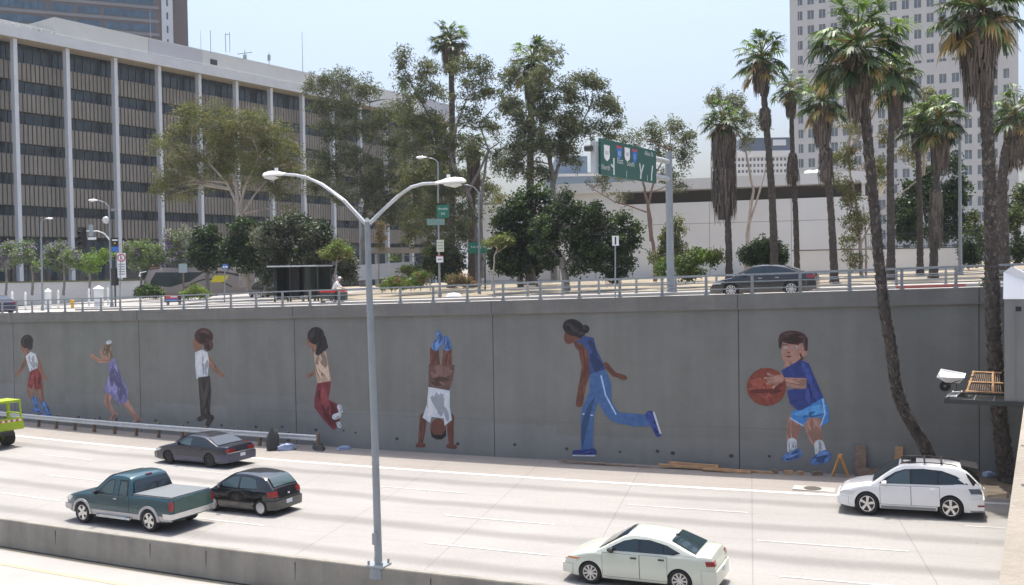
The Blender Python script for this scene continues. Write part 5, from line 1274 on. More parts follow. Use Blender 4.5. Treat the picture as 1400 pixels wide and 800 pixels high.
tree('eucalyptus_tree','thin grey green eucalyptus behind the double lamp, screening the columns',up(496,96),96,
 [([(496,392),(497,330),(500,280),(492,230),(470,190)],.36,.12),([(500,285),(520,240),(540,210)],.16,.07),([(492,232),(512,190),(505,140)],.14,.05),([(470,190),(440,160)],.09,.04)],
 [(430,115,18,18,.6),(462,108,26,16,.7),(440,140,24,18,.55),(478,140,22,24,.6),(500,120,20,22,.6),(455,175,30,24,.55),(500,170,26,26,.6),(530,160,24,24,.6),(540,200,26,28,.6),(480,215,30,24,.5),(440,215,24,20,.4),(512,235,30,26,.5),(470,262,30,18,.4),(425,250,14,22,.35),(545,245,24,30,.5),(520,285,26,24,.5),(460,125,16,10,.5),(552,140,16,20,.6),(450,240,34,26,.5),(500,255,30,26,.5),(540,285,26,30,.6),(575,190,18,24,.5)],
 EUC,'bark_gray',.40,.15,.5,1.9,.58,28,group=GT,probs=[.45,.3,.25])
tree('eucalyptus_tree','tall eucalyptus with a crooked pale trunk in the middle, beside the slender palm',up(652,76),76,
 [([(654,392),(654,340),(648,300),(640,262),(622,232),(612,205),(625,170)],.26,.10),([(640,262),(655,235),(668,205),(655,170)],.13,.06),([(612,205),(590,165),(565,120),(552,90)],.12,.04),([(625,170),(640,130),(632,100)],.08,.03),([(668,205),(690,190)],.07,.03),([(660,380),(657,300),(660,250),(668,205)],.16,.09)],
 [(549,78,14,18,.7),(552,110,18,14,.6),(583,98,18,22,.7),(575,125,18,18,.6),(600,128,20,16,.5),(620,90,22,14,.5),(645,88,20,18,.55),(662,100,16,20,.5),(640,120,22,18,.5),(668,130,18,20,.5),(560,165,22,26,.75),(590,170,24,26,.8),(615,190,20,22,.6),(640,160,22,20,.5),(672,170,16,24,.5),(600,212,26,22,.7),(560,205,22,22,.6),(640,205,20,22,.5),(680,215,16,26,.5),(615,250,26,26,.6),(590,262,24,24,.55),(580,300,22,26,.5),(640,300,24,30,.4),(690,140,14,18,.5),(625,330,22,24,.5),(690,110,10,14,.5)],
 EUC+['leaf_olive'],'bark_gray',.34,.15,.6,1.9,.50,28,group=GT,probs=[.4,.2,.25,.15])
tree('olive_tree','brownish olive tree filling the gap behind the street sign pole in the middle',up(585,90),90,
 [([(588,388),(586,340),(582,300),(575,260)],.2,.09),([(584,310),(610,270),(630,245)],.1,.05)],
 [(560,245,24,28,.8),(590,235,26,26,.8),(620,245,26,28,.8),(648,255,22,30,.7),(575,285,28,28,.8),(610,295,28,28,.7),(645,305,22,28,.7),(560,320,20,20,.5),(600,335,22,18,.5),(675,270,18,28,.6)],
 OLI+['leaf_euc_dark'],'bark_gray',.36,.16,.7,1.5,.5,28,group=GT,probs=[.3,.15,.25,.15,.15])
tree('eucalyptus_tree','big eucalyptus with the roundest crown, left of the overhead green sign',up(758,74),74,
 [([(758,385),(757,300),(756,255),(752,215),(740,180)],.30,.14),([(756,250),(768,215),(790,180),(805,150)],.14,.05),([(752,215),(735,190),(712,165)],.12,.05),([(740,180),(735,140),(728,100)],.10,.04),([(790,180),(820,165)],.08,.04)],
 [(703,100,16,22,.6),(700,140,16,22,.7),(715,165,22,26,.85),(745,150,24,26,.9),(735,110,22,24,.6),(755,75,16,22,.5),(770,120,22,18,.6),(795,108,22,14,.9),(815,112,18,12,.9),(790,135,22,14,.6),(825,140,22,16,.8),(838,150,14,12,.8),(775,165,26,24,.9),(740,195,26,24,.9),(770,200,26,22,.8),(800,175,20,18,.5),(820,175,18,12,.6),(710,200,18,22,.8),(840,170,14,14,.5),(700,225,20,22,.8),(735,235,24,16,.7),(785,220,18,14,.45),(835,185,10,8,.5)],
 EUC,'bark_gray',.34,.15,.5,1.8,.48,30,group=GT,probs=[.45,.3,.25])
tree('eucalyptus_tree','sparse pink stemmed eucalyptus seen behind the overhead green sign',up(893,71),71,
 [([(896,385),(893,335),(888,290),(882,262),(878,240)],.16,.07),([(890,330),(886,285),(895,240),(915,205)],.12,.04),([(884,290),(862,282),(840,276),(810,258)],.07,.03)],
 [(865,188,20,12,.55),(890,180,18,16,.6),(920,170,18,14,.55),(938,185,16,16,.55),(905,200,22,16,.5),(935,215,16,18,.5),(870,215,22,14,.4),(845,240,26,14,.35),(820,250,20,12,.3),(915,240,22,14,.4),(945,200,10,12,.4),(930,255,22,10,.35),(850,268,22,8,.3)],
 EUC,'bark_pink',.30,.15,.55,2.0,.42,24,group=GT,probs=[.4,.4,.2])
tree('eucalyptus_tree','wispy grey eucalyptus top rising behind the fat skirted palm',up(1022,78),78,
 [([(1020,372),(1022,320),(1030,260),(1020,210),(1003,165)],.17,.05),([(1022,315),(1045,240),(1052,205)],.10,.04)],
 [(970,135,12,12,.4),(985,130,16,14,.6),(1005,140,18,14,.6),(1018,160,14,18,.5),(1022,190,14,16,.4),(1000,180,14,14,.4),(1040,165,10,16,.4),(975,160,10,14,.35)],
 EUC,'bark_pale',.30,.15,.55,2.0,.40,24,group=GT,probs=[.4,.4,.2])
tree('eucalyptus_tree','drooping olive tree straggling between palms in front of the grey tower',up(1176,63),63,
 [([(1178,378),(1176,330),(1172,290),(1165,250),(1158,215)],.13,.05),([(1176,335),(1196,295),(1235,262),(1262,240)],.07,.03),([(1184,378),(1184,330),(1180,280)],.08,.03)],
 [(1155,215,18,20,.6),(1165,165,18,24,.45),(1175,130,16,20,.4),(1160,265,16,22,.6),(1172,300,20,20,.6),(1160,330,12,18,.5),(1215,180,16,24,.35),(1200,230,18,26,.4),(1170,355,14,12,.6),(1238,205,18,18,.35),(1265,130,16,14,.45),(1252,165,18,20,.45),(1245,100,12,10,.4),(1140,245,10,18,.3)],
 OLI,'bark_pale',.28,.16,.75,1.8,.38,24,group=GT,probs=[.35,.25,.2,.2])
tree('green_tree','leafy bright green tree behind the dark picket fence on the right',up(1272,76),76,
 [([(1272,370),(1272,330),(1270,290)],.22,.12)],
 [(1240,290,22,26,1.3),(1262,262,22,24,1.3),(1285,285,24,28,1.3),(1305,262,18,30,1.2),(1248,318,24,14,1.2),(1290,318,24,14,1.2),(1268,235,14,18,.9),(1318,310,14,18,1.0),(1240,255,14,14,.7),(1300,225,14,14,.8)],
 FIC,'bark_gray',.34,.28,.3,1.3,.5,34,group=GT,probs=[.5,.3,.2])
tree('green_tree','yellow green tree behind the rightmost palms at the frame edge',up(1392,70),70,
 [([(1392,385),(1392,340),(1390,300)],.2,.1)],[(1385,300,18,24,1.2),(1398,340,20,20,1.2),(1375,345,12,16,1.),(1395,270,14,18,1),(1340,330,12,30,.8),(1330,300,10,20,.7)],
 ['leaf_fic','leaf_olive','leaf_fic_light'],'bark_gray',.34,.26,.3,1.2,.5,30,group=GT)
# dense dark ficus trees
tree('ficus_tree','leftmost dark ficus, small and dense behind the coach front',up(283,82),82,[([(283,398),(284,370),(283,345)],.2,.12)],
 [(283,328,20,22,1.5),(270,345,16,16,1.3),(296,345,18,18,1.4),(284,360,20,10,1.0)],FIC,'bark_gray',.30,.3,.2,1.5,.5,36,group=GT,probs=[.4,.15,.45])
tree('ficus_tree','dark ficus with a visible pale trunk above the coach rear',up(338,80),80,[([(340,398),(338,375),(336,345)],.26,.16)],
 [(335,320,24,24,1.5),(318,342,20,22,1.4),(352,345,20,24,1.4),(340,362,26,12,1.1),(306,355,10,12,.8)],FIC,'bark_pale',.30,.3,.2,1.5,.5,36,group=GT,probs=[.45,.2,.35])
tree('ficus_tree','wide grey green bushy tree behind the bus shelter',up(400,78),78,[([(392,398),(394,375),(398,345)],.24,.14),([(416,398),(414,370),(410,345)],.2,.12)],
 [(372,325,26,26,1.4),(402,312,30,22,1.3),(432,322,26,24,1.3),(385,352,28,24,1.4),(420,352,30,22,1.4),(450,340,18,20,1.2),(368,375,16,16,1.2),(440,372,20,16,1.2),(470,350,16,22,1.2),(478,375,10,16,1.0)],
 ['leaf_fic','leaf_gray','leaf_fic_dark','leaf_euc_dark'],'bark_gray',.30,.28,.25,1.5,.5,36,group=GT,probs=[.25,.35,.2,.2])
tree('ficus_tree','dark round ficus with leafy shoots left of the white building',up(712,66),66,[([(712,392),(712,372),(710,345)],.25,.15),([(735,392),(728,368),(720,345)],.12,.08)],
 [(690,300,20,22,1.1),(712,280,22,20,1.0),(735,268,20,18,.8),(705,330,28,24,1.5),(738,310,26,26,1.5),(700,360,24,20,1.5),(730,355,26,22,1.4),(680,345,14,22,1.2),(752,282,12,14,.7)],
 FIC,'bark_gray',.28,.3,.2,1.5,.45,36,group=GT,probs=[.4,.2,.4])
tree('ficus_tree','broad ficus with a thick grey trunk in front of the white building',up(773,62),62,[([(775,398),(773,378),(768,352)],.26,.20),([(772,362),(790,340),(806,322)],.12,.06),([(770,358),(752,340),(742,322)],.12,.06)],
 [(745,310,22,18,1.3),(770,290,26,16,1.3),(800,288,24,16,1.2),(780,315,30,20,1.4),(815,305,22,20,1.2),(748,342,22,24,1.3),(800,345,24,26,1.3),(840,298,20,14,.9),(838,325,18,18,.8),(825,350,22,26,1.2),(850,345,22,30,1.1),(862,318,16,18,.9),(770,268,14,12,.7),(790,365,16,14,1.0),(842,375,18,12,1.0)],
 ['leaf_fic','leaf_fic_light','leaf_fic_dark','leaf_gray'],'bark_gray',.26,.28,.25,1.45,.42,36,group=GT,probs=[.4,.25,.22,.13])
tree('young_tree','small umbrella shaped olive tree right of the bus shelter',up(458,72),72,[([(459,398),(458,375),(460,362),(461,350)],.07,.05),([(460,360),(447,352)],.04,.02),([(460,360),(473,350)],.04,.02)],
 [(460,342,16,9,1.6),(448,347,11,7,1.4),(472,346,12,8,1.4),(460,336,10,6,1.2)],['leaf_olive','leaf_fresh','leaf_olive_light'],'bark_pale',.24,.2,.3,1.5,.32,30,group=GT)
tree('young_tree','flat topped olive sapling leaning in front of the pale eucalyptus trunk',up(675,64),64,[([(672,398),(675,370),(676,350),(680,340)],.06,.04),([(676,348),(690,338)],.04,.02)],
 [(682,330,16,8,1.4),(695,330,9,6,1.2),(668,332,9,6,1.1),(690,326,10,5,1.1)],['leaf_olive','leaf_fresh','leaf_olive_light'],'bark_pale',.22,.2,.3,1.4,.30,30,group=GT)
tree('young_tree','thin young tree with rust pink leaves right of the double lamp pole',up(518,84),84,[([(518,392),(518,360),(519,335)],.06,.04)],[(518,326,9,9,1.0),(520,310,7,10,.9),(521,338,6,6,.6)],['leaf_rust','leaf_olive'],'bark_gray',.22,.2,.3,1.2,.32,24,group=GT)
# jacarandas along the office block
JAC=['leaf_jac','leaf_jac_light','petal_purple','leaf_gray']
for lab,u,bl,pr,mats in (
 ('jacaranda with purple blossom at the far left edge of the picture',8,[(5,345,16,14,1.2),(20,352,16,14,1.1),(0,362,14,10,1.0),(15,336,12,8,1.0)],[.3,.2,.35,.15],JAC),
 ('jacaranda with greyish purple blossom behind the short arm lamp at left',44,[(38,350,12,12,1.0),(48,362,10,8,.9),(38,336,10,6,.7)],[.35,.3,.25,.1],JAC),
 ('rounded jacaranda with sparse blossom between two white columns at left',87,[(80,345,20,14,1.2),(98,352,16,14,1.1),(70,356,12,10,.9),(88,362,18,8,.9)],[.4,.25,.15,.2],JAC),
 ('bright lime green street tree below the black traffic signal',122,[(112,358,14,9,1.3),(130,354,14,10,1.3),(145,348,9,8,1.0),(120,366,14,6,1.0)],[.5,.5],['leaf_fresh','leaf_fresh_light']),
 ('full jacaranda with green crown right of the no turn sign',192,[(182,342,16,13,1.2),(202,340,18,14,1.2),(215,352,14,12,1.1),(186,358,16,10,1.0),(204,362,14,8,.9)],[.4,.35,.1,.15],JAC),
 ('greyish purple jacaranda next to the leftmost dark ficus',243,[(236,325,14,12,1.0),(252,322,12,12,1.0),(245,340,18,14,1.1),(232,352,14,12,1.0),(258,350,12,14,1.0)],[.22,.28,.25,.25],JAC)):
    tree('jacaranda_tree',lab,up(u,101),101,[([(u,404),(u+1,385),(u,365),(u+2,350)],.14,.09)],bl,mats,'bark_gray',.34,.2,.2,1.2,.5,30,group='small trees in front of the office block',probs=pr)
# bushes
def bush(label,u,D,blobs,mats,leaf=.2,cat='bush',name='bush',clump=.28,per=30,dens=1.5,aspect=.26,probs=None):
    return tree(name,label,up(u,D),D,[([(u,blobs[0][1]+blobs[0][3]),(u,blobs[0][1])],.04,.02)],blobs,mats,'bark_gray',leaf,aspect,.1,dens,clump,per,cat,'bushes beyond the upper street',probs,twig=False)
bush('round dark green clipped bush on the street island at left, before the coach',204,80,[(204,397,17,9,1.5),(196,400,10,7,1.3),(214,401,10,7,1.3)],['leaf_fic','leaf_fresh','leaf_fic_dark'],probs=[.5,.2,.3])
bush('yellow green bush to the right of the advert bench',266,79,[(266,398,14,8,1.4),(278,403,12,5,1.1),(256,402,8,5,1.0)],['leaf_fresh','leaf_olive','leaf_fresh_light'])
bush('dark round bush behind the black sedan',1045,60,[(1045,347,26,19,1.6),(1025,350,16,14,1.4),(1066,348,14,16,1.4),(1045,335,22,10,1.3)],FIC,probs=[.45,.2,.35])
bush('bright leafy bush between the sign post and the fat skirted palm',950,60,[(935,360,14,14,1.2),(955,350,18,12,1.2),(975,352,12,10,1.0),(945,372,20,12,1.1),(905,365,8,14,.9)],['leaf_fresh','leaf_fic_light','leaf_olive'],.26,clump=.34)
bush('pale grey green shrub leaning against the overhead sign post',922,66,[(915,330,16,20,.8),(925,310,12,14,.6),(930,345,14,16,.7),(900,350,14,14,.8)],['leaf_euc','leaf_euc_light','leaf_olive'],.26,clump=.36)
bush('rust brown shrub at the foot of the street lamps in the middle',632,70,[(626,382,17,7,1.4),(640,386,14,5,1.2)],['leaf_rust','leaf_brown','leaf_olive'])
bush('light green low planting beside the slender sign lamp',560,72,[(545,386,18,8,1.3),(565,388,16,6,1.2),(575,378,14,7,1.1),(530,390,12,6,1.2)],['leaf_fresh','leaf_fresh_light','leaf_olive','petal_pink'],probs=[.4,.3,.2,.1])
bush('small bright bush at the right end of the bus shelter',448,70,[(446,388,7,6,1.3)],['leaf_fresh','leaf_fic_light'])
bush('dark shrub below the slender lamp pole in the middle',606,76,[(604,345,18,16,.9),(595,362,16,16,1.1),(620,358,16,18,1.0),(612,372,18,12,1.1)],['leaf_fic','leaf_olive','leaf_fic_dark'],.28,clump=.4)
bush('light planting along the plaza wall behind the double lamp',568,88,[(540,352,14,5,.0),(560,370,16,6,1.2),(576,372,14,6,1.1),(590,350,12,18,.7)],['leaf_fresh','leaf_olive'],.26,clump=.34)
bush('low green shrub at the foot of the tallest right hand palm',1355,38,[(1352,392,9,12,.9),(1350,405,7,12,.8),(1356,378,7,8,.8)],['leaf_fic','leaf_fic_light'],.16,clump=.2)
bush('dark shrub at the base of the grey street lamp on the right',1322,64,[(1322,340,12,18,1.2),(1330,355,12,14,1.2)],['leaf_fic_dark','leaf_fic'],.24,clump=.34)
# ------------------------------------------------------------------ palms
def frond_mesh(mb,o,az,el,L,fan,mi,seed):
    """fan leaf: a stalk from o, then a pleated fan of drooping blades"""
    r=random.Random(seed); d=Vector((math.cos(az)*math.cos(el),math.sin(az)*math.cos(el),math.sin(el)))
    upv=Vector((0,0,1)); tip=o+d*L+Vector((0,0,-.08*L)); mb.tube([o,o+d*L*.5+Vector((0,0,.03*L)),tip],[.022,.018,.013],4,mi=3 if r.random()<.5 else 1,cap=False)
    d2=(d+Vector((0,0,-.25-r.random()*.5))).normalized(); side=(Vector((-math.sin(az),math.cos(az),0))+Vector((0,0,r.uniform(-.5,.5)))).normalized(); n=19; dr=r.uniform(.6,1.5)
    for i in range(n):
        a=(i/(n-1)-.5)*math.radians(230)+r.uniform(-.06,.06)
        b=(d2*math.cos(a)+side*math.sin(a)).normalized(); ln=fan*(1-.3*abs(i/(n-1)-.5)*2)*r.uniform(.75,1.12)
        wv=b.cross(upv if abs(b.z)<.9 else d).normalized()*(.062*fan)
        q=r.uniform(.5,1.5)*dr
        p0=tip; p1=tip+b*ln*.5+Vector((0,0,-.03*ln*q)); p2=tip+b*ln*.80+Vector((0,0,-.15*ln*q)); p3=tip+b*ln*.95+Vector((0,0,-.34*ln*q))
        m2=mi if r.random()<.7 else r.choice((0,1,2))
        mb.add([p0,p1+wv,p1-wv,p2+wv*.6,p2-wv*.6,p3],[(0,1,2),(1,3,4,2),(3,5,4)],m2)
def palm_crown(seed,n,r,dens=1.0,low=-.9):
    R=random.Random(seed); mb=MB()
    for i in range(n):
        az=i*2.39996+R.uniform(-.35,.35); q=i/(n-1); el=1.3-(1.3-low)*q**.8+R.uniform(-.22,.22)
        L=r*.66*R.uniform(.55,1.12); fan=r*.44*R.uniform(.7,1.15)
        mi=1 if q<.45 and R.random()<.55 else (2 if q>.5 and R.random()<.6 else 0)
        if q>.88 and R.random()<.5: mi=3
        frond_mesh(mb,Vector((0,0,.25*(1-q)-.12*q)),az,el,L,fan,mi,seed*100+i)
    return mb
def palm_skirt(seed,length,r0,r1,n):
    R=random.Random(seed); mb=MB()
    for i in range(n):
        az=R.uniform(0,2*PI); z0=-R.random()**1.3*length*.75; ln=min(length*R.uniform(.22,.42),R.uniform(.9,1.7)); f=-z0/length
        rr=(r0+(r1-r0)*f)*R.uniform(.75,1.05); w=R.uniform(.015,.045)
        d=Vector((math.cos(az),math.sin(az),0)); s=Vector((-d.y,d.x,0)); k=R.uniform(.35,.65)
        p0=d*rr*.35+Vector((0,0,z0)); p1=d*rr+Vector((0,0,z0-ln*k*.5))+s*R.uniform(-.06,.06); p2=d*rr*R.uniform(.85,1.08)+Vector((0,0,z0-ln))+s*R.uniform(-.1,.1)
        mb.add([p0+s*w,p0-s*w,p1+s*w*1.3,p1-s*w*1.3,p2+s*w*.4,p2-s*w*.4],[(0,1,3,2),(2,3,5,4)],R.choice((0,0,1,1,2) if R.random()<.25 else (0,0,1,1)))
    # inner core so that the skirt is not hollow
    mb.tube([(0,0,.0),(0,0,-length*.5),(0,0,-length*.93)],[r0*.55,(r0+r1)*.33,r1*.5],9,mi=1,jit=.15)
    return mb
CROWNS={}
def palm(label,D,trunk,r0,crown_px,skirt=None,base=None,cm='a',bark='palm_bark',rough=.10,group='fan palms along the upper street',orange=False,yellow=0,bulb=None):
    """trunk: photo points from the foot up to the crown; crown_px: radius of the crown in photo pixels; skirt: (length px, top radius px, bottom radius px)"""
    u,v=trunk[0]; b=base if base is not None else up(u,D); t=thing('palm_tree',label,'palm tree',b,0,group); m_=mpp(D)
    q=[Vector((0,0,-.1))]+[P(p_[0],p_[1],D+(p_[2] if len(p_)>2 else 0))-b for p_ in trunk[1:]]
    # resample
    pts=[]; 
    for i in range(len(q)-1):
        p0=q[max(i-1,0)];p1=q[i];p2=q[i+1];p3=q[min(i+2,len(q)-1)]; k=max(2,int((p2-p1).length/(.10 if rough>.12 else .16)))
        for j in range(k):
            s=j/k; pts.append(.5*((2*p1)+(p2-p0)*s+(2*p0-5*p1+4*p2-p3)*s*s+(3*p1-p0-3*p2+p3)*s**3))
    pts.append(q[-1]); n=len(pts); mb=MB()
    rad=[r0*(1.0+.55*math.exp(-i*.12/.5)-.28*i/n)*(1+rnd.uniform(-rough,rough)*.35) for i in range(n)]
    mb.tube(pts,rad,16 if rough>.12 else 11,jit=rough); 
    if rough>.12:
        for i in range(3,n-1):
            ax=(pts[i+1]-pts[i]).normalized()
            for k in range(7):
                a=rnd.uniform(0,6.283); d_=Vector((math.cos(a),math.sin(a),0)); s_=Vector((-d_.y,d_.x,0)); rr=rad[i]; w_=rnd.uniform(.03,.07); o_=pts[i]+d_*rr*.93
                h_=rnd.uniform(.08,.22); out=rnd.uniform(.03,.11)
                mb.add([o_-s_*w_,o_+s_*w_,o_+ax*h_+d_*out+s_*w_*.35,o_+ax*h_+d_*out-s_*w_*.35],[(0,1,2,3)],rnd.choice((0,0,1)))
    mb.build('trunk',[bark,'palm_bark_pale'],t,smooth=25)
    top=q[-1]
    key=cm; R=crown_px*m_
    if key not in CROWNS: 
        sd_,n_,lw={'a':(3,48,-.62),'b':(5,40,-.5),'c':(9,58,-.72),'d':(12,42,-.25)}[key]
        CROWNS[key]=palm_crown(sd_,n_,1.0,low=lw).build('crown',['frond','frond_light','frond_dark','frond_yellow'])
        c=CROWNS[key]; first=True
    else: c=link('crown',CROWNS[key].data); first=False
    c.parent=t; c.location=top; c.scale=(R,R,R*.95); c.rotation_euler=(0,0,rnd.uniform(0,6.28))
    if skirt:
        L,ra,rb=[x*m_ for x in skirt]
        o=palm_skirt(rnd.randint(1,999),L,ra,rb,int(320+380*min(2.5,L/3))).build('dead_fronds',['frond_dead','frond_dead_dark','frond_yellow' if yellow else 'frond_dead'],t); o.location=top+Vector((0,0,-.1*L*0))
    if bulb:
        vt,L,ra,rb=bulb; k=min(range(n),key=lambda i:abs((pts[i]+b-P(top_u(trunk,vt),vt,D)).z)); L*=m_; ra*=m_; rb*=m_
        o=palm_skirt(rnd.randint(1,999),L,ra,rb,int(200+200*min(2.5,L/3))).build('dead_fronds',['frond_dead','frond_dead_dark','frond_dead'],t); o.location=pts[k]
    return t
def top_u(trunk,v): return interp(sorted((p[1],p[0]) for p in trunk),v)
pb1=gp(1285,628,.15); pb1.y=min(pb1.y,YW+yc(pb1.x)-.9); D1=-(RM.transposed()@(pb1-EYE)).z
palm('leaning palm curving up from the dirt at the wall foot, big dark crown',D1,[(1285,628),(1262,606),(1240,568),(1226,530),(1219,480),(1209,420),(1201,350),(1194,270),(1187,200),(1180,130),(1173,66)],.215,78,(95,21,12),base=pb1,cm='c',rough=.16,group='palms rooted at the wall foot')
pb2=gp(1374,652,.1); pb2.y=min(pb2.y,YW+yc(pb2.x)-1.0); D2=-(RM.transposed()@(pb2-EYE)).z
palm('thickest palm at the right, its huge skirt cut by the frame top',D2,[(1374,652),(1370,600),(1362,520),(1357,420),(1355,320),(1352,220),(1346,120),(1338,14)],.26,74,(125,30,15),base=pb2,cm='a',rough=.18,group='palms rooted at the wall foot')
palm('palm trunk close behind the thickest palm, crown at the right edge',47,[(1374,420),(1372,330),(1370,250),(1378,195),(1388,160)],.26,46,(70,14,10),cm='b',rough=.15,yellow=1)
palm('palm with a neat round crown above the black sedan',58,[(1059,372),(1057,300),(1052,220),(1046,150),(1041,82)],.24,43,(48,12,10),cm='a',bulb=(148,30,8,9))
palm('palm with a fat brown skirt hanging halfway down its trunk',60,[(997,376),(996,330),(993,260),(989,170)],.22,36,(140,17,17),cm='d')
palm('slim palm with a small crown and a bulb of dead fronds',66,[(1090,372),(1088,300),(1084,220),(1081,125)],.20,30,(35,8,6),cm='b',bulb=(208,46,6,11))
palm('shaggy palm with a wide skirt just right of the slim palm',56,[(1141,382),(1138,320),(1133,250),(1128,190),(1124,140)],.22,40,(60,16,8),cm='a',yellow=1,bulb=(200,50,9,12))
palm('palm partly behind the leaning palm crown',56,[(1218,384),(1218,300),(1217,220),(1220,160),(1224,108)],.24,44,(70,11,8),cm='c')
palm('plain trunk palm, its crown lost behind its neighbours',61,[(1258,376),(1258,300),(1256,230),(1254,170)],.20,38,(40,8,7),cm='b')
palm('low crowned palm with a long skirt left of the right hand street lamp',56,[(1276,384),(1277,330),(1280,250),(1285,165)],.23,44,(70,14,10),cm='c',bulb=(255,80,8,10))
palm('far palm poking out of the middle eucalyptus, with a bright round top',84,[(617,388),(617,330),(618,250),(618,150),(616,58)],.33,33,(45,14,9),cm='d',bark='palm_bark')
palm('far palm tangled in the roundest eucalyptus crown',80,[(724,380),(724,320),(725,240),(726,160),(728,88)],.36,40,(55,14,10),cm='a')
palm('bare palm trunk in shade beside the pale eucalyptus, crown hidden in leaves',82,[(645,388),(645,330),(645,260),(647,200)],.36,26,(60,10,8),cm='b')
# ------------------------------------------------------------------ coach, shelter, small street things
g1=up(196,100); g2=up(347,104); e=g2-g1; e.z=0
t=thing('coach','beige tour coach with a black swoosh line, parked behind trees at left','bus',(g1+g2)/2,math.atan2(e.y,e.x)); L_=e.length; hB=P(268,362,102).z-(g1.z+g2.z)/2
t.location.z=min(g1.z,g2.z)
mb=MB(); W2=1.25; vs=[]   # local +x = rear, -x = front, -y = towards the camera
prof=[(-L_/2,.5,1.5),(-L_/2+.10,.42,2.2),(-L_/2+.5,.36,hB-.25),(-L_/2+1.1,.34,hB-.05),(-L_/2+2,.34,hB),(L_/2-.8,.34,hB),(L_/2-.1,.40,hB-.15),(L_/2,.5,hB-.5)]
for x,z0,z1 in prof:
    for y,z in ((-W2+.08,z0),(-W2,z0+.25),(-W2,z1-.35),(-W2+.18,z1-.06),(0,z1),(W2-.18,z1-.06),(W2,z1-.35),(W2,z0+.25),(W2-.08,z0)): vs.append((x,y,z))
k=9; mb.add(vs,[(i*k+j,(i+1)*k+j,(i+1)*k+(j+1)%k,i*k+(j+1)%k) for i in range(len(prof)-1) for j in range(k)]+[tuple(range(k)),tuple(range((len(prof)-1)*k,len(prof)*k))]); mb.build('body','bus_body',t,smooth=35)
mb=MB(); mb.add([(-L_/2+.6,-W2-.012,1.45),(-L_/2+2.6,-W2-.012,1.35),(-L_/2+4.6,-W2-.012,1.9),(-L_/2+6,-W2-.012,hB-.55),(-L_/2+1.2,-W2-.012,hB-.5),(-L_/2+.7,-W2-.012,2.0)],[(0,1,2,3,4,5)]); mb.build('window','glass_tint',t)
mb=MB(); 
vs=[]
for z,x in ((1.35,-L_/2-.03),(1.9,-L_/2-.0),(hB-.45,-L_/2+.42)): vs+=[(x,q*(W2-.12),z) for q in (-1,0,1)]
mb.add(vs,[(i*3+j,i*3+3+j,i*3+4+j,i*3+1+j) for i in range(2) for j in range(2)]); mb.build('windscreen','blue_glass',t)
mb=MB(); 
def swoosh(pts,w_):
    for a,b in zip(pts[:-1],pts[1:]): mb.quad((a[0],-W2-.016,a[1]-w_),(b[0],-W2-.016,b[1]-w_),(b[0],-W2-.016,b[1]+w_),(a[0],-W2-.016,a[1]+w_))
swoosh([(-L_/2+4+.4*i,1.2+.9*math.sin(i*.26)) for i in range(13)],.07); mb.build('stripe','black',t); mb=MB(); swoosh([(L_/2-4+.4*i,hB-.55-.013*i*i) for i in range(10)],.09); mb.build('stripe','black',t)
mb=MB(); mb.quad((1.0,-W2-.018,1.75),(2.5,-W2-.018,1.75),(2.9,-W2-.018,2.45),(1.4,-W2-.018,2.45)); mb.build('yellow_patch','bus_yellow',t)
mb=MB(); vs=[(-L_/2+.55,-W2+.1,hB-.12),(-L_/2+1.6,-W2+.1,hB+.02),(-L_/2+1.6,W2-.1,hB+.02),(-L_/2+.55,W2-.1,hB-.12)]; mb.prism([(0,0),(1,0),(2,0),(3,0)],1,lambda a,b,h:Vector(vs[int(a)])+Vector((0,0,.04*h+.01))); mb.build('roof_marker','amber_lens',t)
wm=None
for x in (-L_/2+2.7,L_/2-3.6,L_/2-2.35):
    for y in (-W2+.14,W2-.14):
        if wm is None:
            mb=MB(); mb.lathe([(.3,-.1),(.5,-.13),(.52,0),(.5,.13),(.3,.1)],20); wo=mb.build('wheel','rubber',t,smooth=40); wm=wo.data
            mb=MB(); mb.lathe([(.01,-.12),(.3,-.13),(.31,-.05)],16); r_=mb.build('rim','alloy',wo,smooth=40); rm=r_.data
        else: wo=link('wheel',wm,t); link('rim',rm,wo)
        wo.location=(x,y,.52)
mb=MB(); mb.tube([(-L_/2+.3,-W2+.1,hB-.4),(-L_/2-.3,-W2-.15,hB-.5),(-L_/2-.35,-W2-.15,hB-.9)],[.04,.05,.12],6); mb.build('mirror','sheet_white',t)
# bus shelter
g=up(376,69); g2=up(436,67.5); e=g2-g; e.z=0; f4=Frame_((0,0,0),math.atan2(e.y,e.x)); L_=e.length
t=thing('bus_shelter','dark glass bus shelter with a thin pale flat roof on the pavement','bus shelter',g); hS=P(400,363,68.5).z-g.z
mb=MB(); fbox(mb,f4,-.45,L_+.1,-1.6,.35,hS-.10,hS); mb.build('roof','galvanised',t)
mb=MB(); fbox(mb,f4,0,L_,-1.45,-1.40,.55,hS-.15); mb.build('back_panel','shelter_dark',t)
for a in (0,L_-.85):
    mb=MB(); fbox(mb,f4,a,a+.05,-1.40,-.1,.35,hS-.15); mb.build('side_panel','shelter_dark',t)
mb=MB(); fbox(mb,f4,.08,1.3,-1.39,-1.1,.4,hS-.15); mb.build('advert_case','black',t)
for a in (0,1.38,L_-.86,L_-.05):
    for d in (-1.42,.12):
        mb=MB(); fbox(mb,f4,a,a+.08,d-.05,d+.05,-.02,hS-.1); mb.build('post','shelter_dark',t)
mb=MB(); fbox(mb,f4,1.5,L_-1.0,-1.3,-.85,.42,.48); 
for a in (1.6,L_-1.15): fbox(mb,f4,a,a+.06,-1.2,-.95,.0,.42)
mb.build('seat','galvanised',t)
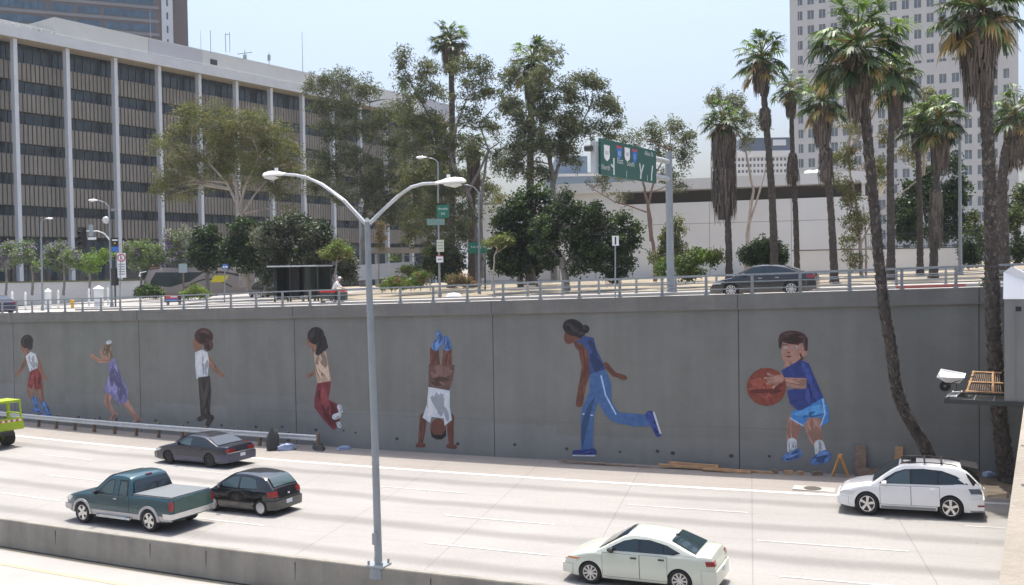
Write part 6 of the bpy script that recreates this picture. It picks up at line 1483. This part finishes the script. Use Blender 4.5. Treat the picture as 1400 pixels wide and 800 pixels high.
# bench with an advert
g=up(224,76); e=up(247,76)-g; e.z=0; f5=Frame_((0,0,0),math.atan2(e.y,e.x)); L_=e.length; t=thing('advert_bench','bench with a red and blue advert on its dark back, beside the round bush','bench',g)
mb=MB(); fbox(mb,f5,0,L_,-.05,0,.38,1.0); mb.build('backrest','shelter_dark',t); mb=MB(); fbox(mb,f5,.1,L_-.25,.005,.02,.62,.96); mb.build('advert','sign_red',t)
mb=MB(); fbox(mb,f5,.1,L_-.25,.021,.026,.42,.62); mb.build('advert_band','sign_blue',t); mb=MB(); fbox(mb,f5,.5,L_-.3,.027,.03,.74,.82); mb.build('advert_line','sign_white',t)
mb=MB(); fbox(mb,f5,0,L_,-.5,-.06,.36,.42); mb.build('seat','old_wood',t)
for a in (.15,L_-.25):
    mb=MB(); fbox(mb,f5,a,a+.09,-.45,-.02,-.01,.36); mb.build('leg','pale_concrete',t)
# white posts, bollards, hydrant on the left junction
def bollard(label,u,D,vtop,w_,cap=True,m='sheet_white'):
    g=up(u,D); h=max(.4,P(u,vtop,D).z-g.z); t=thing('bollard',label,'bollard',g,.4,'white posts on the street junction')
    mb=MB(); mb.box((0,0,h*.42),(w_,w_,h*.84)); mb.build('post',m,t)
    mb=MB(); s=w_*.62; z=h*.84; mb.add([(-s,-s,z),(s,-s,z),(s,s,z),(-s,s,z),(0,0,h)],[(0,1,4),(1,2,4),(2,3,4),(3,0,4),(0,1,2,3)]); mb.build('cap','sheet_white',t)
bollard('large white post with pyramid cap beside the globe street lamp',134.5,88,390,.62)
bollard('white post with slanted cap near the short arm lamp',65,88,394,.40)
bollard('slim white post left of the yellow hydrant',79,90,395,.14); bollard('slim white post, first of the row at the far left',16,88,397,.14); bollard('slim white post, second of the row at the far left',34,88,398,.14)
bollard('slim white post between the yellow hydrant and the large capped post',121,90,393,.14); bollard('slim white post right of the large capped post',147,90,392,.14)
g=up(98,86); t=thing('fire_hydrant','yellow fire hydrant on the pale street junction at left','hydrant',g); mb=MB(); mb.lathe([(.20,0),(.20,.06),(.13,.08),(.13,.62),(.17,.64),(.16,.74),(.05,.86),(.01,.9)],12,'Z'); mb.tube([(-.24,0,.5),(.24,0,.5)],.07,8); mb.tube([(0,-.22,.45),(0,0,.45)],.09,8); mb.build('body','sign_yellow',t,smooth=40)
# person and red cart behind the railing
def person(label,base,rz,H_,shirt,trousers,skin='skin',lean=0,cap=None):
    t=thing('person',label,'person',base,rz)
    s=H_/1.75; V=[];E_=[];R_=[]
    def jn(p,r,par=None):
        V.append(Vector(p)*s); R_.append(r*s); 
        if par is not None: E_.append((par,len(V)-1))
        return len(V)-1
    pel=jn((0,0,.95),.135); sp=jn((.06*lean,0,1.15),.12,pel); ch=jn((.22*lean,0,1.36),.145,sp); nk=jn((.33*lean,0,1.50),.055,ch); hd=jn((.40*lean,0,1.60),.095,nk); jn((.42*lean,0,1.68),.085,hd)
    for sg in (1,-1):
        hp=jn((0,sg*.10,.90),.095,pel); kn=jn((.05+.06*sg,sg*.11,.50),.06,hp); an=jn((-.04+.1*sg,sg*.11,.08),.042,kn); jn((.10+.1*sg,sg*.12,.04),.04,an)
        sh=jn((.20*lean,sg*.19,1.40),.06,ch); el=jn((.28*lean+.12,sg*.24,1.13),.042,sh); wr=jn((.34*lean+.32,sg*.18,1.0),.032,el); jn((.34*lean+.40,sg*.17,.98),.036,wr)
    me=bpy.data.meshes.new('body'); me.from_pydata(V,E_,[]); o=bpy.data.objects.new('body',me); col.objects.link(o)
    md=o.modifiers.new('s','SKIN'); 
    for i,r in enumerate(R_): me.skin_vertices[0].data[i].radius=(r,r)
    me.skin_vertices[0].data[0].use_root=True
    sb=o.modifiers.new('d','SUBSURF'); sb.levels=1; sb.render_levels=1
    dg=bpy.context.evaluated_depsgraph_get(); m2=bpy.data.meshes.new_from_object(o.evaluated_get(dg)); bpy.data.objects.remove(o)
    for m in (skin,shirt,trousers,'black'): m2.materials.append(M[m])
    mi=[]
    for p in m2.polygons:
        z=p.center.z/s; x=p.center.x/s
        mi.append(3 if z<.09 else 2 if z<.98 and abs(p.center.y/s)<.19 and x<.2+.1*lean else 1 if z<1.47 and not (z<1.10 and x>.25) else 0)
    m2.polygons.foreach_set('material_index',mi); m2.polygons.foreach_set('use_smooth',[True]*len(mi))
    b=link('body',m2,t)
    mb=MB(); c=Vector((.41*lean,0,1.66))*s
    mb.lathe([(.105*s,.0),(.112*s,.03*s),(.095*s,.08*s),(.05*s,.115*s),(.005,.125*s)],12,'Z',tuple(c)); 
    if cap: mb.box(c+Vector((.12*s,0,.015*s)),(.12*s,.15*s,.015*s))
    mb.build('cap' if cap else 'hair',cap or 'black',t,smooth=60); return t
g=up(456,63); person('person in white top and pale cap leaning over a red cart by the shelter',g,.3,1.75,'shirt_white','trousers_dark','skin',1.0,'sheet_white')
t=thing('shopping_cart','small red loaded cart standing beside the person in white','cart',up(449,61.5),.2); mb=MB()
mb.box((0,0,.85),(1.1,.5,.16)); mb.build('red_load','cloth_red',t); mb=MB(); mb.box((0,0,.55),(1.0,.46,.40)); mb.build('basket','dark_metal',t)
for x in (-.4,.4):
    mb=MB(); mb.tube([(x,-.2,.10),(x,.2,.10)],.10,10); mb.tube([(x,0,.1),(x,0,.4)],.02,6); mb.build('wheel','rubber',t)
t=thing('shopping_cart','dark hand cart with a red bag right of the person in white','cart',up(466,61.5),.2); mb=MB()
mb.box((0,0,.86),(.6,.45,.16)); mb.build('red_load','cloth_red',t); mb=MB(); mb.box((0,0,.5),(.7,.46,.52)); mb.build('basket','dark_metal',t); mb=MB(); mb.tube([(0,-.2,.12),(0,.2,.12)],.12,10); mb.build('wheel','rubber',t)
t=thing('stone','pale rounded stone by the railing under the slender sign lamp','stone',up(620,60)); mb=MB(); mb.lathe([(.01,0),(.55,.0),(.6,.22),(.4,.5),(.01,.56)],10,'Z'); o=mb.build('rock','sheet_white',t,smooth=60); o.scale=(1,.6,.8)
# two pale cars glimpsed far behind the shelter
t=thing('parked_car','dark parked car half hidden between the coach and the bus shelter','car',up(362,86),2.6,'vehicles on the upper street')
c=Car(t,4.4,1.76,.31,(1.3,-1.3),.18,[(-2.2,.85),(-2.1,1.0),(-1.5,1.02),(0,.98),(.9,.95),(1.5,.86),(2.0,.72),(2.2,.5)],[(-1.9,1.03),(-1.1,1.34),(-.6,1.42),(-.1,1.44),(.3,1.40),(.7,1.23),(1.25,.95)],tum=.36,paint='car_black')
c.side('window',[(.8,1.0),(.3,1.26),(-.1,1.31),(-.9,1.22),(-1.2,1.04)],'glass_tint',.011); c.glass('windscreen',1.2,.32,'glass_tint',.08); c.glass('rear_window',-1.85,-1.1,'glass_tint',.10); c.wheels(7,'alloy',.03,.2); c.wrap('headlight',1,.34,.62,.76,'clear_lens',.012,.6)
# ------------------------------------------------------------------ lime green work truck at the left edge
rw=gp(-34,617); t=thing('work_truck','lime green open backed work truck cut off by the left frame edge','truck',(rw.x,rw.y+1.05,gx(rw.x)),math.atan2(-2*CV*rw.x,-1),'vehicles on the freeway',math.atan(G),1.0)
# +x = travel (left), origin under the rear axle; local +y points to the camera
mb=MB(); mb.box((1.6,0,.86),(6.2,.9,.22)); mb.build('chassis','black',t)
mb=MB(); mb.box((1.7,0,1.10),(6.0,2.3,.22)); mb.box((2.9,0,1.4),(3.4,2.28,.40)); mb.box((-.95,0,1.32),(.55,2.3,.60)); mb.build('bed','lime_paint',t)
mb=MB()
def cagebar(a,b,w_=.075): mb.tube([a,b],w_,6)
for x in (-1.15,.25):
    for y in (-1.1,1.1): cagebar((x,y,1.2),(x+.06*(1 if x<0 else 0),y*.96,2.55),.06)
for y in (-1.06,1.06): cagebar((-1.09,y,2.55),(.25,y,2.58)); cagebar((-1.12,y,1.85),(.25,y,1.85),.05)
for x in (-1.09,.25): cagebar((x,-1.06,2.56),(x,1.06,2.56))
mb.box((-.42,0,2.6),(1.5,2.2,.06)); cagebar((-1.12,.45,1.5),(-1.09,.45,2.55),.045); cagebar((-1.12,-.45,1.5),(-1.09,-.45,2.55),.045); mb.build('cage','lime_paint',t)
mb=MB(); mb.box((-1.235,0,1.50),(.02,2.2,.10)); mb.build('warning_strip','sign_red',t)
mb=MB()
for i in range(7): mb.box((-1.248,-.95+i*.31,1.50),(.006,.15,.10))
mb.build('warning_stripe','sign_white',t)
mb=MB(); mb.box((-1.245,.55,1.32),(.03,.2,.16)); mb.build('tail_light','amber_lens',t)
mb=MB(); mb.box((.9,.2,1.75),(1.0,1.5,1.2)); mb.tube([(1.5,.6,1.3),(1.5,.6,3.0)],.09,8); mb.box((.6,.9,2.0),(.4,.4,.5)); mb.tube([(.75,.95,1.2),(.75,.95,2.75)],.07,8); mb.build('machinery','black',t)
mb=MB(); mb.box((.55,1.0,1.45),(.9,.3,.35)); mb.build('hose_tray','bus_yellow',t)
for y in (.86,-.86):
    mb=MB(); mb.lathe([(.2,-.22),(.45,-.24),(.48,0),(.45,.24),(.2,.22)],22,c=(0,0,0)); wo=mb.build('wheel','rubber',t,smooth=40); wo.location=(0,y,.48)
    mb=MB(); mb.lathe([(.01,.05),(.2,.08),(.27,.18),(.29,.21)],18); mb.build('rim','lime_paint',wo,smooth=40)
# ------------------------------------------------------------------ things along the wall foot
def at_wall(u,v,off,z=None):
    p=gp(u,v); return Vector((p.x,YW+yc(p.x)-off,gx(p.x)+.0 if z is None else z))
def box_thing(name,label,cat,loc,dims,m,rot=(0,0,0),group=None):
    t=thing(name,label,cat,loc,0,group); mb=MB(); mb.box((0,0,0),dims,M_=Matrix.Rotation(rot[2],3,'Z')@Matrix.Rotation(rot[1],3,'Y')@Matrix.Rotation(rot[0],3,'X')); return mb.build('plank',m,t) and t
GW='timber left along the wall foot'
def lean_board(name,label,u,vt,vb,wd,m,tilt=0,D_=.05):
    x,zb=wallhit(u,vb); _,zt=wallhit(u,vt); h=(zt-max(.0,zb)); y=YW+yc(x)
    mb=MB(); R=Matrix.Rotation(tilt,3,'Y')@Matrix.Rotation(-.16,3,'X'); t=thing(name,label,'board',(x,y-.16*h-.08,gx(x)),0,GW); mb.box(R@Vector((0,0,h/2)),(wd,D_,h),M_=R); mb.build('board',m,t); return t
lean_board('wooden_board','dark weathered board leaning upright on the wall beside the painted ball player',1177,604,645,.42,'old_wood')
lean_board('wooden_board','fresh orange brown board leaning on the wall left of the leaning palm',1227,604,646,.30,'wood',.06)
x,_=wallhit(1195,640); t=thing('wooden_board','low dark plank lying on edge between the two upright boards','board',(x,YW+yc(x)-.5,gx(x)),0,GW); mb=MB(); mb.box((0,0,.18),(1.15,.06,.36)); mb.build('board','old_wood',t)
x,_=wallhit(1150,640); t=thing('sawhorse','small orange A shaped sawhorse below the painted ball player','sawhorse',(x,YW+yc(x)-.5,gx(x)))
for s in (-1,1):
    mb=MB(); mb.tube([(s*.30,0,0),(s*.03,0,.78)],[.055,.05],4); mb.build('leg','orange_paint',t)
mb=MB(); mb.box((0,0,.80),(.16,.55,.09)); mb.build('beam','orange_paint',t)
for i,(u0,u1,v,off,th,lab) in enumerate([(905,1060,632,.55,.10,'longest pale plank lying on the ground below the running painted girl'),(918,985,630,.40,.22,'short stack of pale planks lying against the wall base'),(965,1030,636,.70,.07,'thin plank in front of the pale plank stack'),(770,905,626,.5,.05,'thin dark lath lying along the wall under the painted girl')]):
    xa,xb=wallhit(u0,v)[0],wallhit(u1,v)[0]; xm=(xa+xb)/2
    t=thing('plank',lab,'plank',(xm,YW+yc(xm)-off-.02*i,gx(xm)),math.atan(2*CV*xm),GW); mb=MB(); mb.box((0,0,th/2+.02),(abs(xb-xa),.16,th)); mb.build('board','wood' if i<3 else 'old_wood',t)
for i,(u,sz,lab) in enumerate([(1062,.20,'small wood offcut at the left painted shoe of the ball player'),(1080,.34,'wood offcut between the painted shoes of the ball player'),(1118,.40,'wood offcut right of the painted shoes of the ball player'),(1096,.22,'smallest wood offcut in front of the painted shoes')]):
    x,_=wallhit(u,640); t=thing('wood_offcut',lab,'offcut',(x,YW+yc(x)-.45-.08*(i%2),gx(x)),.3*i,GW); mb=MB(); mb.box((0,0,.07),(sz,.2,.14)); mb.build('block','wood' if i%2 else 'old_wood',t)
def lump(name,label,cat,u,v,off,dims,m,seed,group='litter along the wall foot'):
    x=wallhit(u,v)[0]; R=random.Random(seed); t=thing(name,label,cat,(x,YW+yc(x)-off,gx(x)+(.25 if u>1250 else 0)),R.uniform(0,3),group); mb=MB(); vs=[];n=10
    for i in range(6):
        for j in range(n):
            th=PI*i/5*.5+.02; r=max(0,math.cos(th))**.6*R.uniform(.75,1.1); a=2*PI*j/n
            vs.append((dims[0]/2*r*math.cos(a),dims[1]/2*r*math.sin(a),dims[2]*math.sin(th)*R.uniform(.8,1.05)))
    mb.add(vs,[(i*n+j,i*n+(j+1)%n,(i+1)*n+(j+1)%n,(i+1)*n+j) for i in range(5) for j in range(n)]+[tuple(range(50,60))]); mb.build('bundle',m,t,smooth=50); return t
lump('bag','tall dark bag standing at the guardrail under the painted girl in red trousers','bag',402,604,1.75,(.75,.6,1.15),'trash_dark',3)
lump('bag','blue rag bundle beside the tall dark bag at the guardrail','bag',416,606,1.55,(1.1,.5,.35),'trash_blue',4)
lump('bag','reddish cloth heap under the guardrail beam','bag',355,600,1.2,(.5,.4,.3),'cloth_red',5)
lump('bag','dark low heap of litter at the end of the guardrail','bag',448,609,.8,(1.6,.6,.32),'trash_dark',6)
lump('bag','pale litter heap just past the guardrail end','bag',478,611,.5,(.9,.4,.2),'trash_blue',7)
lump('bag','bluish crumpled sheet on the dirt behind the white SUV','bag',1350,640,.6,(.55,.4,.22),'trash_blue',8)
lump('bag','dark debris pile on the dirt bank right of the leaning palm','bag',1325,638,.5,(1.5,.5,.22),'trash_dark',9)
# manhole frame in the shoulder in front of the SUV
p=gp(1113,668.5); t=thing('drain_cover','pale concrete drain frame with an oval iron cover in the shoulder','drain',(p.x,p.y,gx(p.x)+.0)); mb=MB(); mb.box((0,0,.006),(1.5,.72,.02)); mb.build('frame','side_concrete',t)
mb=MB(); mb.lathe([(.32,.018),(.32,.026),(.01,.028)],20,'Z',(-.05,0,0)); mb.build('cover','pit',t)
# ------------------------------------------------------------------ work platform with white steel box at the right
DP=33.0; g=gp(1388,690); base=P(1290,545,DP); t=thing('work_platform','raised steel work platform jutting out below the bridge at the right edge','platform',(base.x,base.y,gx(base.x))); b0=Vector(t.location)
q=lambda u,v,d=0:P(u,v,DP+d)-b0
a=q(1291,546); b=q(1406,552); e=b-a; e.z=0; L_=e.length; f6=Frame_((0,0,0),math.radians(-5.5)); zD=a.z
mb=MB(); vs=[]
def pf(s,d,z): return Vector((a.x,a.y,0))+f6.e*s-f6.n*d+Vector((0,0,z))
def pbox(mb,s0,s1,d0,d1,z0,z1,mi=0):
    vs=[pf(s,d,z) for s in(s0,s1) for d in(d0,d1) for z in(z0,z1)]; mb.add(vs,[(0,1,3,2),(4,6,7,5),(0,4,5,1),(2,3,7,6),(0,2,6,4),(1,5,7,3)],mi)
pbox(mb,.55,L_+1.4,.06,1.9,zD-.10,zD-.03); mb.build('deck','dark_metal',t)
mb=MB(); pbox(mb,0,L_+1.4,0,.06,zD-.14,zD+.02); pbox(mb,0,L_+1.4,1.9,1.96,zD-.14,zD+.02); pbox(mb,.0,.06,.061,1.899,zD-.12,zD); mb.build('edge_beam','dark_metal',t)
for s in (L_-.12,L_+1.2):
    mb=MB(); pbox(mb,s,s+.14,.3,.44,-.1,zD-.145); mb.build('leg','dark_metal',t)
mb=MB(); 
for s in (.9,1.5): pbox(mb,s,s+.02,.2,1.7,zD-.02,zD-.0)
mb.build('cross_beam','galvanised',t)
# white box on the platform
sx0=1.84; t2=thing('storage_box','tall white steel box with a bright sloping lid on the work platform','box',b0+pf(sx0,0.1,zD+.02)); c0=pf(sx0,.1,zD+.02)
def bx2(s,d,z): return pf(s,d,z)-c0
zt1=q(1368,408).z; zt2=q(1372,372).z
mb=MB(); vs=[bx2(s,d,z) for s,d,z in ((sx0,.1,zD+.02),(sx0+2,.1,zD+.02),(sx0+2,1.8,zD+.02),(sx0,1.8,zD+.02),(sx0,.1,zt1),(sx0+2,.1,zt1),(sx0+2,1.8,zt1),(sx0,1.8,zt1))]
mb.add(vs,[(0,1,2,3),(0,1,5,4),(1,2,6,5),(2,3,7,6),(3,0,4,7),(4,5,6,7)])
for k in (.28,.62,1.1): 
    vs=[bx2(sx0+k+i,.1-.02*j,z) for i in (0,.05) for j in (0,1) for z in (zD+.05,zt1-.02)]; mb.add(vs,[(0,1,3,2),(4,6,7,5),(0,2,6,4),(1,5,7,3),(2,3,7,6)])
mb.build('body','sheet_gray',t2)
mb=MB(); vs=[bx2(s,d,z) for s,d,z in ((sx0-.03,.06,zt1+.01),(sx0+2,.06,zt1+.01),(sx0+2,.9,zt2-.6),(sx0+.22,.5,zt2+.2),(sx0-.03,.62,zt2),(sx0-.03,1.85,zt1+.01),(sx0+2,1.85,zt1+.01))]
mb.add(vs,[(0,1,2,3,4),(0,4,5),(4,3,5),(3,2,6,5),(1,6,2),(0,5,6,1)]); mb.build('lid','sheet_white',t2)
mb=MB(); vs=[bx2(sx0+.34+i,.098,zt1-.40+z) for i,z in ((0,0),(.17,0),(.17,.16),(0,.16))]; mb.add(vs,[(0,1,2,3)]); mb.build('vent','black',t2)
# wheelbarrow, ladder, timber frame on the deck
t3=thing('wheelbarrow','silver wheelbarrow on the end of the raised work platform','wheelbarrow',b0+q(1302,526,.9)); c0=q(1302,526,.9); qq=lambda u,v,d=.9:P(u,v,DP+d)-b0-c0
mb=MB(); rim=[qq(1281,516,.5),qq(1318,517,.5),qq(1320,511,1.4),qq(1287,505,1.4)]; bot=[qq(1293,523,.7),qq(1312,524,.7),qq(1312,521,1.2),qq(1296,520,1.2)]
mb.add(rim+bot,[(4,5,6,7),(0,1,5,4),(1,2,6,5),(2,3,7,6),(3,0,4,7)])
for i in range(4): mb.tube([rim[i],rim[(i+1)%4]],.018,6)
mb.build('tray','sheet_white',t3)
mb=MB(); 
for d in (.6,1.3): mb.tube([qq(1296,526,d),qq(1318,518,d),qq(1333,514,d)],.018,6)
mb.build('handle','dark_metal',t3)
mb=MB(); mb.lathe([(.05,-.04),(.17,-.05),(.19,0),(.17,.05),(.05,.04)],14,'Y',tuple(qq(1292,528,.95))); mb.build('wheel','rubber',t3); mb=MB(); mb.tube([qq(1308,524,.7),qq(1308,534,.7)],.018,5); mb.tube([qq(1308,523,1.2),qq(1308,533,1.2)],.018,5); mb.build('leg','dark_metal',t3)
t4=thing('ladder','pale aluminium ladder lying across the end of the work platform','ladder',b0+q(1300,535)); c0=q(1300,535); qq=lambda u,v,d=.9:P(u,v,DP+d)-b0-c0
zz=Vector((0,0,zD+.06))
mb=MB(); 
for u in (1294,1306): 
    A_=qq(u,545,.1); B_=qq(u+9,526.5,1.5); A_.z=B_.z=zD+.07-c0.z; mb.tube([A_,B_],.03,4)
mb.build('stile','sheet_white',t4)
for k in (.1,.35,.6,.85):
    mb=MB(); A_=qq(1294,545,.1).lerp(qq(1303,526.5,1.5),k); B_=qq(1306,545,.1).lerp(qq(1315,526.5,1.5),k); A_.z=B_.z=zD+.07-c0.z; mb.tube([A_,B_],.016,5); mb.build('rung','sheet_white',t4)
t5=thing('timber_frame','pale timber frame with slats propped on the platform beside the box','frame',b0+q(1345,530)); c0=q(1345,530); qq=lambda u,v,d:P(u,v,DP+d)-b0-c0
C4=[qq(1322,535,.35),qq(1372,537.5,.35),qq(1368,510,1.6),qq(1331,508.5,1.6)]
bl=lambda s,r:C4[0].lerp(C4[1],s).lerp(C4[3].lerp(C4[2],s),r)
mb=MB()
for r in (0,.48,1): mb.tube([bl(-.06,r),bl(1.03,r)],.035,4)
for s in (0,.72): mb.tube([bl(s,-.05),bl(s,1.04)],.035,4)
mb.build('rail','wood',t5)
mb=MB()
for i in range(14): mb.tube([bl(.08+i*.066,.03)-Vector((0,0,.05)),bl(.08+i*.066,.97)-Vector((0,0,.05))],.014,4)
mb.build('slat','old_wood',t5)
# ------------------------------------------------------------------ thin summer haze
mb=MB(); mb.box((0,1075,47),(6300,5400,106)); hz_o=mb.build('haze',[]); m=bpy.data.materials.new('haze'); m.use_nodes=True; N=m.node_tree.nodes; N.remove(N['Principled BSDF'])
v=N.new('ShaderNodeVolumePrincipled'); v.inputs['Density'].default_value=.00022; v.inputs['Color'].default_value=(.85,.88,.92,1)
m.node_tree.links.new(v.outputs[0],N['Material Output'].inputs['Volume']); hz_o.data.materials.append(m); struct(hz_o,'stuff')
